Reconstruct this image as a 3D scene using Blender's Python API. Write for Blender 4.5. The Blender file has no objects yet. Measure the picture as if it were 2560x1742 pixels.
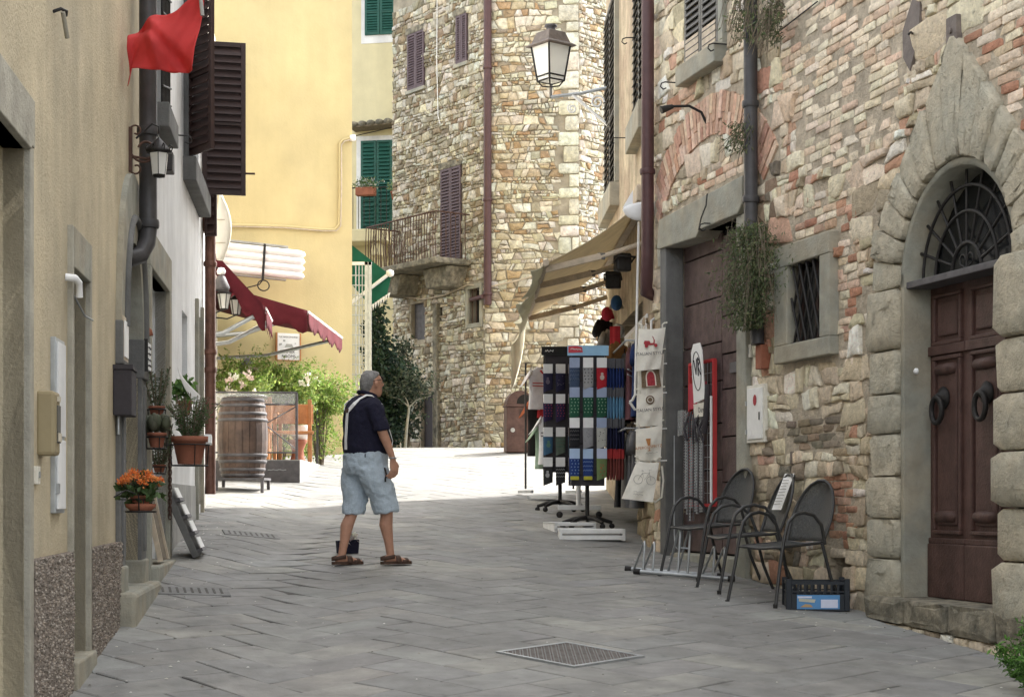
import bpy, bmesh, math, random
from mathutils import Matrix, Vector
random.seed(11)
R = math.radians
SC = bpy.context.scene
COL = SC.collection

# ---------------------------------------------------------------- camera, sky, sun, exposure
FPX, CX, HY, CZ = 4200.0, 1280.0, 1250.0, 1.8      # focal length / centre / horizon in photo pixels, eye height
cam = bpy.data.cameras.new('camera'); camo = bpy.data.objects.new('camera', cam); COL.objects.link(camo)
cam.sensor_fit = 'HORIZONTAL'; cam.sensor_width = 36; cam.lens = 36*FPX/2560
cam.shift_y = (HY-871)/2560; cam.clip_end = 400
camo.location = (0, 0, CZ); camo.rotation_euler = (R(90), 0, 0)
SC.camera = camo
SUN_AZ, SUN_EL = R(46.5), R(40)                     # azimuth from +Y towards +X
TS = Vector((math.sin(SUN_AZ)*math.cos(SUN_EL), math.cos(SUN_AZ)*math.cos(SUN_EL), math.sin(SUN_EL)))
W = bpy.data.worlds.new('World'); SC.world = W; W.use_nodes = True
wn = W.node_tree.nodes; wk = W.node_tree.links
sky = wn.new('ShaderNodeTexSky'); sky.sky_type = 'NISHITA'; sky.sun_disc = False
sky.sun_elevation = SUN_EL; sky.sun_rotation = SUN_AZ; sky.dust_density = 2.5; sky.air_density = 1.0
hs = wn.new('ShaderNodeHueSaturation'); hs.inputs['Saturation'].default_value = 0.14
wk.new(sky.outputs[0], hs.inputs['Color']); wk.new(hs.outputs[0], wn['Background'].inputs[0])
wn['Background'].inputs[1].default_value = 0.15
sl = bpy.data.lights.new('sun', 'SUN'); slo = bpy.data.objects.new('sun', sl); COL.objects.link(slo)
sl.energy = 2.0; sl.angle = R(0.53); sl.color = (1.0, 0.95, 0.87)
slo.rotation_euler = (-TS).to_track_quat('-Z', 'Y').to_euler(); slo.location = (20, 20, 40)
vs = SC.view_settings; vs.view_transform = 'Standard'; vs.look = 'None'; vs.gamma = 1; vs.exposure = 2.27
SC.cycles.max_bounces = 8; SC.cycles.diffuse_bounces = 5; SC.cycles.glossy_bounces = 3
SC.cycles.transparent_max_bounces = 12; SC.cycles.caustics_reflective = False; SC.cycles.caustics_refractive = False
SC.cycles.use_denoising = True; SC.cycles.sample_clamp_indirect = 6

# ---------------------------------------------------------------- street geometry in metres
def wl(Y): return -1.35-.1143*Y
def wr(Y): return 6.3-.269*Y if Y < 17.8 else 1.52-.027*(Y-17.8)
def gz(X, Y):
    Yc = min(max(Y, -30), 60)
    if Yc > 31.2: Yc = 31.2+1.5*(1-math.exp(-(Yc-31.2)/1.5))
    l = .088*Yc
    if Yc < 18: r = -.023+.0723*Yc
    elif Yc < 30: r = 1.278+.11*(Yc-18)
    else: r = 2.598+.103*(Yc-30)
    a = wl(Yc); b = wr(max(Yc, 2))
    t = min(max((X-a)/max(b-a, .5), 0), 1)
    ch = -.045*math.exp(-((X-a-1.15)/.45)**2)*min(max((26-Y)/6, 0), 1)
    return l+(r-l)*t+ch
def pt(px, py, Y): return Vector(((px-CX)/FPX*Y, Y, CZ+(HY-py)/FPX*Y))
def G(px, py):                                     # where the ray through a pixel meets the ground
    Y = 3.0
    while Y < 60:
        p = pt(px, py, Y)
        if p.z <= gz(p.x, Y): break
        Y += .02
    return Vector((p.x, Y, gz(p.x, Y)))
class Fr:                                          # a wall: x to the right along it, y into it, z up
    def __init__(s, a, b):
        s.o = Vector((a[0], a[1], 0)); d = Vector((b[0]-a[0], b[1]-a[1], 0)); s.L = d.length
        s.u = d.normalized(); s.n = Vector((-s.u.y, s.u.x, 0))
    def at(s, px, py=HY, out=0.0):
        k = (px-CX)/FPX
        Y = (s.n.dot(s.o)-out)/(k*s.n.x+s.n.y)
        p = Vector((k*Y, Y, 0)); return (p-s.o).dot(s.u), CZ+(HY-py)/FPX*Y
    def w(s, u, z, out=0.0): q = s.o+s.u*u-s.n*out; return Vector((q.x, q.y, z))
    def M(s, u, z, out=0.0):
        q = s.w(u, z, out)
        return Matrix(((s.u.x, s.n.x, 0, q.x), (s.u.y, s.n.y, 0, q.y), (0, 0, 1, q.z), (0, 0, 0, 1)))
    def MP(s, px, py, out=0.0): u, z = s.at(px, py, out); return s.M(u, z, out)
    def g(s, u, out=0.0): q = s.o+s.u*u-s.n*out; return gz(q.x, q.y)
FL = Fr((wl(2), 2), (wl(19.9), 19.9))              # left row of houses
FR = Fr((wr(17.79), 17.79), (wr(4), 4))            # right stone house
FS = Fr((1.35, 24.1), (1.52, 17.8))                # shop house
FY = Fr((-6.06, 28.35), (-2.857, 30.0))            # yellow house, far end
FH = Fr((-3.98, 20.6), (-5.06, 28.85))             # restaurant house on the left, in the sun
FC = Fr((-4.4, 41.6), (-2.3, 41.2))                # cream house at the back
FT = Fr((-2.75, 38.95), (-.575, 36.03))            # stone house, side left of the pipe
FQ = Fr((-.575, 36.03), (1.42, 35.7))              # stone house, side right of the pipe
FE = Fr((1.42, 35.7), (2.5, 36.9))                 # stone house, end in the sun

# ---------------------------------------------------------------- mesh helper
class MB:
    def __init__(s): s.v = []; s.f = []; s.c = []; s.s = []; s.col = (1, 1, 1)
    def add(s, v, f, sm=False):
        o = len(s.v); s.v += [tuple(p) for p in v]
        for q in f: s.f.append(tuple(i+o for i in q)); s.c.append(s.col); s.s.append(sm)
        return s
    def box(s, x0, x1, y0, y1, z0, z1, M=None):
        v = [Vector((x, y, z)) for z in (z0, z1) for y in (y0, y1) for x in (x0, x1)]
        if M: v = [M@p for p in v]
        return s.add(v, [(0, 2, 3, 1), (4, 5, 7, 6), (0, 1, 5, 4), (2, 6, 7, 3), (0, 4, 6, 2), (1, 3, 7, 5)])
    def tube(s, pts, r, n=8, cap=True, closed=False):
        pts = [Vector(p) for p in pts]; m = len(pts)
        rs = r if isinstance(r, (list, tuple)) else [r]*m
        up = None; v = []
        for i, p in enumerate(pts):
            a = pts[i-1] if (i or closed) else p; b = pts[(i+1) % m] if (i < m-1 or closed) else p
            t = (b-a).normalized()
            if up is None: up = Vector((0, 0, 1)) if abs(t.z) < .9 else Vector((1, 0, 0))
            x = t.cross(up)
            if x.length < 1e-5: x = t.cross(Vector((1, .3, 0)))
            x.normalize(); y = x.cross(t).normalized(); up = y
            for k in range(n):
                w = 2*math.pi*k/n; v.append(p+(x*math.cos(w)+y*math.sin(w))*rs[i])
        f = []
        for i in range(m if closed else m-1):
            j = (i+1) % m
            for k in range(n): l = (k+1) % n; f.append((i*n+k, j*n+k, j*n+l, i*n+l))
        s.add(v, f, True)
        if cap and not closed:
            s.add(v[:n], [tuple(range(n))]); s.add(v[-n:], [tuple(reversed(range(n)))])
        return s
    def loft(s, rings, n=16, cap=True, M=None):       # rings: (centre, half axis a, half axis b)
        v = []
        for c, a, b in rings:
            c, a, b = Vector(c), Vector(a), Vector(b)
            for k in range(n): w = 2*math.pi*k/n; v.append(c+a*math.cos(w)+b*math.sin(w))
        if M: v = [M@p for p in v]
        f = [(i*n+k, i*n+(k+1) % n, (i+1)*n+(k+1) % n, (i+1)*n+k) for i in range(len(rings)-1) for k in range(n)]
        if cap: f += [tuple(reversed(range(n))), tuple(range((len(rings)-1)*n, len(rings)*n))]
        return s.add(v, f, True)
    def lathe(s, prof, n=20, c=(0, 0, 0), M=None, cap=True):
        v = []
        for r, z in prof:
            for k in range(n): w = 2*math.pi*k/n; v.append(Vector((c[0]+r*math.cos(w), c[1]+r*math.sin(w), c[2]+z)))
        if M: v = [M@p for p in v]
        f = [(i*n+k, i*n+(k+1) % n, (i+1)*n+(k+1) % n, (i+1)*n+k) for i in range(len(prof)-1) for k in range(n)]
        s.add(v, f, True)
        if cap: s.add(v[:n], [tuple(reversed(range(n)))]); s.add(v[-n:], [tuple(range(n))])
        return s
    def prism(s, poly, y0, y1, M=None):               # polygon in x,z (counter-clockwise seen from the front), y0 front
        n = len(poly); v = [Vector((x, y0, z)) for x, z in poly]+[Vector((x, y1, z)) for x, z in poly]
        if M: v = [M@p for p in v]
        return s.add(v, [tuple(range(n)), tuple(reversed(range(n, 2*n)))]+[(i, i+n, (i+1) % n+n, (i+1) % n) for i in range(n)])
    def grid(s, fn, nu, nv, sm=True):
        v = [fn(i/nu, j/nv) for j in range(nv+1) for i in range(nu+1)]
        return s.add(v, [(j*(nu+1)+i, j*(nu+1)+i+1, (j+1)*(nu+1)+i+1, (j+1)*(nu+1)+i) for j in range(nv) for i in range(nu)], sm)
    def leaf(s, p, size, asp=.5, d=None):
        d = Vector(d) if d else Vector((random.gauss(0, 1), random.gauss(0, 1), random.gauss(.2, 1)))
        d.normalize(); e = d.cross(Vector((random.gauss(0, 1), random.gauss(0, 1), random.gauss(0, 1)))).normalized()
        p = Vector(p); n = d.cross(e)*size*.12
        return s.add([p, p+d*size*.5+e*size*asp*.5+n, p+d*size, p+d*size*.5-e*size*asp*.5+n], [(0, 1, 2, 3)], False)
    def mesh(s, name):
        me = bpy.data.meshes.new(name); me.from_pydata(s.v, [], s.f); me.update()
        me.polygons.foreach_set('use_smooth', s.s)
        at = me.attributes.new('Col', 'FLOAT_COLOR', 'FACE')
        at.data.foreach_set('color', [x for c in s.c for x in (c[0], c[1], c[2], 1)])
        return me
    def build(s, name, mat, parent=None, M=None, bevel=0, thick=0):
        return put(s.mesh(name), name, mat, parent, M, bevel, thick)
def put(me, name, mat, parent=None, M=None, bevel=0, thick=0):
    o = bpy.data.objects.new(name, me); COL.objects.link(o)
    if mat and not me.materials: me.materials.append(MT[mat] if isinstance(mat, str) else mat)
    if parent: o.parent = parent
    if M is not None: o.matrix_local = M if isinstance(M, Matrix) else Matrix.Translation(M)
    if bevel:
        b = o.modifiers.new('bevel', 'BEVEL'); b.width = bevel; b.segments = 2; b.limit_method = 'ANGLE'; b.angle_limit = R(40)
    if thick:
        b = o.modifiers.new('thick', 'SOLIDIFY'); b.thickness = thick; b.offset = 0
    return o
def tag(o, label, cat, group=None):
    o['label'] = label; o['category'] = cat
    if group: o['group'] = group
    return o
def thing(name, label, cat, M, group=None):
    o = bpy.data.objects.new(name, None); COL.objects.link(o); o.empty_display_size = .1
    o.matrix_world = M if isinstance(M, Matrix) else Matrix.Translation(M)
    return tag(o, label, cat, group)
def T(x, y, z): return Matrix.Translation((x, y, z))
def RZ(a): return Matrix.Rotation(R(a), 4, 'Z')
def RX(a): return Matrix.Rotation(R(a), 4, 'X')
def RY(a): return Matrix.Rotation(R(a), 4, 'Y')
def text(s, size, mat, parent, M, name='lettering', sx=1.0, shear=0):
    c = bpy.data.curves.new(name, 'FONT'); c.body = s; c.size = size; c.align_x = 'CENTER'; c.align_y = 'CENTER'
    c.shear = shear; c.resolution_u = 3
    tmp = bpy.data.objects.new(name, c); me = bpy.data.meshes.new_from_object(tmp); bpy.data.objects.remove(tmp)
    me.materials.clear(); o = put(me, name, mat, parent, M@RX(90)@Matrix.Diagonal((sx, 1, 1, 1))); return o

# ---------------------------------------------------------------- materials
MT = {}
def mat(name, c, rough=.8, amt=.18, scale=6, bump=.2, bscale=40, metal=0, streak=0, attr=False, c2=None, s2=1.5, transl=0, spec=.3, alpha=1, b2=None, pits=0):
    m = bpy.data.materials.new(name); m.use_nodes = True; N = m.node_tree.nodes; L = m.node_tree.links
    b = N['Principled BSDF']; b.inputs['Roughness'].default_value = rough; b.inputs['Metallic'].default_value = metal
    b.inputs['Specular IOR Level'].default_value = spec
    geo = N.new('ShaderNodeNewGeometry'); pos = geo.outputs['Position']
    def noise(sc, det=6, vec=None, rgh=.6):
        n = N.new('ShaderNodeTexNoise'); n.inputs['Scale'].default_value = sc; n.inputs['Detail'].default_value = det
        n.inputs['Roughness'].default_value = rgh; L.new(vec or pos, n.inputs['Vector']); return n.outputs['Fac']
    def mapr(x, a, bb, lo, hi):
        r = N.new('ShaderNodeMapRange'); L.new(x, r.inputs[0])
        for i, q in enumerate((a, bb, lo, hi)): r.inputs[i+1].default_value = q
        return r.outputs[0]
    def mix(kind, fac, A, B):
        x = N.new('ShaderNodeMix'); x.data_type = 'RGBA'; x.blend_type = kind
        for i, q in ((0, fac), (6, A), (7, B)):
            if hasattr(q, 'links'): L.new(q, x.inputs[i])
            else: x.inputs[i].default_value = q if i == 0 else (*q, 1) if len(q) == 3 else q
        return x.outputs[2]
    col = None
    if attr:
        a = N.new('ShaderNodeAttribute'); a.attribute_name = 'Col'; col = a.outputs['Color']
        col = mix('MULTIPLY', 1.0, col, c)
    else: col = c
    if c2: col = mix('MIX', mapr(noise(s2, 4), .42, .6, 0, 1), col, c2)
    v = mapr(noise(scale, 8), .3, .7, 1-amt, 1+amt)
    cmb = N.new('ShaderNodeCombineColor')
    for i in range(3): L.new(v, cmb.inputs[i])
    col = mix('MULTIPLY', 1.0, col, cmb.outputs[0])
    if pits:
        pv = mapr(noise(pits[0] if isinstance(pits, tuple) else pits, 3), .28, .38, pits[1] if isinstance(pits, tuple) else .68, 1)
        cp_ = N.new('ShaderNodeCombineColor')
        for i in range(3): L.new(pv, cp_.inputs[i])
        col = mix('MULTIPLY', 1.0, col, cp_.outputs[0])
    if streak:
        mp = N.new('ShaderNodeMapping'); mp.inputs['Scale'].default_value = (1, 1, .12); L.new(pos, mp.inputs[0])
        sv = mapr(noise(2.6, 9, mp.outputs[0]), .35, .65, 1-streak, 1+streak*.5)
        cs = N.new('ShaderNodeCombineColor')
        for i in range(3): L.new(sv, cs.inputs[i])
        col = mix('MULTIPLY', 1.0, col, cs.outputs[0])
    if hasattr(col, 'links'): L.new(col, b.inputs['Base Color'])
    else: b.inputs['Base Color'].default_value = (*col, 1)
    if bump:
        bp = N.new('ShaderNodeBump'); bp.inputs['Strength'].default_value = bump; bp.inputs['Distance'].default_value = .02
        L.new(noise(bscale, 5), bp.inputs['Height']); nrm = bp.outputs[0]
        if b2:
            bq = N.new('ShaderNodeBump'); bq.inputs['Strength'].default_value = b2[1]; bq.inputs['Distance'].default_value = .05
            L.new(noise(b2[0], 6, rgh=.7), bq.inputs['Height']); L.new(nrm, bq.inputs['Normal']); nrm = bq.outputs[0]
        L.new(nrm, b.inputs['Normal'])
    if transl:
        tr = N.new('ShaderNodeBsdfTranslucent'); ms = N.new('ShaderNodeMixShader'); ms.inputs[0].default_value = transl
        if hasattr(col, 'links'): L.new(col, tr.inputs[0])
        else: tr.inputs[0].default_value = (*col, 1)
        L.new(b.outputs[0], ms.inputs[1]); L.new(tr.outputs[0], ms.inputs[2]); L.new(ms.outputs[0], N['Material Output'].inputs[0])
    if alpha < 1: b.inputs['Alpha'].default_value = alpha
    MT[name] = m; return m
mat('stone', (1.12, 1.11, 1.07), .95, .22, 18, .8, 60, attr=True, b2=(13, .7), pits=24)
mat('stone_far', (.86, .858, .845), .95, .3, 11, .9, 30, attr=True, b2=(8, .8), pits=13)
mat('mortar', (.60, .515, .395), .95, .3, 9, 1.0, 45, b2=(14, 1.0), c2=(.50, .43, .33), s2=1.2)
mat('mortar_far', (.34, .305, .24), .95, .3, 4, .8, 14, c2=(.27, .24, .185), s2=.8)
mat('paving', (1.04, 1.015, .965), .72, .2, 5, .22, 45, attr=True, c2=(.20, .198, .19), s2=.9, spec=.35, pits=(6, .74))
mat('joint', (.105, .10, .094), .95, .3, 20, .4, 60)
mat('beige_stucco', (.545, .47, .325), .95, .15, 2.2, .5, 60, streak=.13, c2=(.48, .42, .30), s2=.6, b2=(5, .25))
mat('white_stucco', (.76, .765, .76), .95, .10, 3, .3, 50, streak=.12)
mat('grey_dado', (.36, .36, .34), .95, .15, 4, .3, 50, streak=.2)
mat('jamb_stone', (.37, .35, .29), .9, .2, 6, .4, 45, streak=.15)
mat('grate', (.20, .20, .195), .8, .2, 6, .3, 40)
mat('yellow_stucco', (.575, .482, .255), .95, .07, 1.6, .15, 30, streak=.05, c2=(.545, .46, .25), s2=.7, pits=(1.3, .93))
mat('pale_stucco', (.74, .69, .58), .95, .08, 2.5, .2, 30)
mat('cream_stucco', (.66, .60, .385), .95, .07, 2, .2, 30, streak=.07)
mat('shop_stucco', (.56, .475, .335), .95, .25, 5, .9, 35, streak=.25, c2=(.47, .37, .265), s2=1.6, b2=(7, 1.0), pits=11)
mat('pebble', (.215, .18, .15), .95, .5, 42, 1.0, 55)
mat('serena', (.30, .30, .255), .88, .2, 5, .4, 40, c2=(.34, .31, .24), s2=1.6)
mat('serena_dark', (.15, .15, .145), .88, .2, 5, .35, 40, streak=.2)
mat('rustic', (.54, .485, .37), .95, .2, 9, .9, 55, b2=(10, .8), pits=17, c2=(.49, .465, .375), s2=1.8)
mat('brown_door', (.088, .049, .041), .55, .3, 9, .3, 50, streak=.25, pits=(22, .8))
mat('slate', (.17, .145, .13), .85, .2, 12, .4, 40)
mat('plank_door', (.10, .068, .064), .75, .35, 8, .35, 40, c2=(.11, .075, .066), s2=2.2, streak=.2)
mat('brown_paint', (.05, .028, .024), .5, .2, 10, .1, 40)
mat('plum_paint', (.105, .075, .085), .6, .2, 10, .1, 40)
mat('green_paint', (.018, .09, .07), .55, .15, 8, .1, 40)
mat('grey_paint', (.13, .125, .115), .6, .2, 8, .1, 40)
mat('iron', (.028, .026, .025), .55, .3, 30, .15, 80, metal=.3)
mat('chair_metal', (.055, .055, .055), .42, .15, 30, .05, 80, metal=.4)
mat('mesh_metal', (.075, .077, .075), .5, .15, 60, .25, 260, metal=.2, alpha=.78)
mat('rust_iron', (.09, .05, .038), .75, .3, 20, .2, 60)
mat('copper', (.17, .085, .062), .5, .3, 9, .1, 40, metal=.3)
mat('maroon_pipe', (.085, .042, .042), .45, .15, 6, .05, 40)
mat('grey_pipe', (.06, .058, .06), .45, .25, 7, .1, 40)
mat('zinc', (.40, .42, .43), .4, .15, 15, .05, 60, metal=.6)
mat('white_metal', (.75, .75, .73), .5, .08, 10, .05, 40)
mat('white_plastic', (.8, .8, .79), .45, .05, 10, 0)
mat('glass_dark', (.02, .022, .024), .12, .2, 3, 0, spec=.6)
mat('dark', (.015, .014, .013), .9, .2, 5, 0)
mat('frost', (.93, .93, .89), .4, .03, 8, 0, transl=.3)
mat('red_cloth', (.70, .085, .085), .9, .07, 9, .15, 160, transl=.35)
mat('maroon_cloth', (.105, .012, .019), .9, .2, 5, .3, 90, transl=.14)
mat('tan_cloth', (.62, .545, .405), .85, .1, 5, .2, 90, transl=.5)
mat('pale_cloth', (.62, .6, .47), .85, .12, 5, .2, 90, transl=.3)
mat('green_cloth', (.015, .13, .085), .85, .12, 5, .2, 90, transl=.25)
mat('tote', (.80, .77, .68), .9, .09, 12, .35, 60, transl=.12)
mat('cloth', (1, 1, 1), .9, .1, 15, .3, 120, attr=True)
mat('plain', (1, 1, 1), .7, .06, 12, .05, 40, attr=True)
mat('ink', (.05, .045, .05), .8, .1, 30, 0)
mat('ink_red', (.35, .04, .05), .8, .3, 60, 0)
mat('ink_brown', (.17, .12, .075), .8, .5, 90, 0)
mat('ink_orange', (.45, .2, .07), .8, .2, 60, 0)
mat('ink_grey', (.4, .38, .35), .8, .2, 60, 0)
mat('barrel_wood', (.085, .057, .047), .6, .28, 8, .2, 40, c2=(.11, .073, .056), s2=4, streak=.25)
mat('bench_wood', (.42, .19, .075), .55, .22, 12, .1, 40, streak=.2)
mat('pale_wood', (.5, .42, .32), .7, .2, 12, .1, 40)
mat('terracotta', (.30, .115, .07), .85, .2, 9, .25, 50)
mat('leaf', (1, 1, 1), .55, .2, 9, 0, attr=True, transl=.35)
mat('petal', (1, 1, 1), .6, .1, 9, 0, attr=True, transl=.3)
mat('bark', (.17, .14, .10), .9, .3, 20, .5, 40)
mat('skin', (.46, .25, .17), .55, .1, 18, .12, 70)
mat('navy', (.012, .012, .028), .9, .2, 18, .4, 60)
mat('denim', (.46, .545, .62), .9, .08, 40, .5, 90)
mat('hair', (.185, .18, .175), .75, .3, 45, .35, 70, c2=(.26, .255, .25), s2=14)
mat('leather', (.07, .04, .028), .6, .2, 30, .2, 60)
mat('crate', (.008, .012, .018), .4, .1, 20, 0)
mat('lead', (.09, .085, .09), .6, .3, 12, .2, 50)
mat('lichen', (.25, .225, .17), .95, .5, 10, .8, 30, c2=(.15, .14, .11), s2=4)
m = mat('film', (.8, .8, .8), .08, .02, 5, .3, 6, spec=.7, alpha=.22)
m = mat('pane', (.5, .52, .52), .06, .02, 5, 0, spec=.8, alpha=.35)
# ---------------------------------------------------------------- masonry: every stone is cut from its own cell
def clip(poly, nx, ny, d):
    out = []
    for i in range(len(poly)):
        a = poly[i]; b = poly[(i+1) % len(poly)]
        da = a[0]*nx+a[1]*ny-d; db = b[0]*nx+b[1]*ny-d
        if da <= 0: out.append(a)
        if (da < 0) != (db < 0) and abs(da-db) > 1e-9:
            t = da/(da-db); out.append((a[0]+(b[0]-a[0])*t, a[1]+(b[1]-a[1])*t))
    return out
def cells(seeds, sy, reach):
    hsh = {}
    for i, (x, z, k) in enumerate(seeds): hsh.setdefault((int(x//reach), int(z*sy//reach)), []).append(i)
    res = []
    for i, (x, z, keep) in enumerate(seeds):
        if not keep: continue
        zz = z*sy; p = [(-reach, -reach), (reach, -reach), (reach, reach), (-reach, reach)]
        gx, gzz = int(x//reach), int(zz//reach)
        nb = [j for a in (-1, 0, 1) for b in (-1, 0, 1) for j in hsh.get((gx+a, gzz+b), ()) if j != i]
        nb.sort(key=lambda j: (seeds[j][0]-x)**2+(seeds[j][1]*sy-zz)**2)
        for j in nb[:22]:
            dx, dz = seeds[j][0]-x, seeds[j][1]*sy-zz; l = math.hypot(dx, dz)
            if l > 1e-6: p = clip(p, dx/l, dz/l, l/2)
            if len(p) < 3: break
        if len(p) >= 3: res.append(([(x+a, z+b/sy) for a, b in p], keep))
    return res
def rounded(poly, gap, cut=None):
    cut = random.uniform(.05, .13) if cut is None else cut
    n = len(poly); cx = sum(p[0] for p in poly)/n; cz = sum(p[1] for p in poly)/n
    q = []
    for x, z in poly:
        d = math.hypot(x-cx, z-cz); k = max(.45, (d-gap*1.25)/max(d, 1e-4)); q.append((cx+(x-cx)*k, cz+(z-cz)*k))
    out = []
    for i in range(n):
        a, b = q[i], q[(i+1) % n]
        if math.hypot(a[0]-b[0], a[1]-b[1]) < .012: out.append(((a[0]+b[0])/2, (a[1]+b[1])/2)); continue
        for t in (cut, 1-cut): out.append((a[0]+(b[0]-a[0])*t, a[1]+(b[1]-a[1])*t))
    return out, cx, cz
def stone(mb, poly, cx, cz, h, rough=.22, flat=.91):
    n = len(poly); v = []; tx, tz = random.uniform(-.35, .35), random.uniform(-.5, .5)
    for s, y in ((1, .03), (.985, -h*.7), (flat, -h)):
        for x, z in poly:
            dx, dz = (x-cx)*s, (z-cz)*s
            v.append((dx, y+(0 if y > 0 else (dx*tx+dz*tz)*.25+random.uniform(-1, 1)*h*rough), dz))
    v.append((0, -h*1.03, 0))
    f = [(r*n+i, r*n+(i+1) % n, (r+1)*n+(i+1) % n, (r+1)*n+i) for r in (0, 1) for i in range(n)]
    mb.add(v, f, False); o = len(mb.v)-len(v)
    for i in range(n): mb.f.append((o+2*n+i, o+2*n+(i+1) % n, o+3*n)); mb.c.append(mb.col); mb.s.append(True)
def facade(parent, u0, u1, z0, z1, holes, m, thick=.4, depth=5, name='wall'):
    us = sorted({u0, u1, *[min(max(x, u0), u1) for h in holes for x in h[:2]]})
    zs = sorted({z0, z1, *[min(max(x, z0), z1) for h in holes for x in h[2:4]]})
    b = MB()
    for i in range(len(us)-1):
        for j in range(len(zs)-1):
            cu, cz = (us[i]+us[i+1])/2, (zs[j]+zs[j+1])/2
            if any(h[0] < cu < h[1] and h[2] < cz < h[3] for h in holes): continue
            b.add([(us[i], 0, zs[j]), (us[i+1], 0, zs[j]), (us[i+1], 0, zs[j+1]), (us[i], 0, zs[j+1])], [(0, 1, 2, 3)])
    for h in holes:
        a, c, d, e = h[:4]; k = h[4] if len(h) > 4 else thick
        b.add([(a, 0, d), (a, 0, e), (a, k, e), (a, k, d)], [(0, 1, 2, 3)])
        b.add([(c, 0, d), (c, k, d), (c, k, e), (c, 0, e)], [(0, 1, 2, 3)])
        b.add([(a, 0, e), (c, 0, e), (c, k, e), (a, k, e)], [(0, 1, 2, 3)])
        b.add([(a, 0, d), (a, k, d), (c, k, d), (c, 0, d)], [(0, 1, 2, 3)])
        b.add([(a, k, d), (a, k, e), (c, k, e), (c, k, d)], [(0, 1, 2, 3)])
    b.add([(u0, 0, z0), (u1, 0, z0), (u1, depth, z0), (u0, depth, z0), (u0, 0, z1), (u1, 0, z1), (u1, depth, z1), (u0, depth, z1)],
          [(0, 3, 2, 1), (4, 5, 6, 7), (1, 2, 6, 5), (3, 0, 4, 7), (2, 3, 7, 6)])
    return b.build(name, m, parent)
def lay(parent, F, stones, m, nmax=300, name='stone', mass='rubble_stones', bnd=(-99, 99)):
    # stones: (poly, colour, height); the nmax that show largest are parts, the rest one mass
    L = []
    for poly, col, h, gap in stones:
        q, cx, cz = rounded(poly, gap)
        if len(q) < 4 or not (bnd[0] < cx < bnd[1]): continue
        q = [(min(max(x, bnd[0]), bnd[1]), z) for x, z in q]
        ar = abs(sum(q[i][0]*q[(i+1) % len(q)][1]-q[(i+1) % len(q)][0]*q[i][1] for i in range(len(q))))/2
        if ar < .0006: continue
        p = F.w(cx, cz); px = CX+p.x/p.y*FPX; py = HY-(p.z-CZ)/p.y*FPX
        vis = 0 < px < 2560 and 0 < py < 1742
        L.append((ar/p.y**2 if vis else -1, q, cx, cz, col, h))
    L.sort(key=lambda t: -t[0]); rest = MB()
    for i, (a, q, cx, cz, col, h) in enumerate(L):
        b = MB(); b.col = col; stone(b, q, cx, cz, h)
        if i < nmax: b.build(name, m, parent, (cx, 0, cz))
        else:
            rest.col = col; rest.add([(x+cx, y, z+cz) for x, y, z in b.v], b.f, True); rest.s[-len(b.s):] = b.s
    if rest.v: o = rest.build(mass, m, parent); o['kind'] = 'stuff'
def inpoly(x, y, P):
    c = False; j = len(P)-1
    for i in range(len(P)):
        if (P[i][1] > y) != (P[j][1] > y) and x < (P[j][0]-P[i][0])*(y-P[i][1])/(P[j][1]-P[i][1])+P[i][0]: c = not c
        j = i
    return c
def jit(c, a=.12, b=.04):
    k = 1+random.uniform(-a, a); return tuple(max(.01, x*k*(1+random.uniform(-b, b))) for x in c)
def pick(pal): return jit(random.choice(pal))

def coursed(L0, L1, z0, z1, hs, ws, asp=(.7, 2.6)):
    # rubble laid in wavering courses: squarish blocks, slivers and chips, every corner its own
    res = []; z = z0; k = 0
    ph = [random.uniform(0, 6.3) for _ in range(4)]
    def wav(u, k): return .022*math.sin(u*1.7+ph[0]+k*.55)+.016*math.sin(u*4.1+ph[1]+k*1.3)+.009*math.sin(u*9.3+ph[2]+k*2.1)
    while z < z1:
        h = random.uniform(*hs) if random.random() < .8 else random.uniform(hs[0], hs[0]*1.5)
        u = L0+random.uniform(-.1, 0); sl = 0
        while u < L1:
            w = h*random.uniform(*asp) if random.random() < .75 else random.uniform(*ws); w = max(w, ws[0])
            s2 = random.uniform(-.28, .28)*h; j = lambda a=.09: random.uniform(-a, a)*h
            zb = lambda x: z+wav(x, k); zt = lambda x: z+h+wav(x, k+1)
            A, B, C, D = (u-sl, zb(u)), (u+w-s2, zb(u+w)), (u+w+s2, zt(u+w)), (u+sl, zt(u))
            r = random.random()
            def pol(a, b, c, d):
                m = lambda p, q: ((p[0]+q[0])/2+j(.05), (p[1]+q[1])/2+j(.12))
                P = [(a[0]+j(), a[1]+j()), m(a, b), (b[0]+j(), b[1]+j())]+([m(b, c)] if random.random() < .5 else [])+[(c[0]+j(), c[1]+j()), m(c, d), (d[0]+j(), d[1]+j())]
                res.append(P)
            if r < .2 and h > hs[0]*1.3:
                t = random.uniform(.3, .7); E = (A[0]+(D[0]-A[0])*t, A[1]+(D[1]-A[1])*t); F_ = (B[0]+(C[0]-B[0])*t, B[1]+(C[1]-B[1])*t+j(.15))
                pol(A, B, F_, E); pol(E, F_, C, D)
            elif r < .3 and w > h:
                t = random.uniform(.35, .65); E = (A[0]+(B[0]-A[0])*t, A[1]+(B[1]-A[1])*t); q = random.uniform(.4, .7); F_ = (D[0]+(C[0]-D[0])*q, D[1]+(C[1]-D[1])*q)
                pol(A, E, F_, D); pol(E, B, C, F_)
            else: pol(A, B, C, D)
            u += w; sl = s2
        z += h; k += 1
    return res
def mid(P): return sum(p[0] for p in P)/len(P), sum(p[1] for p in P)/len(P)
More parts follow.
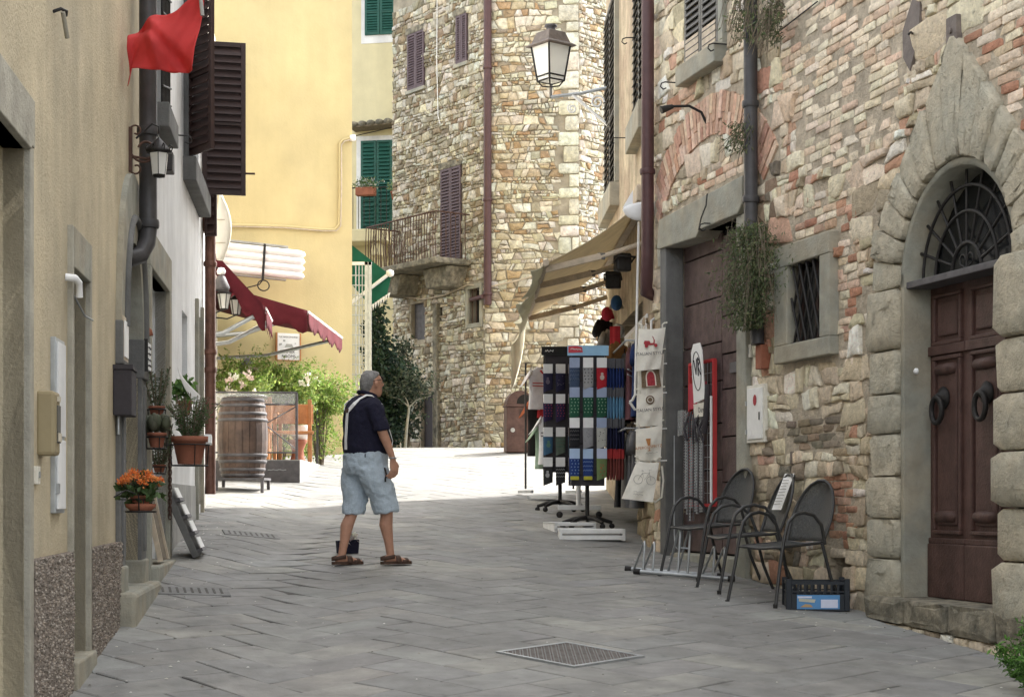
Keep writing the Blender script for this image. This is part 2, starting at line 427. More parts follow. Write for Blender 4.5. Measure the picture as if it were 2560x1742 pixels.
# ---------------------------------------------------------------- the street: herringbone of stone slabs on a sheet
b = MB()
def fn(a, c):
    X = -45+a*90; Y = -30+c*120
    return (X, Y, gz(X, Y)-.014)
b.grid(lambda a, c: fn(a, c), 180, 240)
street = b.build('street', 'joint'); street['kind'] = 'structure'
w_ = .345; slabs = []
c45 = math.cos(R(46)); s45 = math.sin(R(46))
cover = G(1425, 1638)
for i in range(-80, 110):
    for j in range(-30, 140):
        k = (i-j) % 4
        if k == 0: rc = (i, j, i+2, j+1)
        elif k == 3: rc = (i, j, i+1, j+2)
        else: continue
        x0, y0, x1, y1 = [q*w_ for q in rc]
        cs = [(x0, y0), (x1, y0), (x1, y1), (x0, y1)]
        P = [((x*c45-y*s45), (x*s45+y*c45)) for x, y in cs]
        cx = sum(p[0] for p in P)/4; cy = sum(p[1] for p in P)/4
        if not (3.5 < cy < 36 and wl(cy)-.5-(3 if cy > 19.5 else 0) < cx < wr(max(cy, 3.5))+.45+(4 if cy > 24 else 0)): continue
        slabs.append((cy, cx, P))
slabs.sort()
rest = MB()
nvis = 0
for cy, cx, P in slabs:
    tz = random.uniform(-.0015, .0015); tone = random.choice([(.255, .26, .26), (.235, .24, .242), (.27, .27, .262), (.245, .25, .255), (.225, .23, .235), (.285, .285, .275)])
    col = jit(tone, .07, .015); v = []; n = 4
    tl = [random.uniform(-.0018, .0018) for _ in P]
    jx = [(random.uniform(-.006, .006), random.uniform(-.006, .006)) for _ in P]
    ring = []
    for s, dz in ((0.006, -.016), (.006, -.005), (.014, 0)):
        for q, (x, y) in enumerate(P):
            d = math.hypot(x-cx, y-cy); kk = (d-s*1.5)/d
            X = cx+(x-cx)*kk+jx[q][0]; Y = cy+(y-cy)*kk+jx[q][1]
            v.append((X-cx, Y-cy, gz(X, Y)+dz+tz+tl[q]-gz(cx, cy)))
    f = [(r*4+i, r*4+(i+1) % 4, (r+1)*4+(i+1) % 4, (r+1)*4+i) for r in (0, 1) for i in range(4)]+[(8, 9, 10, 11)]
    p = (cx, cy, gz(cx, cy)); px = CX+cx/cy*FPX; py = HY-(p[2]-CZ)/cy*FPX
    if -40 < px < 2600 and 1150 < py < 1790 and nvis < 300:
        nvis += 1; bb = MB(); bb.col = col; bb.add(v, f); bb.build('paving_slab', 'paving', street, p)
    else:
        rest.col = col; rest.add([(x+p[0], y+p[1], z+p[2]) for x, y, z in v], f)
o = rest.build('paving_slabs_farther_on', 'paving', street); o['kind'] = 'stuff'
# pale grit and bits of litter
b = MB()
for _ in range(420):
    Y = random.uniform(6.5, 18); X = random.uniform(wl(Y)+.1, wr(Y)-.1); s = random.uniform(.003, .012)
    if random.random() < .6: X = random.choice([wl(Y)+abs(random.gauss(0, .5))+.05, wr(Y)-abs(random.gauss(0, .6))-.05])
    z = gz(X, Y)+.004; b.col = random.choice([(.6, .58, .5), (.5, .48, .42), (.1, .09, .07), (.3, .28, .24), (.75, .74, .7)])
    b.add([(X-s, Y-s, z), (X+s, Y-s*.6, z), (X+s*.7, Y+s, z), (X-s*.5, Y+s*.8, z), (X, Y, z+s*.5)], [(0, 1, 4), (1, 2, 4), (2, 3, 4), (3, 0, 4)])
o = b.build('grit', 'plain'); o['kind'] = 'stuff'; o['label'] = 'pale grit and litter scattered over the paving'
# drain cover with a chequered plate, in its rim
def slope(c, rz):
    dx = (gz(c.x+.3, c.y)-gz(c.x-.3, c.y))/.6; dy = (gz(c.x, c.y+.3)-gz(c.x, c.y-.3))/.6
    n = Vector((-dx, -dy, 1)).normalized(); x = Vector((1, 0, dx)).normalized(); y = n.cross(x)
    return Matrix(((x.x, y.x, n.x, c.x), (x.y, y.y, n.y, c.y), (x.z, y.z, n.z, c.z), (0, 0, 0, 1)))@RZ(rz)
t = thing('manhole_cover', 'square chequered steel manhole cover set diagonally in the paving', 'manhole cover', slope(cover, 46))
MB().box(-.3, .3, -.3, .3, -.02, .008).build('plate', 'grate', t)
b = MB()
for s in (-1, 1): b.box(-.33, .33, s*.315-.015, s*.315+.015, -.02, .012); b.box(s*.315-.015, s*.315+.015, -.3, .3, -.02, .012)
b.build('rim', 'zinc', t)
b = MB()
for i in range(18):
    for j in range(18):
        x, y = -.28+i*.033, -.28+j*.033; a = 45 if (i+j) % 2 else -45
        b.box(-.011, .011, -.004, .004, 0, .004, T(x, y, .008)@RZ(a))
o = b.build('tread_pattern', 'slate', t); o['kind'] = 'stuff'
for px, py, lab in ((480, 1477, 'slotted stone drain grate nearer the camera in the gutter'), (628, 1336, 'slotted stone drain grate farther up the gutter')):
    c = G(px, py); t = thing('drain_grate', lab, 'drain grate', slope(c, 14), 'drain grates in the gutter')
    MB().box(-.28, .28, -.2, .2, -.03, .006).build('slab', 'grate', t, bevel=.004)
    for i in range(9): MB().box(-.009, .009, -.13, .13, 0, .0025).build('slot', 'joint', t, (-.22+i*.055, 0, .006))
# ---------------------------------------------------------------- shared pieces
SLAT = {}
def shutter(parent, M, w, h, m, n=14, name='shutter', mid=.5, st=.05, label=None):
    b = MB(); t = .02
    b.box(0, st, -t, t, 0, h); b.box(w-st, w, -t, t, 0, h)
    zs = [0, h-st]+([h*mid-st/2] if mid else [])
    for z in zs: b.box(st, w-st, -t*.9, t*.9, z, z+st*(1.5 if z == 0 else 1))
    o = b.build(name, m, parent, M, bevel=.004)
    if label: o['label'] = label
    spans = [(st*1.5, h*mid-st/2), (h*mid+st/2, h-st)] if mid else [(st*1.5, h-st)]
    for a, c in spans:
        k = max(2, round(n*(c-a)/h)); pz = (c-a)/k
        key = (round(w, 3), round(pz, 3), m)
        if key not in SLAT:
            SLAT[key] = MB().box(st, w-st, -.005, .005, -pz*.8, pz*.8, RX(-30)).mesh('slat')
        for i in range(k): put(SLAT[key], 'slat', m, o, (0, 0, a+pz*(i+.5)))
    return o
def pipe(parent, pts, r, m, clamps=(), name='downpipe', n=14):
    o = MB().tube(pts, r, n).build(name, m, parent)
    for p in clamps: MB().lathe([(r*1.18, -.03), (r*1.25, -.015), (r*1.25, .015), (r*1.18, .03)], 14).build('clamp', m, o, p)
    return o
def arc(cx, cz, r, a0, a1, n, y=0): return [(cx+r*math.cos(R(a0+(a1-a0)*i/n)), y, cz+r*math.sin(R(a0+(a1-a0)*i/n))) for i in range(n+1)]
def bush(mb, c, rad, n, size, cols, asp=.45, shape=None):
    c = Vector(c)
    for _ in range(n):
        while True:
            q = Vector((random.uniform(-1, 1), random.uniform(-1, 1), random.uniform(-1, 1)))
            if .25 < q.length < 1: break
        k = 1+.25*math.sin(q.x*7+q.z*5)+.15*math.sin(q.y*11+q.z*3)
        p = c+Vector((q.x*rad[0], q.y*rad[1], q.z*rad[2]))*k
        mb.col = jit(random.choice(cols), .25, .08); mb.leaf(p, size*random.uniform(.6, 1.3), asp)

# ---------------------------------------------------------------- right stone house
house = thing('stone_house', 'old rubble stone and brick house with arched door on the right', 'house', FR.M(0, 0))
uD0, uD1 = FR.at(1678)[0], FR.at(1857)[0]; zD = 4.42
uW0, uW1 = FR.at(1990)[0], FR.at(2072)[0]; zW0, zW1 = 3.13, 3.80
uU0, uU1 = FR.at(1722)[0], FR.at(1806)[0]; zU0, zU1 = 6.12, 7.9
uA = FR.at(2396)[0]; rA = .80; zA = 3.39
uV0, uV1, zV0, zV1 = FR.at(2078)[0], FR.at(2128)[0], 1.02, 1.33
gD = FR.g((uD0+uD1)/2)
holes = [(uD0, uD1, gD-.3, zD, .2), (uW0, uW1, zW0, zW1, .1), (uU0, uU1, zU0, zU1, .14), (uA-rA, uA+rA, .4, zA+rA, .3), (uV0, uV1, zV0, zV1, .3)]
HT = 12.0
facade(house, 0, 14, -.5, HT, holes, 'mortar', depth=7)
def pxof(u, z, out=0): p = FR.w(u, z, out); return CX+p.x/p.y*FPX, HY-(p.z-CZ)/p.y*FPX
CREAM = [(.74, .67, .52), (.78, .72, .58), (.68, .60, .45), (.64, .56, .42), (.80, .76, .66), (.60, .52, .38), (.72, .63, .49), (.52, .44, .32), (.70, .60, .47), (.82, .79, .72), (.46, .385, .28), (.54, .46, .34), (.42, .35, .26), (.60, .52, .39)]
PINK = [(.72, .60, .46), (.70, .58, .45), (.75, .65, .51), (.66, .52, .40), (.77, .69, .56), (.62, .46, .35), (.74, .66, .53), (.72, .63, .50)]
RED = [(.45, .24, .165), (.50, .29, .20), (.40, .21, .14), (.54, .35, .26)]
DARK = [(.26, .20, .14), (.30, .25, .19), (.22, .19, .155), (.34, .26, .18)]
BZ = [([(1935, 20), (2330, -160), (2310, 90), (2240, 300), (2120, 420), (2020, 440), (1985, 300)], PINK, .25),
      ([(2440, -120), (2640, -120), (2640, 430), (2530, 300), (2430, 140)], PINK+RED, .26),
      ([(1985, 520), (2060, 470), (2150, 480), (2135, 930), (2100, 930), (2104, 560), (1990, 600)], RED+PINK, .2),
      ([(2060, 1170), (2140, 1180), (2130, 1360), (2070, 1360)], RED, .24),
      ([(1955, 1045), (2110, 1035), (2110, 1130), (1960, 1125)], DARK, .28),
      ([(1690, 540), (1890, 440), (1880, 330), (1720, 480)], PINK+RED, .24)]
# brick relieving arch over the plank door
uB = (uD0+uD1)/2+.08; RB = 1.72; zB = 5.32-RB
def inring(u, z):
    d = math.hypot(u-uB, z-zB); a = math.degrees(math.atan2(z-zB, u-uB))
    return RB-.03 < d < RB+.45 and 36 < a < 150
def blocked(u, z, m=.0):
    px, py = pxof(u, z)
    for a, c, d, e in [h[:4] for h in holes]+[(FR.at(1664)[0], FR.at(1880)[0], zD-.1, zD+.36), (FR.at(1664)[0], uD0, 0, zD), (uD1, FR.at(1881)[0], 0, zD),
                       (FR.at(1957)[0], FR.at(2098)[0], 2.97, 3.98), (uU0-.06, uU1+.14, 5.9, 9), (uA-rA-.5, uA+rA+.6, 0, zA)]:
        if a-m < u < c+m and d-m < z < e+m: return True
    if z > zA-.1 and z < zA+1.75:
        d = math.hypot(u-uA, z-zA); a = math.atan2(z-zA, u-uA)
        if d < rvous(a)+.02: return True
    return inring(u, z)
def rvous(a):
    return min(1.22, 1.70/max(.2, math.sin(a)+1.06*abs(math.cos(a)))) if abs(math.cos(a)) > .62 else 1.70/(math.sin(a)+1.06*abs(math.cos(a)))
stones = []
for poly in coursed(0, 8.2, .3, 7.6, (.07, .24), (.09, .4), (.6, 2.2)):
    cu, cz = mid(poly); px, py = pxof(cu, cz)
    if py > 1720 or py < -160 or blocked(cu, cz) or any(inpoly(px, py, Z[0]) for Z in BZ): continue
    q = random.random()
    pal = CREAM if q < .84 else PINK if q < .94 else RED
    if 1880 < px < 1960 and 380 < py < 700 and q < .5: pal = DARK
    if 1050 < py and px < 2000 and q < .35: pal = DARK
    if py < 700 and px > 1900 and q < .25: pal = PINK
    stones.append((poly, pick(pal), random.uniform(.004, .024) if random.random() < .86 else random.uniform(.025, .045), random.uniform(.001, .006)))
for Z, pal, bw in BZ:
    z = .5; row = 0
    while z < 7.4:
        h = random.uniform(.058, .07); u = -.2+(row % 2)*bw/2+random.uniform(-.03, .03)
        while u < 8.2:
            w = bw*random.uniform(.72, 1.12); cu, cz = u+w/2, z+h/2; px, py = pxof(cu, cz)
            if inpoly(px, py, Z) and not blocked(cu, cz, .02) and random.random() > (.3 if pal is PINK else .08):
                e = [random.uniform(-.006, .006) for _ in range(8)]
                stones.append(([(u+e[0], z+e[1]), (u+w+e[2], z+e[3]), (u+w+e[4], z+h+e[5]), (u+e[6], z+h+e[7])], pick(pal), random.uniform(.003, .012), .003))
            u += w
        z += h+.004; row += 1
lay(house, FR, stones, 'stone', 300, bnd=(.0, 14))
n = 44
for i in range(n):
    a0, a1 = 38+i*(148-38)/n, 38+(i+.82)*(148-38)/n
    for r0, r1 in (((RB, RB+.2), (RB+.21, RB+.4)) if i % 2 else ((RB, RB+.13), (RB+.14, RB+.4))):
        j0 = random.uniform(-.012, .012)
        P = [(uB+r*math.cos(R(a)), zB+r*math.sin(R(a))) for r, a in ((r0+j0, a0), (r1+j0, a0), (r1+j0, a1), (r0+j0, a1))]
        P = P if sum(P[k][0]*P[(k+1) % 4][1]-P[(k+1) % 4][0]*P[k][1] for k in range(4)) > 0 else P[::-1]
        cx, cz = sum(p[0] for p in P)/4, sum(p[1] for p in P)/4
        px, py = pxof(cx, cz)
        if cx < .12: continue
        b = MB(); b.col = pick([(.58, .38, .29), (.60, .42, .32), (.66, .50, .39), (.52, .31, .23)]); h = random.uniform(.012, .03)
        b.prism([(x-cx, z-cz) for x, z in P], -h, .03); b.build('arch_brick', 'stone', house, (cx, 0, cz))
# plank door with stone jambs and cracked lintel
uJ0, uJ1 = FR.at(1664)[0], FR.at(1881)[0]
lt = [(uJ0, zD-.02), (uJ0+1.1, zD-.06), (uJ0+1.2, zD), (uJ1-.12, zD), (uJ1-.02, zD+.07), (uJ1, zD+.33), (uJ0+.06, zD+.28)]
MB().prism(lt, -.10, .2).build('lintel', 'serena', house, bevel=.012)
MB().prism([(uJ0+1.18, zD+.0), (uJ0+1.2, zD), (uJ0+1.27, zD+.1), (uJ0+1.4, zD+.2), (uJ0+1.43, zD+.31), (uJ0+1.405, zD+.31), (uJ0+1.38, zD+.21), (uJ0+1.25, zD+.11)], -.104, -.09).build('crack', 'dark', house)
MB().box(uJ0+.02, uD0+.02, -.07, .13, gD-.4, zD-.02).build('door_jamb', 'serena_dark', house, bevel=.012)
MB().box(uD1-.02, uJ1-.02, -.06, .13, gD-.4, zD-.002).build('door_jamb', 'serena', house, bevel=.012)
door = MB().box(uD0, uD1, .165, .19, gD-.1, zD).build('plank_door', 'dark', house)
uc = uD0+(uD1-uD0)*.56
for x0, x1 in ((uD0+.012, uc-.006), (uc+.006, uD1-.01)):
    z = gD+.12
    while z < zD-.05:
        h = random.uniform(.34, .46); h = min(h, zD-z-.005)
        MB().box(x0+random.uniform(0, .004), x1, .13+random.uniform(-.004, .006), .166, 0, h-.014).build('plank', 'plank_door', door, (0, 0, z), bevel=.006); z += h
MB().box(uD0, uD1, -.02, .3, gD-.3, gD+.1).build('door_step', 'serena', house, bevel=.015)
u, z = FR.at(1836, 918, -.13); MB().box(-.085, .085, -.015, .01, -.05, .05).build('letter_slot', 'lead', door, (u, .13, z))
# barred window
uw0, uw1 = FR.at(1958)[0], FR.at(2097)[0]
fr = MB().box(uw0, uw1, -.09, .1, 2.98, zW0).box(uw0, uw1, -.09, .1, zW1, 3.98).box(uw0, uW0, -.088, .1, zW0, zW1).box(uW1, uw1, -.088, .1, zW0, zW1).build('window_frame', 'serena', house, bevel=.01)
MB().box(uW0, uW1, .06, .08, zW0, zW1).build('window_pane', 'glass_dark', house)
MB().box(uW0, uW0+.04, .04, .07, zW0, zW1).box(uW1-.04, uW1, .04, .07, zW0, zW1).box((uW0+uW1)/2-.03, (uW0+uW1)/2+.03, .04, .07, zW0, zW1).build('window_sash', 'brown_paint', house)
gr = MB().box(uW0, uW1, -.05, -.035, zW0, zW0+.012).build('window_grille', 'iron', house)
wW, hW = uW1-uW0, zW1-zW0
for s in (-1, 1):
    for i in range(-4, 5):
        dx = hW*.42; x0 = (uW0+uW1)/2+i*.135; pts = []
        for k in range(13):
            zz = zW0+hW*k/12; xx = x0+s*(k/12-.5)*dx
            if uW0+.01 < xx < uW1-.01: pts.append((xx, -.045+s*.008, zz))
        if len(pts) > 2: MB().tube([pts[0], pts[-1]], .012, 6).build('bar', 'iron', gr)
# upper shuttered window
MB().box(uU0-.02, uU1+.13, -.14, .1, 5.93, zU0).build('window_sill', 'serena', house, bevel=.012)
MB().box(uU1, uU1+.11, -.05, .1, zU0, zU1).build('window_frame', 'serena', house, bevel=.008)
ws = (uU1-uU0-.01)/2
for k in (0, 1): shutter(house, T(uU0+k*(ws+.01), -.03, zU0+.02), ws, zU1-zU0-.02, 'grey_paint', 26, mid=0, label='grey louvred shutter leaf with pale lower rail')
b = MB()
for k in (0, 1): b.box(uU0+k*(ws+.01)+.05, uU0+k*(ws+.01)+ws-.05, -.056, -.05, zU0+.05, zU0+.26)
b.build('shutter_panel', 'pale_wood', house)
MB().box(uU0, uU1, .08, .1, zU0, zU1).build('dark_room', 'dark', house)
def hook(parent, u, z, s=1, m='iron'):
    return MB().tube([(u, 0, z), (u, -.16, z), (u, -.2, z-.015), (u, -.21, z-.05), (u, -.18, z-.075), (u, -.15, z-.06)], .007, 6).build('shutter_hook', m, parent)
hook(house, *FR.at(1700, 208)); hook(house, *FR.at(1822, 112)); hook(house, *FR.at(1800, 560))
# swan-neck lamp bracket above the door
u, z = FR.at(1768, 308)
MB().tube([(u, 0, z-.02), (u, -.06, z+.1), (u-.02, -.18, z+.16), (u-.04, -.34, z+.15)], .014, 8).tube([(u-.04, -.34, z+.15), (u-.05, -.46, z+.11)], [.022, .04], 8).build('swan_neck_arm', 'iron', house)
# downpipes
uP = FR.at(1903)[0]
zt, zm, zb = 8.2, FR.at(1903, 560)[1], FR.at(1915, 862)[1]
pipe(house, [(uP-.02, -.1, zt), (uP, -.1, zm), (uP+.06, -.1, zm-.5), (uP+.13, -.09, zb)], .062, 'grey_pipe', [(uP-.01, -.1, FR.at(1903, 262)[1]), (uP-.002, -.1, FR.at(1903, 500)[1])])
MB().box(uP+.07, uP+.21, -.09, .02, zb-.22, zb-.005).build('pipe_brick', 'terracotta', house, bevel=.01)
pipe(house, [(.12, -.12, 9.5), (.1, -.12, 4.4), (.07, -.12, 4.12), (0, -.1, 4.0), (-.06, 0, 3.98)], .067, 'maroon_pipe', [(.1, -.12, 5.25), (.1, -.12, 7.2)])
# iron plates, wires
u, z = FR.at(2285, 75)
MB().prism([(-.12, -.18), (-.02, -.3), (.12, -.06), (.13, .16), (.02, .22), (-.13, .02)], -.025, .02).build('slate_wedge', 'slate', house, (u, 0, z))
MB().tube([(u+.02, -.02, z-.04), (u+.1, -.08, z-.05), (u+.1, -.1, z-.07)], .008, 6).build('iron_peg', 'iron', house)
u, z = FR.at(2393, 78); MB().box(-.07, .07, -.05, .02, -.1, .1).lathe([(.022, 0), (.022, .014)], 10, M=T(0, -.05, 0)@RX(90)).build('anchor_plate', 'slate', house, (u, 0, z), bevel=.006)
a, c = FR.at(1940, 92), FR.at(2052, 5)
MB().tube([(a[0], -.03, a[1]), (c[0], -.03, c[1])], .006, 5).build('wire', 'iron', house)
# rusticated surround of the arched door
NV = 15
for i in range(NV):
    a0, a1 = 180-180*i/NV, 180-180*(i+1)/NV
    pts = []
    for a in (a1, (a0+a1)/2, a0): pts.append((uA+rA*math.cos(R(a)), zA+rA*math.sin(R(a))))
    for a in (a0, (a0+a1)/2, a1): r = rvous(R(a)); pts.append((uA+r*math.cos(R(a)), zA+r*math.sin(R(a))))
    cx, cz = sum(p[0] for p in pts)/6, sum(p[1] for p in pts)/6
    q, cx, cz = rounded(pts[::-1] if False else pts, .006, .16)
    b = MB(); P = q
    if sum(P[k][0]*P[(k+1) % len(P)][1]-P[(k+1) % len(P)][0]*P[k][1] for k in range(len(P))) < 0: P = P[::-1]
    v = []; n = len(P); hh = random.uniform(.045, .08)
    for s, y in ((1, .05), (1, -.03), (.985, -hh*.9), (.94, -hh), (.45, -hh*1.02)):
        for x, zz in P: v.append(((x-cx)*s, y+(random.uniform(-.013, .013) if y < -.05 else 0), (zz-cz)*s+(random.uniform(-.006, .006) if y < -.05 else 0)))
    f = [(r*n+k, r*n+(k+1) % n, (r+1)*n+(k+1) % n, (r+1)*n+k) for r in range(4) for k in range(n)]+[tuple(range(4*n, 5*n))]
    b.add(v, f, True); b.build('voussoir', 'rustic', house, (cx, 0, cz))
zz = [zA, 2.93, 2.6, 2.3, 1.98, 1.66, 1.36, 1.0]
for s in (-1, 1):
    zs = zz if s < 0 else [zA+.02, 2.86, 2.5, 2.12, 1.75, 1.4, .98]
    for k in range(len(zs)-1):
        w = .42+(.05 if k % 2 == 0 and s < 0 else 0)+random.uniform(-.02, .03)+(.35 if s > 0 else 0)
        x0, x1 = (uA-rA-w, uA-rA) if s < 0 else (uA+rA-.13, uA+rA+w)
        P, cx, cz = rounded([(x0, zs[k+1]), (x1, zs[k+1]), (x1, zs[k]), (x0, zs[k])], .006, .1)
        n = len(P); v = []; hh = random.uniform(.05, .085) if s < 0 else random.uniform(.12, .16)
        for sc, y in ((1, .05), (1, -.03), (.982, -hh*.88), (.93, -hh), (.4, -hh*1.03)):
            for x, z_ in P: v.append(((x-cx)*sc, y+(random.uniform(-.014, .014) if y < -.05 else 0), (z_-cz)*sc))
        f = [(r*n+i, r*n+(i+1) % n, (r+1)*n+(i+1) % n, (r+1)*n+i) for r in range(4) for i in range(n)]+[tuple(range(4*n, 5*n))]
        b = MB(); b.add(v, f, True); b.build('quoin', 'rustic', house, (cx, 0, cz))
    xj = uA+s*rA
    MB().box(min(xj, xj-s*.05), max(xj, xj-s*.05), -.02, .25, .9, zA+.1).build('door_jamb', 'serena', house, bevel=.004)
b = MB()
A = arc(uA, zA, rA-.0, 0, 180, 24); B_ = arc(uA, zA, rA-.05, 0, 180, 24)
for k in range(24):
    for y0, y1 in ((-.02, .25),):
        b.add([(A[k][0], y0, A[k][2]), (A[k+1][0], y0, A[k+1][2]), (B_[k+1][0], y0, B_[k+1][2]), (B_[k][0], y0, B_[k][2]),
               (B_[k][0], y1, B_[k][2]), (B_[k+1][0], y1, B_[k+1][2])], [(0, 1, 2, 3), (3, 2, 5, 4)], True)
b.build('arch_reveal', 'serena', house)
for s in (-1, 1):                                   # spandrels of the opening behind the voussoirs
    P = [(uA+s*rA, zA)]+[(x, z) for x, y, z in arc(uA, zA, rA, 0 if s > 0 else 180, 90, 10)]+[(uA+s*rA, zA+rA)]
    MB().prism(P if s < 0 else P[::-1], .01, .25).build('spandrel', 'mortar', house)
# door leaves
zk = FR.at(2400, 1362, -.1)[1]; zth = FR.at(2340, 1500, 0)[1]
dr = MB().box(uA-rA+.05, uA+rA-.05, .2, .24, zth-.05, zA+.02).build('double_door', 'brown_door', house, bevel=.003)
dr['label'] = 'brown panelled double door'
zr = zA-.5
uDc = FR.at(2414, HY, -.18)[0]; hwD = uDc-(uA-rA+.05)
for s in (-1, 1):
    x0, x1 = (uDc-hwD+.01, uDc-.006) if s < 0 else (uDc+.006, uDc+hwD)
    MB().box(x0, x1, .165, .205, zth, zk).build('kick_board', 'brown_door', dr, bevel=.01)
    MB().box(x0, x1, .175, .205, zk, zk+.04).build('rail', 'brown_door', dr, bevel=.006)
    for za, zb_ in ((zr+.08, zA-.1), (zk+.1, zr-.06)):
        xa, xb = x0+.09, x1-.09
        b = MB()
        for q in ((xa-.03, xb+.03, za-.03, za), (xa-.03, xb+.03, zb_, zb_+.03), (xa-.03, xa, za, zb_), (xb, xb+.03, za, zb_)): b.box(q[0], q[1], .172, .205, q[2], q[3])
        b.build('moulding', 'brown_door', dr, bevel=.008)
        MB().box(xa+.035, xb-.035, .18, .205, za+.035, zb_-.035).build('panel', 'brown_door', dr, bevel=.014)
        if zb_-za > 1:
            for zc in (zb_-.07, za+.1): MB().lathe([(.0, -(xb-xa)/2+.04), (.04, -(xb-xa)/2+.05), (.045, 0), (.04, (xb-xa)/2-.05), (0, (xb-xa)/2-.04)], 12, M=T((xa+xb)/2, .185, zc)@RY(90)).build('bead', 'brown_door', dr)
    MB().box(x0, x1, .17, .205, zr-.02, zr+.05).build('rail', 'brown_door', dr, bevel=.006)
    xk = (x0+x1)/2+.03*s; zkn = FR.at(2380, 1010, -.1)[1]
    kn = MB().lathe([(.0, -.03), (.075, -.02), (.085, 0), (.05, .02), (.03, .05), (.0, .06)], 16, M=T(xk, .165, zkn+.06)@RX(90)).build('door_knocker', 'iron', dr)
    MB().tube([(xk+.075*math.sin(w), .115+.0*math.cos(w), zkn-.03+.095*math.cos(w)) for w in [2*math.pi*k/20 for k in range(20)]], .02, 8, closed=True).build('ring', 'iron', kn)
MB().box(uA-rA+.04, uA+rA-.04, .0, .22, zA-.02, zA+.03).build('transom_bar', 'lead', house, bevel=.006)
MB().box(uA-rA+.02, uA+rA-.02, .26, .28, zA, zA+rA).build('fanlight_pane', 'glass_dark', house)
uG = uA-.06
gr = MB().tube(arc(uG, zA+.03, .2, 0, 180, 16, .1), .016, 6).build('fanlight_grille', 'iron', house)
for r in (.42, .60): MB().tube(arc(uG, zA+.03, r, 0, 180, 22, .09), .013, 6).build('bar', 'iron', gr)
for k in range(1, 10):
    a = R(18*k); r1 = rA-.06
    MB().tube([(uG+.2*math.cos(a), .1, zA+.03+.2*math.sin(a)), (uG+r1*math.cos(a), .1, zA+.03+r1*math.sin(a))], .012, 6).build('bar', 'iron', gr)
b = MB()
for s in (-1, 1): b.tube([(uG+s*.0, .1, zA+.04)]+[(uG+s*(.05+.04*math.sin(w)), .1, zA+.07+.04*(1-math.cos(w))) for w in [k*.6 for k in range(9)]], .008, 5)
b.tube([(uG, .1, zA+.03), (uG, .1, zA+.2)], .01, 6); b.build('scroll_ornament', 'iron', gr)
# threshold ledge and footing
P = []
u0 = FR.at(2215)[0]
for k in range(5):
    x0 = u0-.05+k*.62; w = .61
    q, cx, cz = rounded([(x0, zth-.17-.02*k), (x0+w, zth-.19-.02*k), (x0+w, zth), (x0, zth)], .004, .08); n = len(q); v = []
    for sc, y in ((1, .2), (1, -.13), (.97, -.16), (.6, -.165)):
        for x, z_ in q: v.append(((x-cx)*sc, y+random.uniform(-.012, .012), (z_-cz)*sc))
    b = MB(); b.add(v, [(r*n+i, r*n+(i+1) % n, (r+1)*n+(i+1) % n, (r+1)*n+i) for r in range(3) for i in range(n)]+[tuple(range(3*n, 4*n))]); b.build('threshold_stone', 'lichen', house, (cx, 0, cz))
for k in range(16):
    x0 = u0+.05+k*.2; zt_ = zth-.18-.02*k*.3; gzz = FR.g(x0, .2)
    h = random.uniform(.09, .14)
    b = MB(); b.col = pick(RED+CREAM+DARK+CREAM); q, cx, cz = rounded([(x0, zt_-h), (x0+.19, zt_-h), (x0+.19, zt_), (x0, zt_)], .008)
    stone(b, q, cx, cz, .06); b.build('footing_stone', 'stone', house, (cx, -.09, cz))
MB().box(u0-.05, u0+3.2, -.1, .1, 0, zth-.14).build('footing', 'mortar', house)
# ---------------------------------------------------------------- shop house
shop = thing('shop_house', 'ochre plastered house with tan shop awning beyond the maroon downpipe', 'house', FS.M(0, 0))
ua, ub = FS.at(1593)[0], FS.at(1621)[0]; uc2, ud = FS.at(1519)[0], FS.at(1546)[0]
z1b, z2b = FS.at(1606, 285)[1], FS.at(1530, 490)[1]
uo0, uo1 = 2.2, 5.0
gS = FS.g(3.5)
facade(shop, -.0, FS.L+.04, -.2, 13, [(ua, ub, z1b, 11, .16), (uc2, ud, z2b, z2b+2.6, .16), (uo0, uo1, gS-.2, gS+2.5, .8)], 'shop_stucco', depth=7)
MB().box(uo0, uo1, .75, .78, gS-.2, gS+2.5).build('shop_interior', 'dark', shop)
for a, c, zb_, zt_ in ((ua, ub, z1b, 11), (uc2, ud, z2b, z2b+2.6)):
    w = (c-a)/2-.005
    for k in (0, 1): shutter(shop, T(a+k*(w+.01), -.03, zb_), w, zt_-zb_, 'grey_paint', int((zt_-zb_)*11), mid=.4)
    MB().box(a-.12, c+.12, -.13, .1, zb_-.32, zb_-.01).build('window_sill', 'serena', shop, bevel=.012)
    MB().box(c+.002, c+.09, -.06, .1, zb_, zt_).build('window_frame', 'serena', shop, bevel=.006)
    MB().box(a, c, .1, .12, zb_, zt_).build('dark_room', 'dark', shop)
hook(shop, *FS.at(1566, 345)); hook(shop, *FS.at(1600, 95))
# exposed stones low on the shop wall
sts = [(p, pick([(.46, .38, .26), (.40, .31, .21), (.52, .44, .31), (.35, .28, .19)]), random.uniform(.02, .06), .008) for p in coursed(4.9, FS.L+.2, gS-1.3, gS+2.2, (.08, .22), (.1, .35))]
lay(shop, FS, sts, 'stone', 60, bnd=(4.8, FS.L))
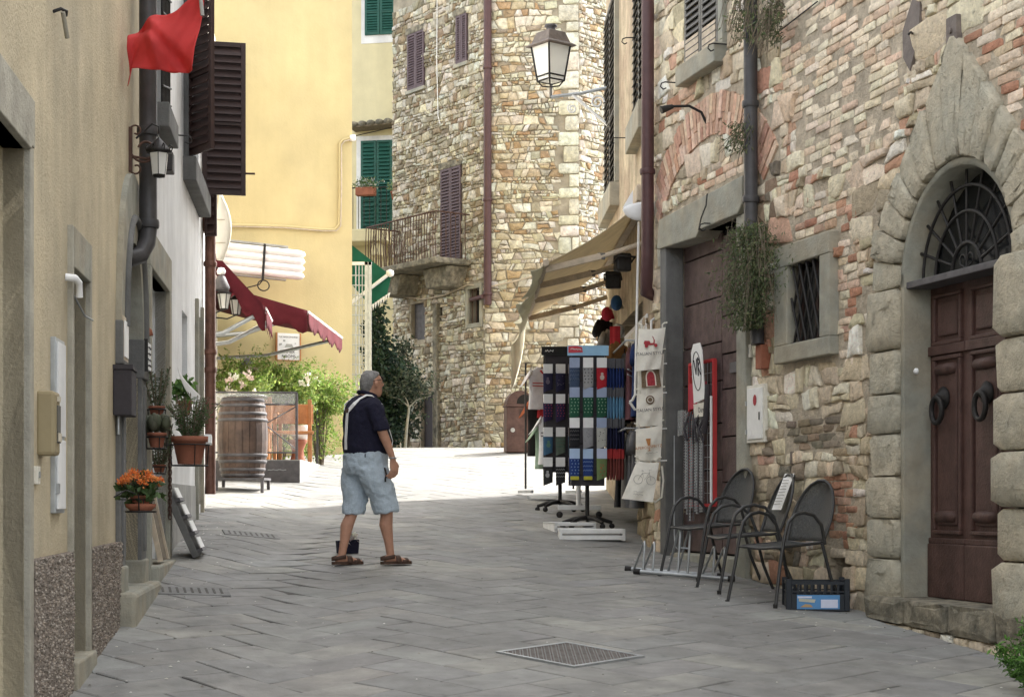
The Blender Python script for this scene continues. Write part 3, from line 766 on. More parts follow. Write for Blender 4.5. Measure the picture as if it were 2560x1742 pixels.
# ---------------------------------------------------------------- tan awning
oX, oZ = 1.14, 4.37
aw = thing('shop_awning', 'tan retractable canvas awning over the souvenir shop', 'awning', FS.M(0, 0))
u0, u1 = .35, FS.L-.5
zw = 5.12
b = MB()
def can(a, c): return (u0+(u1-u0)*a, -oX*c, zw+(oZ-zw)*c-.05*math.sin(math.pi*c)-.015*math.sin(a*20)*math.sin(math.pi*c))
b.grid(can, 40, 10); b.build('canopy', 'tan_cloth', aw, thick=.006)
b = MB()
def val(a, c):
    drop = (.16+.10*(1-a)+.07*math.sin(a*23)+.07*math.sin(a*9+1))*c+(.62*c if a < .05 else 0)
    return (u0+(u1-u0)*a, -oX-.03-.05*c*math.sin(a*31)-.16*c*c, oZ-drop-.02)
b.grid(val, 60, 5); b.build('valance', 'pale_cloth', aw, thick=.004)
MB().tube([(u0-.05, -oX, oZ), (u1+.08, -oX, oZ)], .035, 10).build('front_bar', 'pale_wood', aw)
MB().box(u0-.1, u1+.1, -.16, 0, zw-.08, zw+.1).build('roller_case', 'pale_wood', aw, bevel=.02)
for uu in (u1-.12, u1-1.5, u1-3.0, u0+.4):
    ar = MB().box(-.03, .03, 0, oX*.55, -.035, .035, T(uu, -oX, oZ-.05)@RX(math.degrees(math.atan2(.28, oX)))).build('arm', 'pale_wood', aw, bevel=.006)
    e = Vector((uu, -oX*.46, oZ+.10))
    MB().tube([(uu, -oX*.47, oZ+.09), (uu, -.05, zw-.5)], .03, 8).build('arm', 'pale_wood', aw)
    MB().box(-.025, .025, -.04, .04, -.035, .035, T(*e)).build('arm_joint', 'grey_paint', aw)
# white leaf-shaped dish without a lamp above the pole, floodlights, pole
u, z = FS.L-.1, pt(0, 520, 17.9).z
t = thing('shop_dish', 'white leaf-shaped dish beside the maroon downpipe', 'lamp', FS.M(u, z, .19))
P = [(.19*math.cos(w)+.04, .14*math.sin(w) if math.sin(w) < 0 else .05*math.sin(w)+.03*math.cos(w)+.01) for w in [2*math.pi*k/24 for k in range(24)]]
Mq = (FS.M(0, 0).to_3x3().to_4x4()).inverted()
b = MB()
prof = [(1, .0), (.97, -.02), (.8, -.04), (.4, -.05)]; v = []; n = 24
for s, y in [(.4, .05), (.8, .04), (.97, .02)]+prof:
    for x, zz in P: v.append((x*s-.0, y, zz*s))
b.add(v, [(r*n+i, r*n+(i+1) % n, (r+1)*n+(i+1) % n, (r+1)*n+i) for r in range(6) for i in range(n)]+[tuple(range(6*n, 7*n)), tuple(reversed(range(n)))], True)
b.build('shade', 'white_plastic', t, Mq)
MB().prism([(-.15, .0), (-.04, .03), (-.04, .19)], -.01, .01).build('fin', 'white_plastic', t, Mq)
MB().tube([(.0, 0, 0), (0, .19, .0)], .015, 6).build('bracket', 'white_metal', t)
for k, (px, py, lab) in enumerate(((1556, 656, 'black floodlight with pale glass under the tan awning'), (1533, 700, 'black floodlight turned away under the tan awning'))):
    t = thing('floodlight', lab, 'floodlight', FS.MP(px, py, .28)@RZ(-70-30*k), 'floodlights under the awning')
    MB().box(-.09, .09, -.06, .06, -.1, .1).build('housing', 'iron', t, bevel=.02)
    MB().box(-.075, .075, -.066, -.058, -.085, .085).build('lens', 'pane' if k else 'frost', t)
    MB().tube([(-.1, .0, 0), (-.1, .12, .05), (.1, .12, .05), (.1, 0, 0)], .012, 6).build('bracket', 'iron', t)
p0 = Vector((pt(1588, 0, 18.0).x, 18.0, 0))
t = thing('crank_pole', 'thin white awning pole hanging beside the tote bags', 'pole', (p0.x, 18.0, pt(0, 1000, 18).z))
hp = pt(0, 555, 18).z-pt(0, 1000, 18).z
MB().tube([(-.06, 0, -.02), (-.03, 0, .0), (0, 0, .06), (.04, 0, hp)], .014, 8).build('rod', 'white_metal', t)
MB().tube([(-.06, 0, -.02), (-.005, 0, -.1), (.02, 0, -.1)], .014, 8).build('handle', 'white_metal', t)
# ---------------------------------------------------------------- garments
def shirt(name, label, cat, M, w, h, col, col2=None, group=None, sleeve=.16, trim=None, words=None):
    t = thing(name, label, cat, M, group)
    b = MB(); b.col = col; rows = 10; n = 20; v = []
    for r in range(rows+1):
        c = r/rows; z = -c*h
        hw = w*(.22+.28*min(1, c/.12)) if c < .12 else w*(.5-.035*math.sin((c-.1)*3.4))
        th = .035+.03*c
        for k in range(n):
            a = 2*math.pi*k/n
            fold = 1+.22*c*math.sin(a*5+r*.35+w*40)
            v.append((hw*math.cos(a), th*math.sin(a)*fold, z+.03*math.cos(a)**2*(1 if c < .1 else 0)))
    b.add(v, [(i*n+k, (i+1)*n+k, (i+1)*n+(k+1) % n, i*n+(k+1) % n) for i in range(rows) for k in range(n)], True)
    b.build('body', 'cloth', t)
    b = MB(); b.col = col2 or col
    for s in (-1, 1):
        b.loft([((s*w*.42, 0, -.06), (.01, 0, .055), (0, .04, 0)), ((s*w*.56, .0, -.13), (.025, 0, .06), (0, .04, 0)), ((s*(w*.5+sleeve*.6), 0, -.08-sleeve*.9), (.04, 0, .045), (0, .035, 0))], 12)
        b.build('sleeve', 'cloth', t); b = MB(); b.col = col2 or col
    if trim:
        b = MB(); b.col = trim
        b.tube([(w*.15*math.cos(a), -.04-.01*math.sin(a), -.02-.05*max(0, math.sin(a))) for a in [math.pi*k/8 for k in range(9)]], .012, 6)
        for zc in (.35, .42): b.box(-w*.44, w*.44, -.078, -.068, -h*zc-.012, -h*zc)
        b.build('trim', 'cloth', t)
    MB().tube([(0, 0, .09), (0, 0, .03), (-w*.3, 0, -.03)], .006, 5).tube([(0, 0, .03), (w*.3, 0, -.03)], .006, 5).build('hanger', 'iron', t)
    if words: text(words, .11, 'ink', t, T(0, -.085, -h*.4))
    return t
# rails and shirts along the shop wall
rail = thing('clothes_rail', 'white price board and rails holding shirts along the shop wall', 'clothes rail', FS.M(0, gS))
uR0, uR1 = FS.L-3.0, FS.L-.55
for zz in (1.98, 1.02): MB().tube([(uR0, -.26, zz), (uR1, -.26, zz+.0)], .012, 8).build('rail', 'zinc', rail)
MB().box(uR0, uR1+.12, -.05, -.03, 2.02, 2.26).build('price_board', 'white_plastic', rail, bevel=.004)
for k in range(6): MB().box(uR0+.1+k*.4, uR0+.38+k*.4, -.056, -.05, 2.08, 2.2).build('price_card', 'tote', rail)
for uu in (uR0, uR1): [MB().tube([(uu, 0, zz), (uu, -.26, zz)], .01, 6).build('bracket', 'zinc', rail) for zz in (1.98, 1.02)]
cl = [((.015, .03, .10), 'dark blue polo shirt at the near end of the upper shop rail'), ((.17, .075, .085), 'dusty maroon shirt on the upper shop rail'), ((.12, .115, .11), 'grey brown shirt on the upper shop rail'),
      ((.02, .02, .025), 'black shirt on the upper shop rail behind the grey one'), ((.3, .04, .05), 'red shirt at the far end of the upper shop rail')]
for k, (c, lab) in enumerate(cl):
    shirt('hanging_shirt', lab, 'shirt', FS.M(FS.at((1593, 1576, 1561, 1550, 1541)[k], HY, .12)[0], gS+1.95, .12)@RZ(-14+5*(k % 3)), .5, .8, c, group='shirts on the shop rails', trim=(.6, .6, .6) if k == 0 else None)
cl = [((.125, .125, .13), 'grey hooded shirt at the near end of the lower shop rail'), ((.10, .10, .105), 'dark grey shirt, second on the lower shop rail'), ((.15, .15, .15), 'grey shirt, third on the lower shop rail'), ((.03, .03, .035), 'black shirt, fourth on the lower shop rail')]
for k, (c, lab) in enumerate(cl):
    shirt('hanging_shirt', lab, 'shirt', FS.M(FS.at((1594, 1580, 1566, 1554)[k], HY, .12)[0], gS+1.0, .12)@RZ(-16+6*(k % 3)), .54, .85, c, group='shirts on the shop rails')
for k, (px, py, c, lab) in enumerate(((1531, 900, (.05, .045, .05), 'black printed shirt hanging behind the sock stand'), (1520, 930, (.35, .03, .04), 'red football shirt hanging behind the sock stand'), (1544, 930, (.2, .2, .21), 'grey printed shirt hanging behind the sock stand'), (1536, 1040, (.03, .05, .12), 'navy shirt hanging low behind the sock stand'), (1512, 800, (.025, .025, .03), 'black shirt hanging highest under the awning'), (1526, 830, (.45, .43, .4), 'pale shirt hanging high under the awning'), (1508, 880, (.3, .03, .035), 'dark red shirt hanging under the black one'), (1548, 860, (.28, .14, .05), 'rust brown shirt hanging beside the price board'))):
    shirt('hanging_shirt', lab, 'shirt', FS.MP(px, py, .12+.05*(k % 2))@RZ(-30), .46, .62, c, group='shirts on the shop rails', trim=(.6, .6, .58))
# caps
def cap(label, M, c, c2):
    t = thing('baseball_cap', label, 'cap', M, 'caps hanging on the shop wall')
    b = MB(); b.col = c
    b.lathe([(.09, 0), (.093, .035), (.082, .08), (.05, .108), (0.005, .118)], 16); b.build('crown', 'cloth', t, Matrix.Diagonal((.8, 1.05, 1, 1)))
    b = MB(); b.col = c2
    b.prism([(.09*math.cos(a), .12*math.sin(a)) for a in [math.pi*k/10 for k in range(11)]], -.006, .006, T(0, -.07, .01)@RX(75)@Matrix.Rotation(R(180), 4, 'Y')); b.build('brim', 'cloth', t)
    return t
for px, py, c, c2, lab in ((1541, 760, (.03, .09, .22), (.35, .33, .28), 'blue baseball cap hanging highest on the shop wall'), (1520, 785, (.4, .03, .06), (.3, .02, .04), 'red baseball cap below the blue one'),
                           (1512, 815, (.03, .03, .03), (.3, .3, .3), 'black baseball cap under the red one'), (1548, 830, (.6, .6, .58), (.5, .5, .5), 'white baseball cap beside the price board'),
                           (1528, 868, (.05, .05, .05), (.55, .53, .5), 'dark baseball cap with pale brim above the sock stand'), (1518, 890, (.45, .42, .38), (.05, .05, .05), 'pale grey baseball cap lowest on the shop wall')):
    cap(lab, FS.MP(px, py, .1)@RZ(60+random.uniform(-30, 30))@RX(random.uniform(55, 95)), c, c2)
b = thing('red_scarf', 'red fan scarf hanging among the caps on the shop wall', 'scarf', FS.MP(1541, 880, .2))
q = MB(); q.col = (.5, .04, .05); q.grid(lambda a, c: (-.06+a*.12, -.1+.02*math.sin(a*9), .3-c*.75), 6, 8); q.build('cloth', 'cloth', b, RZ(75), thick=.01)
# ---------------------------------------------------------------- tote bags hanging in a column
def scribble(parent, M, w, rows, m='ink_grey', h=.012):
    b = MB()
    for r in range(rows):
        b.tube([(-w/2+w*k/14, -.002, -r*h*2.6+h*random.uniform(-.5, .5)) for k in range(15)], .0022 if h < .02 else .005, 4)
    b.build('printed_script', m, parent, M)
def tote(label, corners, Y, art, loops=True):
    c = [pt(x, y, Y+dy) for x, y, dy in corners]; o = (c[2]+c[3])/2
    t = thing('tote_bag', label, 'tote bag', o, 'canvas tote bags hanging in a column')
    A, B, C, D = [q-o for q in c]                    # top left, top right, bottom right, bottom left
    b = MB()
    def fn(a, s, off):
        p = A*(1-a)*(1-s)+B*a*(1-s)+C*a*s+D*(1-a)*s
        e = math.sin(math.pi*a)*math.sin(math.pi*min(s*.9+.08, 1))
        return p+Vector((0, off*(.008+.03*e)+.010*math.sin(a*11+s*6+Y*3)*s, -.012*math.sin(math.pi*a)*(1-s)))
    b.grid(lambda a, s: fn(a, s, -1), 14, 14); b.grid(lambda a, s: fn(1-a, s, 1), 14, 14); b.build('bag', 'tote', t)
    if loops:
        for q in (.12, .88):
            p = A*(1-q)+B*q; MB().tube([p, p+Vector((.0, -.01, .03)), p+Vector((.02*(1 if q > .5 else -1), 0, .045)), p+Vector((.05*(1 if q > .5 else -1), 0, .05))], .009, 6).build('handle', 'tote', t)
    x = (B-A+C-D)/2; z = (A-D+B-C)/2; w = x.length; hh = z.length
    xx = x.normalized(); zz = (z-xx*z.dot(xx)).normalized(); yy = zz.cross(xx)
    def MA(a, s, k=-.052): q = A*(1-a)*(1-s)+B*a*(1-s)+C*a*s+D*(1-a)*s+Vector((0, k, 0)); return Matrix(((xx.x, yy.x, zz.x, q.x), (xx.y, yy.y, zz.y, q.y), (xx.z, yy.z, zz.z, q.z), (0, 0, 0, 1)))
    art(t, MA, w, hh)
def a1(t, MA, w, h):
    text('ITALIAN STYLE', .044, 'ink', t, MA(.5, .62, -.056))
    m_ = MA(.48, .36, -.05); b = MB()
    b.prism([(-.06, -.02), (.0, -.025), (.04, -.02), (.045, .03), (.035, .035), (.028, -.005), (.0, -.005), (-.01, .02), (-.06, .025), (-.07, 0)], -.003, .003)
    b.lathe([(.018, -.003), (.018, .003)], 12, M=T(-.045, 0, -.03)@RX(90)); b.lathe([(.018, -.003), (.018, .003)], 12, M=T(.05, 0, -.03)@RX(90))
    b.tube([(.04, 0, .02), (.03, 0, .06), (.02, 0, .065)], .004, 5); b.build('scooter_print', 'ink_red', t, m_)
def a2(t, MA, w, h):
    m_ = MA(.5, .55, -.055); P = lambda r, b_, s=1: [(-r, -b_), (r, -b_)]+[(r*math.cos(a), .0+r*1.5*math.sin(a)) for a in [math.pi*k/8 for k in range(9)]]
    MB().prism([(-.1, -.1), (.1, -.1), (.09, .1), (0, .12), (-.09, .1)], -.001, .002).build('stone_print', 'ink_brown', t, m_)
    MB().prism(P(.052, .09), -.003, .001).build('frame_print', 'tote', t, m_); MB().prism(P(.04, .085), -.006, .001).build('door_print', 'ink_red', t, m_)
def a3(t, MA, w, h):
    text('ITALIAN STYLE', .044, 'ink', t, MA(.5, .52, -.056))
    m_ = MA(.5, .22, -.046); MB().lathe([(.045, -.002), (.045, .002)], 16, M=RX(90)).build('badge_print', 'ink_brown', t, m_)
    MB().tube([(.027*math.cos(a), -.004, .027*math.sin(a)) for a in [2*math.pi*k/12 for k in range(12)]], .005, 5, closed=True).build('badge_ring', 'tote', t, m_)
def a4(t, MA, w, h):
    text('APEROL', .04, 'ink_orange', t, MA(.24, .62, -.056)); text('SPRITZ', .04, 'ink_orange', t, MA(.78, .60, -.056))
    m_ = MA(.5, .56, -.056); b = MB(); b.prism([(-.012, .0), (.012, 0), (.025, .07), (-.025, .07)], -.002, .002); b.box(-.003, .003, -.002, .002, -.05, 0); b.box(-.018, .018, -.002, .002, -.055, -.05); b.build('glass_print', 'ink_orange', t, m_)
    scribble(t, MA(.62, .78, -.05), .12, 1)
def a5(t, MA, w, h):
    m_ = MA(.52, .45, -.052); b = MB()
    for x in (-.06, .07): b.tube([(x+.045*math.cos(a), 0, .045*math.sin(a)-.01) for a in [2*math.pi*k/16 for k in range(16)]], .0025, 4, closed=True)
    b.tube([(-.06, 0, -.01), (-.02, 0, .06), (.05, 0, .07), (.07, 0, -.01)], .0025, 4); b.tube([(-.02, 0, .06), (.005, 0, -.01), (.05, 0, .07), (.045, 0, .1), (.07, 0, .105)], .0025, 4); b.tube([(-.03, 0, .09), (-.01, 0, .085)], .004, 4)
    b.build('bicycle_print', 'ink_grey', t, m_)
    scribble(t, MA(.45, .78, -.04), .1, 2)
YT = 17.2
tote('cream tote bag with a red scooter print, topmost of the column', [(1597, 822, 0), (1664, 818, 0), (1650, 922, -.06), (1590, 928, -.06)], YT-.04, a1)
tote('cream tote bag with a red door print, second of the column', [(1594, 888, 0), (1660, 884, 0), (1656, 988, 0), (1593, 996, 0)], YT, a2)
tote('cream tote bag with a round badge print, third of the column', [(1592, 985, 0), (1658, 978, 0), (1655, 1062, 0), (1590, 1068, 0)], YT, a3)
tote('cream tote bag with an orange drink glass print, fourth of the column', [(1590, 1072, 0), (1656, 1060, 0), (1651, 1150, 0), (1589, 1152, 0)], YT, a4)
tote('cream tote bag with a bicycle print, lowest and swinging out', [(1592, 1152, 0), (1648, 1155, 0), (1632, 1255, -.12), (1554, 1246, -.12)], YT-.03, a5)
rk = thing('tote_rack', 'white wire rack holding the column of tote bags', 'display rack', pt(1628, 1250, YT+.09))
zt = pt(0, 800, YT).z-pt(0, 1250, YT).z
MB().tube([(0, 0, .3), (0, 0, zt)], .012, 8).build('post', 'white_metal', rk)
for py in (912, 985, 1075, 1155):
    z = pt(0, py, YT).z-pt(0, 1250, YT).z
    MB().tube([(-.17, -.02, z), (.16, -.02, z+.02)], .008, 6).build('peg', 'white_metal', rk)
MB().tube([(.1, -.12, .35), (.115, -.12, .2), (.1, -.1, .03), (.03, -.1, -.02), (-.05, -.1, .04), (-.06, -.1, .1)], .011, 6).build('hanging_strap', 'tote', rk)
MB().tube([(0, 0, zt), (.05, .25, zt+.05)], .012, 8).build('stay', 'white_metal', rk)
# ---------------------------------------------------------------- sock stands
def sock(label, M, c, card, dots=None, group='sock packs on the stands', toe=None, w=.125, h=.3, thin=False):
    t = thing('sock_pack', label, 'socks', M, group); d = .012
    b = MB(); b.col = card; b.box(-w*.46, w*.46, -d-.006, d+.004, -.115, 0); b.build('card', 'plain', t, bevel=.002)
    b = MB(); b.col = c
    v = []; n = 12
    for r in range(6):
        q = r/5; z = -.10-q*(h-.10)
        for k in range(n): a = 2*math.pi*k/n; v.append((w*.5*math.cos(a)*(1-.08*q), (d+.008*math.sin(q*3))*math.sin(a), z+(.02*math.cos(a) if r == 5 else 0)))
    b.add(v, [(i*n+k, (i+1)*n+k, (i+1)*n+(k+1) % n, i*n+(k+1) % n) for i in range(5) for k in range(n)], True); b.add(v[-n:], [tuple(range(n))])
    b.build('sock', 'cloth', t)
    if toe:
        b = MB(); b.col = toe; b.box(-w*.4, w*.4, -d-.01, 0, -h-.012, -h+.03); b.build('toe', 'cloth', t, bevel=.006)
    if dots:
        b = MB(); b.col = dots
        kind = 1 if 'dotted' in label else random.choice((0, 1, 2, 3))
        if kind == 1:
            for i in range(3):
                for j in range(5):
                    x = -w*.3+i*w*.3+(j % 2)*.008; z = -.135-j*(h-.16)/5
                    b.prism([(x+.006*math.cos(a), z+.008*math.sin(a)) for a in [math.pi*k/3 for k in range(6)]], -d-.012, -d)
        elif kind == 0:
            for j in range(3): z = -.15-j*(h-.2)/3; b.tube([(-w*.42+w*.84*k/8, -d-.009, z+(.008 if k % 2 else -.008)) for k in range(9)], .004, 4)
        elif kind == 2:
            x, z = random.uniform(-.01, .01), -.13-(h-.13)*.45
            b.prism([(x+.026*math.cos(a), z+.03*math.sin(a)) for a in [math.pi*k/5 for k in range(10)]], -d-.014, -d); b.prism([(x-.016, z+.03), (x+.016, z+.03), (x+.012, z+.055), (x-.012, z+.055)], -d-.013, -d)
        else:
            for q in range(9):
                x, z = random.uniform(-.35, .35)*w, -.135-random.random()*(h-.17)
                b.prism([(x+.009*math.cos(a+q), z+.005*math.sin(a+q)) for a in [math.pi*k/2 for k in range(4)]], -d-.012, -d)
        b.build('pattern', 'cloth', t)['kind'] = 'stuff'
    return t
def stand(name, label, c, rz, H, head, base='black'):
    t = thing(name, label, 'sock stand', T(*c)@RZ(rz))
    MB().tube([(0, 0, .1), (0, 0, H)], .025, 10).build('post', 'iron', t)
    for k in range(5):
        a = R(72*k+15); MB().tube([(0, 0, .13), (.15*math.cos(a), .15*math.sin(a), .12), (.3*math.cos(a), .3*math.sin(a), .075)], [.03, .026, .02], 8).build('foot', 'iron', t)
        MB().lathe([(.0, -.02), (.032, -.018), (.032, .018), (0, .02)], 12, M=T(.3*math.cos(a), .3*math.sin(a), .035)@RX(90)).build('castor', 'iron', t)
    b = MB()
    for x in (-.2, .2):
        for y in (-.2, .2): b.tube([(x, y, .6), (x, y, H-.05)], .007, 6)
    for z in (.62, .98, 1.34, 1.70, H-.08):
        for q in (((-.2, -.2, z), (.2, -.2, z)), ((-.2, .2, z), (.2, .2, z)), ((-.2, -.2, z), (-.2, .2, z)), ((.2, -.2, z), (.2, .2, z))): b.tube(q, .006, 5)
    b.build('wire_frame', 'iron', t)
    MB().box(-.19, .19, -.19, .19, .5, H-.06).build('inner_column', 'ink', t)
    return t
c1 = G(1468, 1322); H1 = pt(0, 868, c1.y).z-c1.z
st = stand('sock_stand', 'tall black revolving sock stand with a light blue header card', c1, 0, H1, 1)
b = MB(); b.col = (.30, .52, .72); b.box(-.235, .235, -.23, -.215, H1-.115, H1); b.build('header_card', 'plain', st)
b = MB(); b.col = (.55, .07, .09); b.prism([(-.225, H1-.085), (-.06, H1-.08), (-.07, H1-.02), (-.13, H1-.005), (-.225, H1-.01)], -.236, -.23); b.build('header_print', 'plain', st)
scribble(st, T(-.14, -.238, H1-.045), .12, 1, 'white_plastic', .02)
B_ = (.30, .36, .50); W_ = (.75, .75, .74)
rows = [((893,), [((.05, .075, .13), B_, (.12, .16, .22), 'dark blue patterned socks'), ((.30, .30, .30), W_, (.03, .03, .03), 'grey socks with a black motif'), ((.38, .02, .03), W_, (.5, .4, .35), 'red motif socks')]),
        ((967,), [((.02, .085, .05), B_, (.25, .4, .28), 'green dotted socks')]*3),
        ((1043,), [((.015, .015, .018), W_, (.12, .12, .12), 'black socks'), ((.28, .28, .29), W_, (.18, .18, .2), 'grey socks with faint print'), ((.42, .42, .38), B_, (.12, .12, .12), 'pale grey socks with dark moustaches')]),
        ((1120,), [((.02, .045, .17), (.38, .5, .68), (.2, .3, .5), 'royal blue socks with yellow toes'), ((.02, .045, .17), (.38, .5, .68), (.2, .3, .5), 'royal blue socks with yellow toes'), ((.16, .22, .09), (.5, .55, .7), (.45, .05, .03), 'olive green socks with red peppers')])]
cn = ('left', 'middle', 'right'); rn = ('top row', 'second row', 'third row', 'bottom row')
for r, ((py,), L) in enumerate(rows):
    z = pt(0, py, c1.y-.25).z
    for k in range(3):
        c, cd, dt, nm = L[k]
        sock(f'{nm} at {cn[k]} of the {rn[r]} on the blue-headed stand', T(c1.x-.155+k*.155, c1.y-.24-random.uniform(0, .02), z-.005)@RZ(random.uniform(-8, 8)), c, cd, dt, h=.345 if r != 2 else .34, toe=(.45, .42, .05) if 'yellow' in nm else None)
    sc = [((.02, .04, .15), 'bright navy'), ((.14, .3, .45), 'light blue zigzag'), ((.02, .022, .06), 'dark navy'), ((.22, .06, .05), 'red and green')][r]
    for k in range(6):
        sock(f'{sc[1]} sock pack edge-on, {("first", "second", "third", "fourth", "fifth", "sixth")[k]} from the post, {rn[r]}, blue-headed stand', T(c1.x+.235+k*.034, c1.y-.12+random.uniform(-.02, .02), z-.005)@RZ(82+random.uniform(-6, 6)), jit(sc[0], .2), (.1, .1, .11) if r != 3 else (.4, .03, .03), h=.34)
c2 = G(1400, 1280); H2 = pt(0, 870, c2.y).z-c2.z
st = stand('sock_stand', 'second black sock stand behind and left of the blue-headed one', c2, 0, H2, 1)
b = MB(); b.col = (.02, .02, .02); b.box(-.235, .235, -.23, -.215, H2-.11, H2); b.build('header_card', 'plain', st)
scribble(st, T(-.14, -.232, H2-.055), .1, 1, 'white_plastic', .03)
rows2 = [(925, (.022, .02, .05), 'dark navy speckled socks', (.12, .1, .14)), (1000, (.03, .02, .06), 'dark purple dotted socks', (.3, .05, .08)), (1083, (.05, .12, .2), 'blue and green socks', (.1, .2, .15)), (1158, (.03, .03, .03), 'black and white socks', (.4, .4, .4))]
for r, (py, c, nm, dt) in enumerate(rows2):
    z = pt(0, py-15, c2.y-.25).z
    for k in range(3):
        cc = c if not (r == 2 and k == 1) else (.1, .13, .1)
        sock(f'{nm} at {cn[k]} of the {rn[r]} on the rear sock stand', T(c2.x-.155+k*.155, c2.y-.25, z)@RZ(random.uniform(-10, 10)), cc, W_ if k != 2 else (.35, .3, .3), dt, h=.33)
# jerseys at the end of the row
c3 = G(1374, 1240); zj = pt(0, 928, c3.y).z
tr = thing('garment_rack', 'dark metal garment rack holding the football jerseys', 'garment rack', T(*c3)@RZ(20))
MB().tube([(-.35, 0, .1), (-.35, 0, zj-c3.z+.1), (.35, 0, zj-c3.z+.1), (.35, 0, .1)], .015, 8).build('frame', 'iron', tr)
for s in (-1, 1): MB().box(-.02, .02, -.25, .25, .04, .08).build('foot', 'zinc', tr, (s*.35, 0, 0))
shirt('football_jersey', 'white jersey with red and black stripes at the end of the stall', 'jersey', T(c3.x-.08, c3.y-.12, zj+.02)@RZ(30), .5, .55, (.62, .6, .6), (.65, .63, .62), 'jerseys on the garment rack', trim=(.4, .03, .03))
shirt('football_jersey', 'red and white jersey behind the striped one', 'jersey', T(c3.x+.05, c3.y+.04, zj+.06)@RZ(25), .5, .7, (.42, .03, .035), (.6, .58, .56), 'jerseys on the garment rack', trim=(.6, .6, .6))
shirt('football_jersey', 'black and orange jersey hanging lower at the left edge', 'jersey', T(c3.x-.12, c3.y+.08, zj-.38)@RZ(35), .46, .78, (.03, .025, .025), (.3, .08, .03), 'jerseys on the garment rack')
shirt('football_jersey', 'white italia jersey with black bands hanging lower in front', 'jersey', T(c3.x+.04, c3.y-.35, zj-.62)@RZ(12), .42, .66, (.68, .69, .7), None, 'jerseys on the garment rack', trim=(.05, .05, .06), words='Italia')
shirt('football_jersey', 'pale green shirt half hidden behind the white one', 'jersey', T(c3.x-.02, c3.y-.2, zj-.72)@RZ(25), .42, .62, (.3, .4, .3), None, 'jerseys on the garment rack')
# white pallets and display feet under the stands
def pallet(label, p, w, d, rz, n=2, h=.085):
    t = thing('display_base', label, 'display base', T(*p)@RZ(rz), 'white bases under the stall')
    for k in range(n):
        MB().box(-w/2, w/2, -d/2, -d/2+.03, .01+k*h, k*h+h-.01).build('board', 'white_metal', t, bevel=.006)
        MB().box(-w/2, w/2, d/2-.03, d/2, .01+k*h, k*h+h-.01).build('board', 'white_metal', t, bevel=.006)
    for s in (-1, 1): MB().box(s*w/2-.03*(s > 0), s*w/2+.03*(s < 0), -d/2, d/2, 0, n*h-.012).build('side', 'white_metal', t)
    MB().box(-w/2, w/2, -d/2+.03, d/2-.03, n*h-.03, n*h-.015).build('top', 'white_metal', t)
p = G(1480, 1352); pallet('white slatted base lying in front of the blue-headed stand', (p.x, p.y+.15, gz(p.x, p.y)), .72, .3, 2, 2, .07)
p = G(1425, 1330); pallet('white slatted base half hidden left of the blue-headed stand', (p.x, p.y+.2, gz(p.x, p.y)), .5, .4, 18, 2, .06)
p = G(1362, 1250); pallet('white base plate under the jerseys', (p.x, p.y+.1, gz(p.x, p.y)), .42, .3, -12, 1, .07)
p = G(1440, 1295); t = thing('rail_stand', 'white metal rail stand on castors behind the sock stand', 'rail stand', T(p.x, p.y, p.z))
MB().box(-.22, .3, -.03, .03, .1, .16).build('foot', 'white_metal', t, bevel=.006); MB().tube([(.03, 0, .12), (.03, 0, 1.0)], .03, 10).build('post', 'white_metal', t)
for x in (-.2, .28): MB().lathe([(0, -.02), (.04, -.018), (.04, .018), (0, .02)], 12, M=T(x, 0, .045)@RX(90)).build('castor', 'iron', t)
# ---------------------------------------------------------------- things on and by the right house
# electricity cabinet
u, z = FR.at(1901, 1034); Yc = FR.w(u, z).y
t = thing('electric_cabinet', 'white metal utility cabinet with a red sticker on the stone wall', 'utility cabinet', FR.M(u, z-.26))
MB().box(-.2, .2, -.05, .05, 0, .52).build('frame', 'tote', t, bevel=.006); MB().box(-.165, .165, -.062, -.045, .03, .49).build('door', 'white_metal', t, bevel=.006)
MB().lathe([(.05, -.001), (.05, .001)], 18, M=T(.02, -.064, .38)@RX(90)@Matrix.Diagonal((.75, 1, 1, 1))).build('red_sticker', 'ink_red', t)
MB().lathe([(.035, -.001), (.035, .001)], 18, M=T(-.1, -.064, .08)@RX(90)).build('white_sticker', 'white_plastic', t)
for z in (.1, .36): MB().box(-.19, -.165, -.07, -.05, z-.02, z+.02).build('hinge', 'zinc', t)
MB().box(.11, .125, -.068, -.06, .2, .27).build('latch', 'iron', t)
u, z = FR.at(1877, 878); t = thing('number_tile', 'small cream wall tile beside the plank door', 'wall tile', FR.M(u, z)); MB().box(-.06, .06, -.03, .01, -.06, .06).build('tile', 'tote', t, bevel=.005); MB().box(-.03, .03, -.034, -.03, -.03, .03).build('mark', 'zinc', t)
u, z = FR.at(2308, 928, -.1); t = thing('door_bell', 'small white bell push on the jamb of the arched door', 'door bell', FR.M(u, z, -.05)); MB().lathe([(.022, 0), (.022, .015), (.012, .025)], 14, M=RX(90)).build('body', 'white_plastic', t)
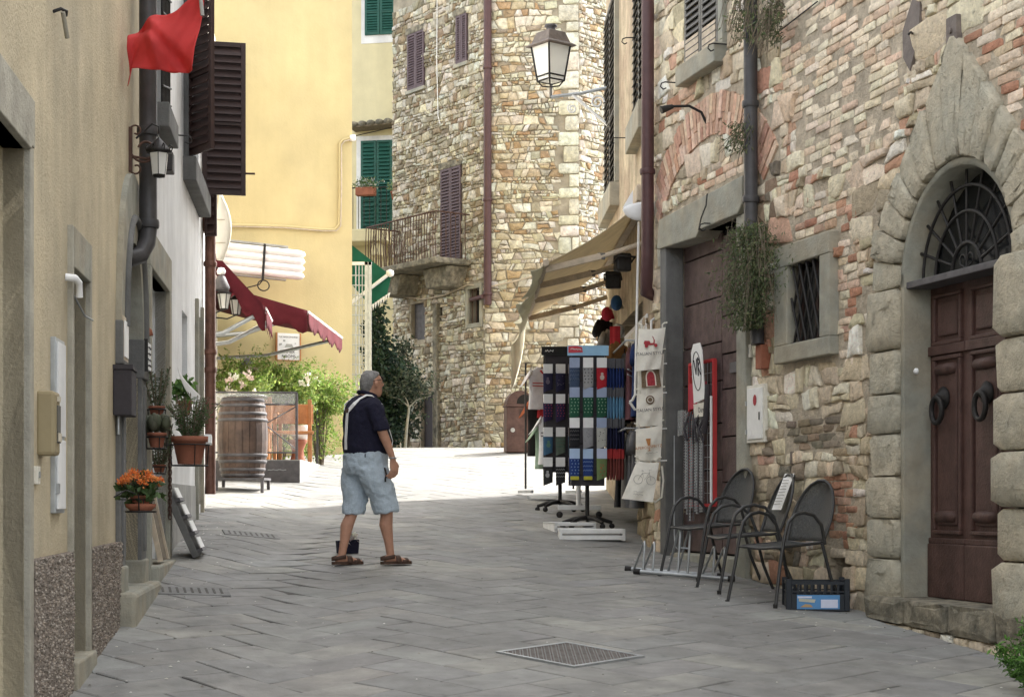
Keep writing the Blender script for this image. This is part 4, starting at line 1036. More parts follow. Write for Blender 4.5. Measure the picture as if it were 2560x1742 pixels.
# red display frame with bracelets and the VR card, hung on the plank door
u0, zt = FR.at(1724, 912, -.06); u1 = FR.at(1784, 912, -.06)[0]; zb_ = FR.at(1755, 1262, -.06)[1]
t = thing('jewellery_display', 'red framed jewellery board with chains hanging on the plank door', 'display board', FR.M(u0, zb_, -.07)); w = u1-u0; h = zt-zb_
for x in (0, w): MB().box(x-.015, x+.015, -.02, .02, 0, h).build('frame_bar', 'red_cloth', t)
for z in (0, h): MB().box(0, w, -.02, .02, z-.015, z+.015).build('frame_bar', 'red_cloth', t)
b = MB()
for k in range(12): b.tube([(0, 0, h*k/12), (w, 0, h*k/12)], .003, 4)
for k in range(7): b.tube([(w*k/7, 0, 0), (w*k/7, 0, h)], .003, 4)
b.build('wire_mesh', 'zinc', t)
b = MB(); b.col = (.5, .05, .08); b.box(.03, w*.75, -.03, -.015, h*.68, h*.86); b.build('red_card', 'plain', t)
b = MB(); b.col = (.75, .75, .73); b.box(w*.45, w*.7, -.04, -.032, h*.68, h*.73); b.build('price_card', 'plain', t)
for k in range(13):
    x = -.06+k*.045; z0, z1 = h*random.uniform(.62, .68), -h*random.uniform(.02, .12)
    b = MB(); b.tube([(x, -.045, z0), (x+.008, -.05, (z0+z1)/2), (x, -.05, z1)], .005, 5); nz = 34
    for q in range(nz): b.box(x-.008, x+.008, -.056, -.044, z1+(z0-z1)*q/nz, z1+(z0-z1)*(q+.55)/nz)
    b.build('chain_strand', 'zinc' if k % 3 else 'lead', t)
for k in range(6):
    x = .06+k*.09; z0 = h*(.63+.03*math.sin(k*2)); MB().tube([(x, -.05, z0), (x+.06*math.sin(k), -.09, z0-.12), (x+.02, -.07, z0-.25)], .012, 6).build('leather_bracelet', 'ink', t)
MB().box(-.24, -.1, -.05, -.02, h*.5, h*.68).build('plastic_case', 'pane', t)
MB().tube([(w-.05, -.05, h*.83), (w-.03, -.08, h*.6), (w-.1, -.07, h*.5)], .03, 8).build('black_bag', 'ink', t)
MB().tube([(w-.0, -.035, h*.02), (w-.0, -.035, h*.75)], .014, 8).build('striped_rod', 'white_metal', t)
# long drooping chain beside it
MB().tube([(-.2, -.1, h*.5), (-.2, -.1, -.3), (-.17, -.1, -.42), (-.1, -.1, -.45), (-.06, -.1, -.38)], .006, 5).build('long_chain', 'zinc', t)
u, z = FR.at(1749, 935, -.0)
t = thing('paper_sign', 'white paper sign with VR handwritten in an oval', 'paper sign', FR.M(u, z-.28, .0)@RX(4))
MB().prism([(-.15, 0), (.15, .03), (.16, .5), (.11, .58), (-.06, .58), (-.135, .5)], -.004, .004).build('sheet', 'white_plastic', t)
MB().tube([(.105*math.cos(a), -.006, .31+.19*math.sin(a)) for a in [2*math.pi*k/28 for k in range(28)]], .005, 4, closed=True).build('oval_line', 'ink', t)
b = MB(); b.tube([(-.065, -.006, .42), (-.025, -.006, .28), (.01, -.006, .43)], .007, 5); b.tube([(.03, -.006, .26), (.04, -.006, .44)], .007, 5); b.tube([(.04, -.006, .44), (.085, -.006, .40), (.04, -.006, .35), (.09, -.006, .27)], .007, 5); b.build('handwriting', 'ink', t)
MB().box(-.14, .17, -.012, -.004, -.14, -.01).build('small_card', 'tote', t); text('Duro', .075, 'ink', t, T(.07, -.015, -.075))
# ---------------------------------------------------------------- chairs
def chair(M, label):
    t = thing('metal_chair', label, 'chair', M, 'dark metal chairs by the wall')
    b = MB(); v = []
    def seat(a, c):
        x = (a-.5)*.44*(1-.12*c); y = -.22+c*.42; return (x, y, .44+.012*math.cos(math.pi*a)**2-.012*math.sin(math.pi*c)-(0.03*(1-c)**3))
    MB().grid(seat, 10, 8).build('seat', 'mesh_metal', t, thick=.008)
    e = [seat(0, k/8) for k in range(9)]+[seat(k/10, 1) for k in range(1, 11)]+[seat(1, 1-k/8) for k in range(1, 9)]+[seat(1-k/10, 0) for k in range(1, 10)]
    MB().tube(e, .011, 6, closed=True).build('seat_rim', 'chair_metal', t)
    tilt = lambda z: .2+(z-.44)*.36
    def back(a, c):
        z = .46+c*.44; hw = .215*math.sqrt(max(0.0, 1-((c-.32)/.69)**2)) if c > .32 else .2+.015*c/.32
        return ((a-.5)*2*hw, tilt(z)+.045*math.sin(math.pi*a)-.0, z)
    MB().grid(back, 10, 14).build('backrest', 'mesh_metal', t, thick=.006)
    e = [back(0, k/14) for k in range(15)]+[back(1, 1-k/14) for k in range(15)]
    MB().tube(e, .012, 6).build('back_rim', 'chair_metal', t)
    for s in (-1, 1):
        x = s*.25
        P = [(s*.27, -.30, 0), (x, -.24, .3), (x, -.2, .5), (x, -.165, .6), (x, -.10, .655), (x, -.02, .67), (x, .07, .65), (x, .14, .58), (s*.235, .19, .44)]
        MB().tube(P, .0125, 8).build('arm', 'chair_metal', t)
        MB().tube([(s*.225, .17, .45), (s*.24, .24, .2), (s*.255, .33, 0)], .0125, 8).build('leg', 'chair_metal', t)
        MB().lathe([(.016, 0), (.017, .03)], 10, c=(s*.27, -.30, 0)).build('foot_cap', 'iron', t)
    return t
for px, out, rz, lab in ((1772, .46, 14, 'dark mesh metal armchair farthest along the wall, by the plank door'), (1862, .5, -3, 'dark mesh metal armchair with a paper sheet on its back'), (1958, .52, 16, 'dark mesh metal armchair nearest the black crate')):
    u = FR.at(px, HY, out)[0]; zc = FR.g(u, out)
    M = FR.M(u, zc, out)@RZ(rz)@Matrix.Scale(1.1, 4); ch = chair(M, lab)
    if 'paper' in lab:
        t = thing('paper_notice', 'white printed sheet taped over the middle chair back', 'paper sheet', M)
        ty = lambda z: .2+(z-.44)*.36-.0
        MB().grid(lambda a, c: (-.1+a*.2+.02*c, ty(.63+.28*c)-.012+.02*math.sin(math.pi*a), .63+.28*c), 6, 6).build('sheet', 'white_plastic', t)
        b = MB()
        for k in range(9): zz = .67+k*.023; b.box(-.075+.02*k/9, .075-.03*random.random(), ty(zz)-.018, ty(zz)-.013, zz, zz+.006)
        b.build('printed_lines', 'ink_grey', t)
# bike rack
pa = G(1592, 1436); pb = Vector((pt(1828, 0, pa.y-.25).x, pa.y-.25, 0)); pb.z = gz(pb.x, pb.y); ctr = (pa+pb)/2; d = (pb-pa); L = d.length
Mb = T(*ctr)@RZ(math.degrees(math.atan2(d.y, d.x)))@RY(-math.degrees(math.atan2(d.z, math.hypot(d.x, d.y))))
t = thing('bike_rack', 'galvanised floor bicycle rack with looped wheel holders', 'bike rack', Mb)
for y in (0, .3):
    MB().tube([(-L/2+(-.15 if y else 0), y, .03), (L/2+(-.15 if y else 0), y, .03)], .02, 10).build('base_rail', 'zinc', t)
    for s in (-1, 1): MB().lathe([(.026, -.03), (.026, .03)], 12, M=T(s*L/2+(-.15 if y else 0), y, .03)@RY(90)).build('end_cap', 'iron', t)
for x, hh in ((-.46, .30), (-.35, .30), (-.07, .44), (.04, .44), (.32, .30), (.43, .30)):
    x *= L/1.05
    P = [(x, 0, .03), (x, .01, hh-.05), (x-.004, .025, hh-.012), (x-.012, .05, hh), (x-.03, .085, hh-.02), (x-.045, .11, hh-.06), (x-.15, .3, .03)]
    MB().tube(P, .011, 8).build('wheel_loop', 'zinc', t)
MB().tube([(-.07*L/1.05, .03, .27), (.04*L/1.05, .03, .27)], .009, 6).build('cross_bar', 'zinc', t)
# plastic crate
p = G(2050, 1527); t = thing('plastic_crate', 'black plastic fruit crate with a blue label by the wall', 'crate', T(p.x, p.y+.18, p.z)@RZ(-4))
w, d_, h = .45, .32, .23
MB().box(-w/2, w/2, -d_/2, d_/2, 0, .02).build('floor', 'crate', t)
for s in (-1, 1):
    b = MB()
    for z0, z1 in ((.0, .13), (.145, .155), (.205, .23)): b.box(-w/2, w/2, s*d_/2-.012, s*d_/2+.012, z0, z1)
    for k in range(9): x = -w/2+.02+k*(w-.04)/8; b.box(x-.008, x+.008, s*d_/2-.010, s*d_/2+.010, .13, .205)
    b.build('long_side', 'crate', t)
    b = MB()
    for z0, z1 in ((.0, .13), (.145, .155), (.205, .23)): b.box(s*w/2-.012, s*w/2+.012, -d_/2, d_/2, z0, z1)
    for k in range(6): y = -d_/2+.02+k*(d_-.04)/5; b.box(s*w/2-.010, s*w/2+.010, y-.008, y+.008, .13, .205)
    b.build('short_side', 'crate', t)
    for q in (-1, 1): MB().box(s*w/2-.025, s*w/2+.018, q*d_/2-.02, q*d_/2+.02, 0, .25).build('corner_post', 'crate', t, bevel=.004)
b = MB(); b.col = (.10, .26, .50); b.box(-.165, .165, -d_/2-.017, -d_/2-.012, .015, .125); b.build('label', 'plain', t)
b = MB(); b.col = (.62, .66, .8); b.box(.02, .15, -d_/2-.019, -d_/2-.0165, .025, .09); b.build('label_card', 'plain', t); b = MB(); b.col = (.62, .66, .8); b.box(-.16, -.05, -d_/2-.019, -d_/2-.0165, .1, .115); b.build('label_heading', 'plain', t)
b = MB(); b.col = (.45, .3, .15); b.prism([(-.14, .03), (-.04, .03), (-.06, .05), (-.1, .055)], -d_/2-.0195, -d_/2-.0165); b.col = (.5, .5, .42); b.prism([(-.15, .075), (-.03, .065), (-.02, .09), (-.15, .098)], -d_/2-.0195, -d_/2-.0165); b.build('label_picture', 'plain', t)
b = MB(); b.col = (.35, .22, .2); b.box(w/2+.012, w/2+.016, -.12, .12, .02, .115); b.build('side_label', 'plain', t)
# plants on the right house
GRN = [(.10, .13, .055), (.13, .16, .075), (.075, .10, .05), (.15, .17, .09)]
def creeper(label, px, py, n, rx, rz, drop):
    u, z = FR.at(px, py, .15); t = thing('creeper', label, 'plant', FR.M(u, z, .1), 'plants growing on the downpipe')
    b = MB()
    for k in range(46 if drop > .3 else 14):
        a = random.uniform(-rx, rx); x0 = a*.3; z0 = random.uniform(-.05, .1)
        b.tube([(x0, 0, z0), (a*.7, -random.uniform(.03, .2), z0+random.uniform(-.05, .12)), (a, -random.uniform(.05, .3), -random.uniform(.2, 1)*drop)], .003, 4, cap=False)
    b.build('stems', 'bark', t)
    b = MB()
    for _ in range(n):
        q = random.random(); a = random.gauss(0, .55)*rx*(1.2-1.4*abs(q-.45)); z_ = .12-q*drop*1.05
        b.col = jit(random.choice(GRN), .3, .1); b.leaf((a, -.02-abs(random.gauss(.08, .08)), z_), random.uniform(.025, .06), .3, (random.gauss(0, .8), random.gauss(-.3, .5), random.gauss(-.5, .7)))
    b.build('foliage', 'leaf', t)
creeper('bushy hanging weed on the lower grey downpipe', 1890, 600, 4600, .5, .5, .85)
creeper('thin creeper at the top of the grey downpipe', 1878, -40, 600, .22, .4, .6)
creeper('small dark tuft left of the grey downpipe', 1866, 340, 260, .14, .2, .25)
creeper('ivy patch at the top right of the grey downpipe', 1945, 40, 420, .14, .2, .35)
p = Vector((3.02, 9.55, 0))
t = thing('shrub', 'green leafy shrub at the lower right corner', 'shrub', (p.x, p.y, gz(p.x, p.y)))
b = MB()
for k in range(14): a = random.uniform(0, 6.3); b.tube([(0, 0, 0), (.1*math.cos(a), .1*math.sin(a), .18), (.2*math.cos(a), .2*math.sin(a), .28)], [.008, .006, .003], 5)
b.build('stems', 'bark', t)
b = MB(); bush(b, (.04, 0, .2), (.26, .24, .2), 4200, .036, [(.07, .16, .03), (.10, .22, .045), (.13, .27, .06), (.05, .11, .025)], .4); b.build('foliage', 'leaf', t)
# ---------------------------------------------------------------- left row: beige house
def UL(px, out=0): return FL.at(px, HY, out)[0]
def ZL(px, py, out=0): return FL.at(px, py, out)[1]
beige = thing('beige_house', 'beige stuccoed house with pebbledash plinth on the left', 'house', FL.M(0, 0))
uE = UL(352)
gU1, gZ = UL(60), 3.40
d2a, d2b, d2z = UL(172), UL(214), ZL(196, 690)
aU = (UL(296)+UL(350))/2; aR = .52; aZ = 2.97; aTop = 3.62
facade(beige, -1.2, uE, -1, 6.5, [(gU1-2.6, gU1, .4, gZ, .55), (d2a, d2b, FL.g(d2a)+.13, d2z, .3), (aU-aR, aU+aR, .8, aTop, .45)], 'beige_stucco', depth=6)
MB().box(gU1-2.6, gU1, .5, .54, .4, gZ).build('garage_door', 'serena_dark', beige)
MB().prism([(gU1-2.8, gZ), (gU1, gZ), (gU1+.02, gZ+.02), (gU1+.09, gZ+.02), (gU1+.09, gZ+.24), (gU1-2.8, gZ+.24)], -.035, .1).build('garage_lintel', 'jamb_stone', beige, bevel=.006)
MB().box(gU1-2.6, gU1+.0, .12, .48, 2.98, 3.12).build('garage_transom', 'serena', beige, bevel=.02)
MB().box(gU1, gU1+.09, -.03, .1, .3, gZ+.02).build('garage_jamb', 'jamb_stone', beige, bevel=.006)
zP = 1.525
for a, c in ((gU1+.092, d2a-.05), (d2b+.05, UL(292))):
    b = MB().box(a, c, -.035, .05, 0, zP); b.build('pebbledash_plinth', 'pebble', beige, bevel=.012)
b = MB()
for _ in range(5200):
    a, c = random.choice(((gU1+.092, d2a-.05), (d2b+.05, UL(292)))); u = random.uniform(a, c); z = random.uniform(.5, zP); s = random.uniform(.006, .014)
    b.col = random.choice([(.28, .235, .19), (.17, .14, .115), (.22, .19, .16), (.34, .30, .255), (.14, .12, .1)])
    b.add([(u-s, -.035, z), (u, -.035, z-s), (u+s, -.035, z), (u, -.035, z+s), (u, -.035-s*.8, z)], [(0, 1, 4), (1, 2, 4), (2, 3, 4), (3, 0, 4)])
o = b.build('pebbles', 'plain', beige); o['kind'] = 'stuff'
# narrow side door
gd = FL.g(d2a)
MB().box(d2a-.05, d2a, -.03, .1, .3, d2z+.22).build('door_jamb', 'jamb_stone', beige, bevel=.006)
MB().box(d2b, d2b+.06, -.03, .1, .3, d2z+.22).build('door_jamb', 'jamb_stone', beige, bevel=.006)
MB().box(d2a, d2b, -.032, .1, d2z, d2z+.22).build('door_lintel', 'serena', beige, bevel=.006)
MB().box(d2a-.05, d2b+.05, -.06, .3, gd-.2, gd+.14).build('door_step', 'serena', beige, bevel=.012)
MB().box(d2a, d2b, .27, .29, gd, d2z).build('side_door', 'serena_dark', beige)
u = UL(165); MB().tube([(u-.03, .0, ZL(160, 690)), (u-.02, -.05, ZL(160, 692)), (u+.05, -.06, ZL(160, 700)), (u+.07, -.06, ZL(160, 735))], .02, 8).build('drain_stub', 'white_plastic', beige)
MB().tube([(UL(172), -.03, ZL(172, 740)), (UL(180), -.07, ZL(180, 790)), (UL(190), -.09, ZL(190, 800))], .006, 5).build('cable', 'zinc', beige)
MB().tube([(UL(132), 0, ZL(132, 30)), (UL(132), -.04, ZL(132, 22)), (UL(134), -.065, ZL(134, 28)), (UL(134), -.06, ZL(134, 40))], .009, 6).build('wall_hook', 'iron', beige); MB().tube([(UL(132), -.05, ZL(132, 30)), (UL(138), -.06, ZL(138, 95))], .012, 6).build('hanging_bar', 'jamb_stone', beige)
# stone portal with pointed arch
ptl = []
def parch(w, rise, z0, n=12):
    L = []
    for k in range(n+1):
        a = k/n; L.append((aU-w*math.cos(a*math.pi/2)**.9, z0+rise*math.sin(a*math.pi/2)))
    return L+[(2*aU-x, z) for x, z in L[-2::-1]]
O, I = parch(.84, 1.13, aZ), parch(aR, aTop-aZ, aZ)
b = MB()
for k in range(len(O)-1):
    for y in (-.04,):
        b.add([(O[k][0], .02, O[k][1]), (O[k+1][0], .02, O[k+1][1]), (O[k+1][0], y, O[k+1][1]), (O[k][0], y, O[k][1]), (I[k+1][0], y, I[k+1][1]), (I[k][0], y, I[k][1]), (I[k+1][0], .4, I[k+1][1]), (I[k][0], .4, I[k][1])],
              [(0, 1, 2, 3), (3, 2, 4, 5), (5, 4, 6, 7)])
b.build('portal_arch', 'serena', beige)
midl = [((a[0]*.35+c[0]*.65), (a[1]*.35+c[1]*.65)) for a, c in zip(O, I)]
MB().tube([(x, -.045, z) for x, z in midl], .03, 8).build('arch_moulding', 'serena_dark', beige)
for s in (-1, 1):
    x0, x1 = sorted((aU+s*aR, aU+s*.84))
    MB().box(x0, x1, -.03, .4, 1.35, aZ-.27).build('pilaster', 'serena_dark', beige, bevel=.006)
    MB().box(x0-.01, x1+.01, -.05, .4, aZ-.27, aZ+.02).build('capital', 'serena_dark', beige, bevel=.01)
    MB().box(x0-.01, x1+.01, -.05, .4, .5, 1.36).build('pedestal', 'serena', beige, bevel=.015)
    MB().box(x0+.1, x1-.1, -.045, -.025, 1.42, aZ-.32).build('pilaster_panel', 'serena_dark', beige, bevel=.006)
MB().box(aU-aR, aU+aR, .36, .4, .5, aTop).build('portal_door', 'brown_paint', beige)
MB().box(aU-.9, aU+.9, -.14, .3, .3, FL.g(aU)+.14).build('portal_step', 'serena', beige, bevel=.03)
for x in (UL(303), UL(310)): pass
# ---------------------------------------------------------------- white house
white = thing('white_house', 'white stuccoed house with dark brown shutters on the left', 'house', FL.M(0, 0))
wD0, wD1, wDz = UL(368), UL(414), 3.62
wg0, wg1 = UL(388), UL(410); wgz = ZL(398, 282)
ww0, ww1 = UL(461), UL(496); wwz = ZL(478, 440)
s0, s1 = UL(455), UL(468); e0, e1 = UL(489), UL(501)
gw = FL.g(wD0)
facade(white, uE, FL.L, 0, 7.5, [(wD0, wD1, gw+.1, wDz, .5), (wg0, wg1, wgz, wgz+1.5, .2), (ww0, ww1, wwz, 7, .2), (s0, s1, ZL(461, 950), ZL(461, 782), .3), (e0, e1, FL.g(e0)+.15, ZL(495, 785), .35)], 'white_stucco', depth=6)
for a, c in ((wD1+.2, s1+.15), (s1+.15, e0-.12), (e1+.12, FL.L+.004)): MB().box(a, c, -.012, .02, .5, ZL(465, 1212)).build('dado', 'grey_dado', white)
MB().box(wD0-.13, wD1+.17, -.04, .1, wDz, wDz+.3).build('door_lintel', 'serena', white, bevel=.008)
MB().box(wD0-.13, wD0, -.04, .1, .6, wDz).build('door_jamb', 'serena', white, bevel=.008)
MB().box(wD1, wD1+.17, -.04, .1, .6, wDz).build('door_jamb', 'serena', white, bevel=.008)
MB().box(wD0, wD1, .46, .49, .6, wDz).build('door_leaf', 'serena_dark', white)
MB().box(wD0-.1, wD1+.12, -.1, .5, gw-.3, gw+.13).build('door_step', 'serena', white, bevel=.015)
MB().box(e0, e1, .3, .34, 1, ZL(495, 785)).build('far_door', 'serena_dark', white)
for x in (e0-.09, e1): MB().box(x, x+.09, -.04, .1, .8, ZL(495, 785)+.12).build('door_jamb', 'serena', white, bevel=.006)
MB().box(s0, s1, .2, .24, ZL(461, 950), ZL(461, 782)).build('slot_pane', 'serena_dark', white)
# grilled window with sloped sill
gr = MB().box(wg0, wg1, .1, .12, wgz, wgz+1.5).build('grilled_window', 'glass_dark', white)
for k in range(6): u = wg0+(wg1-wg0)*(k+.5)/6; MB().tube([(u, -.05, wgz), (u, -.05, wgz+1.5)], .011, 6).build('bar', 'iron', gr)
for k in range(10): z = wgz+1.5*(k+.5)/10; MB().tube([(wg0, -.06, z-.08), (wg1, -.06, z+.08)], .009, 6).build('bar', 'iron', gr)
MB().box(wg0-.06, wg1+.06, -.12, .1, wgz-.2, wgz).build('window_sill', 'serena_dark', white, bevel=.01)
hook(white, UL(420), ZL(420, 338))
# big shutters
MB().box(ww0-.1, ww0, -.05, .1, wwz, 7.2).build('window_frame', 'serena_dark', white, bevel=.008)
MB().box(ww0-.16, ww1+.12, -.13, .1, wwz-.24, wwz).build('window_sill', 'serena_dark', white, bevel=.012)
MB().box(ww0, ww1, .14, .18, wwz, 7).build('dark_room', 'glass_dark', white)
zs0 = ZL(478, 438); 
shutter(white, T(ww0, -.04, wwz+.02)@RZ(-148), .5, 1.68, 'brown_paint', 20, mid=.47, st=.055, label='dark brown louvred shutter leaf folded back, nearer')
shutter(white, T(ww1, -.04, wwz-.0)@RZ(-84), .48, 1.7, 'brown_paint', 20, mid=.47, st=.055, label='dark brown louvred shutter leaf standing open, farther')
MB().tube([(ww1+.06, -.46, wwz+.25), (ww1+.06, -.62, wwz+.25)], .012, 6).build('shutter_stay', 'rust_iron', white)
# shorter brown shutter pair beyond, low on the end of the facade
u = UL(505); shutter(white, T(u, -.03, ZL(505, 590))@RZ(-95), .14, 1.2, 'brown_paint', 12, mid=0, st=.03)
c_ = pt(556, 650, 20.6); t_ = thing('pale_form', 'pale bulging tarpaulin hanging in the sun beside the copper pipe', 'form', c_)
hz = pt(0, 485, 20.6).z-c_.z  # pale lofted form added to fill the strip beside the copper pipe
MB().loft([((-.03+.05*math.sin(3*q), 0, hz*q), (.02+.075*math.sin(math.pi*min(q*1.0+.05, 1))**.7, .0, 0), (0, .05, 0)) for q in [k/12 for k in range(13)]], 14).build('cloth', 'pale_stucco', t_)
for q in (.25, .6): MB().tube([(-.03+.1*math.cos(a), .06*math.sin(a), hz*q) for a in [2*math.pi*k/14 for k in range(14)]], .006, 5, closed=True).build('band', 'pale_wood', t_)
# black downpipe between the houses
uP = UL(367, .1)
zb_ = ZL(367, 575, .1)
pipe(white, [(uP-.02, -.11, 7.2), (uP, -.11, zb_), (uP-.02, -.1, zb_-.1), (uP-.1, -.06, zb_-.2), (uP-.2, .02, zb_-.24)], .064, 'grey_pipe', [(uP-.015, -.11, ZL(367, 330, .1)), (uP-.003, -.11, ZL(367, 560, .1))])
# copper pipe at the far corner
uP = UL(530, .1)
cp = pipe(white, [(uP, -.08, 6.9), (uP, -.08, ZL(530, 700, .1)), (uP, -.08, ZL(530, 1235, .1))], .062, 'copper', [(uP, -.08, ZL(530, y, .1)) for y in (660, 925, 880)])
MB().box(uP-.12, uP+.05, -.15, .05, ZL(525, 570, .1), ZL(525, 480, .1)).build('hopper', 'copper', cp, bevel=.02)
# ---------------------------------------------------------------- things on the left walls
def wallthing(name, label, cat, px, py, out=0, F=FL, group=None): u, z = F.at(px, py, out); return thing(name, label, cat, F.M(u, z, out), group)
t = wallthing('meter_cabinet', 'tall pale grey meter cabinet on the beige wall', 'meter cabinet', 138, 1282)
w = UL(150)-UL(127); h = ZL(138, 848)-ZL(138, 1282)
MB().box(-w/2, w/2, -.025, .02, 0, h).build('frame', 'zinc', t, bevel=.004)
for z0, z1 in ((.02, h*.42), (h*.44, h-.02)): MB().box(-w/2+.03, w/2-.02, -.035, -.02, z0, z1).build('door', 'white_stucco', t, bevel=.004)
for z in (.1, h*.55): MB().box(-w/2+.01, -w/2+.05, -.04, -.02, z, z+.05).build('hinge', 'zinc', t)
t = wallthing('entry_phone', 'beige metal letter and intercom box on the beige wall', 'intercom', 94, 1138)
w, h, d_ = .16, .31, .085
b = MB(); b.col = (.30, .25, .15); b.box(-.02, w-.02, -d_, .01, 0, h); b.build('housing', 'plain', t, bevel=.018)
b = MB(); b.col = (.12, .115, .1); b.box(w*.2, w*.75, -d_-.006, -d_+.01, h*.2, h*.78); b.build('recess', 'plain', t)
b = MB(); b.col = (.55, .5, .4); b.box(w*.2, w*.7, -d_-.012, -d_, h*.22, h*.35); b.box(w*.25, w*.6, -d_-.01, -d_, h*.84, h*.92); b.build('name_plate', 'plain', t)
t = wallthing('bell_plate', 'small cream doorbell plate below the intercom box', 'door bell', 87, 1210); MB().box(-.04, .04, -.02, .01, 0, .085).build('plate', 'tote', t, bevel=.004); MB().box(-.015, .015, -.026, -.02, .03, .06).build('button', 'grey_dado', t)
t = wallthing('mail_box', 'black metal letterbox beside the stone portal', 'letterbox', 288, 1040, 0); MB().box(-.13, .17, -.12, .0, 0, .3).build('body', 'ink', t, bevel=.008); MB().prism([(-.14, .3), (.18, .3), (.18, .315), (-.14, .33)], -.13, 0).build('lid', 'ink', t); MB().tube([(0, -.02, 0), (0, -.02, -.12)], .012, 6).build('drain_tube', 'zinc', t)
t = wallthing('notice_case', 'small framed white notice case above the letterbox', 'notice case', 296, 905); MB().box(-.14, .14, -.05, .0, 0, .3).build('frame', 'pale_wood', t, bevel=.006); MB().box(-.11, .11, -.056, -.05, .03, .27).build('paper', 'white_plastic', t)
# wrought lantern
t = wallthing('wall_lantern', 'black wrought iron lantern on a scrolled wall bracket', 'lantern', 322, 430)
h = ZL(322, 318)-ZL(322, 430)
MB().box(-.012, .012, -.025, 0, 0, h).build('back_plate', 'rust_iron', t)
def sp(cx, cz, r, a0, a1, n=14, k=.55): return [(0, -(cx+r*(1-k*i/n)*math.cos(R(a0+(a1-a0)*i/n))), cz+r*(1-k*i/n)*math.sin(R(a0+(a1-a0)*i/n))) for i in range(n+1)]
b = MB(); b.tube(sp(.05, h*.92, .045, 180, -120), .007, 6); b.tube(sp(.05, h*.08, .045, 180, 480), .007, 6); b.tube(sp(.11, h*.5, .1, 180, 520, 20), .009, 6); b.tube([(0, 0, h*.36), (0, -.12, h*.3), (0, -.26, h*.42)], .01, 6)
b.build('scroll_bracket', 'rust_iron', t)
lx, lz = -.21, h*.58; MLn = T(0, lx, 0)
MB().lathe([(.02, lz-.22), (.045, lz-.215), (.047, lz-.2), (.068, lz-.045), (.10, lz-.04), (.095, lz-.025), (.035, lz+.035), (.014, lz+.055), (.0, lz+.07)], 6, M=MLn).build('roof_and_cage', 'iron', t)
for k in range(6):
    a0, a1 = R(60*k), R(60*k+60); A = [(.05*math.cos(a), .05*math.sin(a), lz-.2) for a in (a0, a1)]+[(.07*math.cos(a), .07*math.sin(a), lz-.05) for a in (a1, a0)]
    c = Vector(((A[0][0]+A[1][0])/2, (A[0][1]+A[1][1])/2, 0)); MB().add([Vector(p)*.9+c*.14+Vector((0, 0, .1*Vector(p).z)) for p in A], [(0, 1, 2, 3)]).build('glass', 'frost', t, MLn)
b = MB()
for k in range(6): a = R(60*k+30); b.tube([(.085*math.cos(a), .085*math.sin(a), lz-.035), (.095*math.cos(a), .095*math.sin(a), lz-.005), (.075*math.cos(a), .075*math.sin(a), lz+.015), (.06*math.cos(a), .06*math.sin(a), lz-.005)], .005, 5)
b.build('crown_scrolls', 'iron', t, MLn)['kind'] = 'stuff'; MB().tube([(0, lx, lz+.09), (0, lx, lz+.14), (0, lx+.05, lz+.16), (0, -.05, h*.75)], .008, 6).build('hanger', 'iron', t)
t = wallthing('floodlight', 'small black floodlight on the white wall behind the wrought lantern', 'floodlight', 412, 432, .1); MB().prism([(-.1, 0), (.1, 0), (.07, .16), (-.06, .16)], -.07, .03).build('housing', 'iron', t, bevel=.01); MB().tube([(0, .03, .1), (0, .1, .12)], .012, 6).build('bracket', 'iron', t)
# red flag on a pole
Yf = 11.5; fo = pt(505, -60, Yf)
t = thing('red_flag', 'red cloth flag hanging from a pole above the left wall', 'flag', fo)
wu = FL.w(Yf-2, fo.z+.0)
MB().tube([(-.62, .0, .35), (.02, 0, -.35)], .012, 8).build('pole', 'zinc', t) if False else MB().tube([(pt(506, 40, Yf)-fo), (pt(500, -20, Yf)-fo), (pt(430, -160, Yf)-fo), (wl(Yf)-fo.x, 0, pt(0, -200, Yf).z-fo.z)], .014, 8).build('pole', 'grey_dado', t)
tl, tr_, br, bl = pt(390, 20, Yf)-fo, pt(508, -30, Yf)-fo, pt(482, 178, Yf)-fo, pt(318, 215, Yf)-fo
tl = pt(318, 88, Yf)-fo
def flag(a, c):
    top = tl*(1-a)+tr_*a; bot = bl*(1-a)+br*a
    if a < .12: bot = bl*(1-a/.12)+(pt(328, 172, Yf)-fo)*(a/.12)
    else: bot = (pt(328, 172, Yf)-fo)*(1-(a-.12)/.88)+br*((a-.12)/.88)
    mid_t = Vector((0, 0, 0))
    if .0 < a < 1: top = top+Vector((0, 0, -.07*math.sin(math.pi*a)**2+(.09*math.exp(-((a-.35)/.2)**2))))
    p = top*(1-c)+bot*c
    p.y += .05*math.sin(a*7+c*3)+.04*math.sin(a*3-c*6)+.06*max(0, 1-abs(a*1.1-c*.9-.1)*7)-.06*max(0, 1-abs(a-.28-.25*c)*8)+.004*math.sin(a*31+c*17)
    return p
MB().grid(flag, 40, 24).build('cloth', 'red_cloth', t, thick=.003)
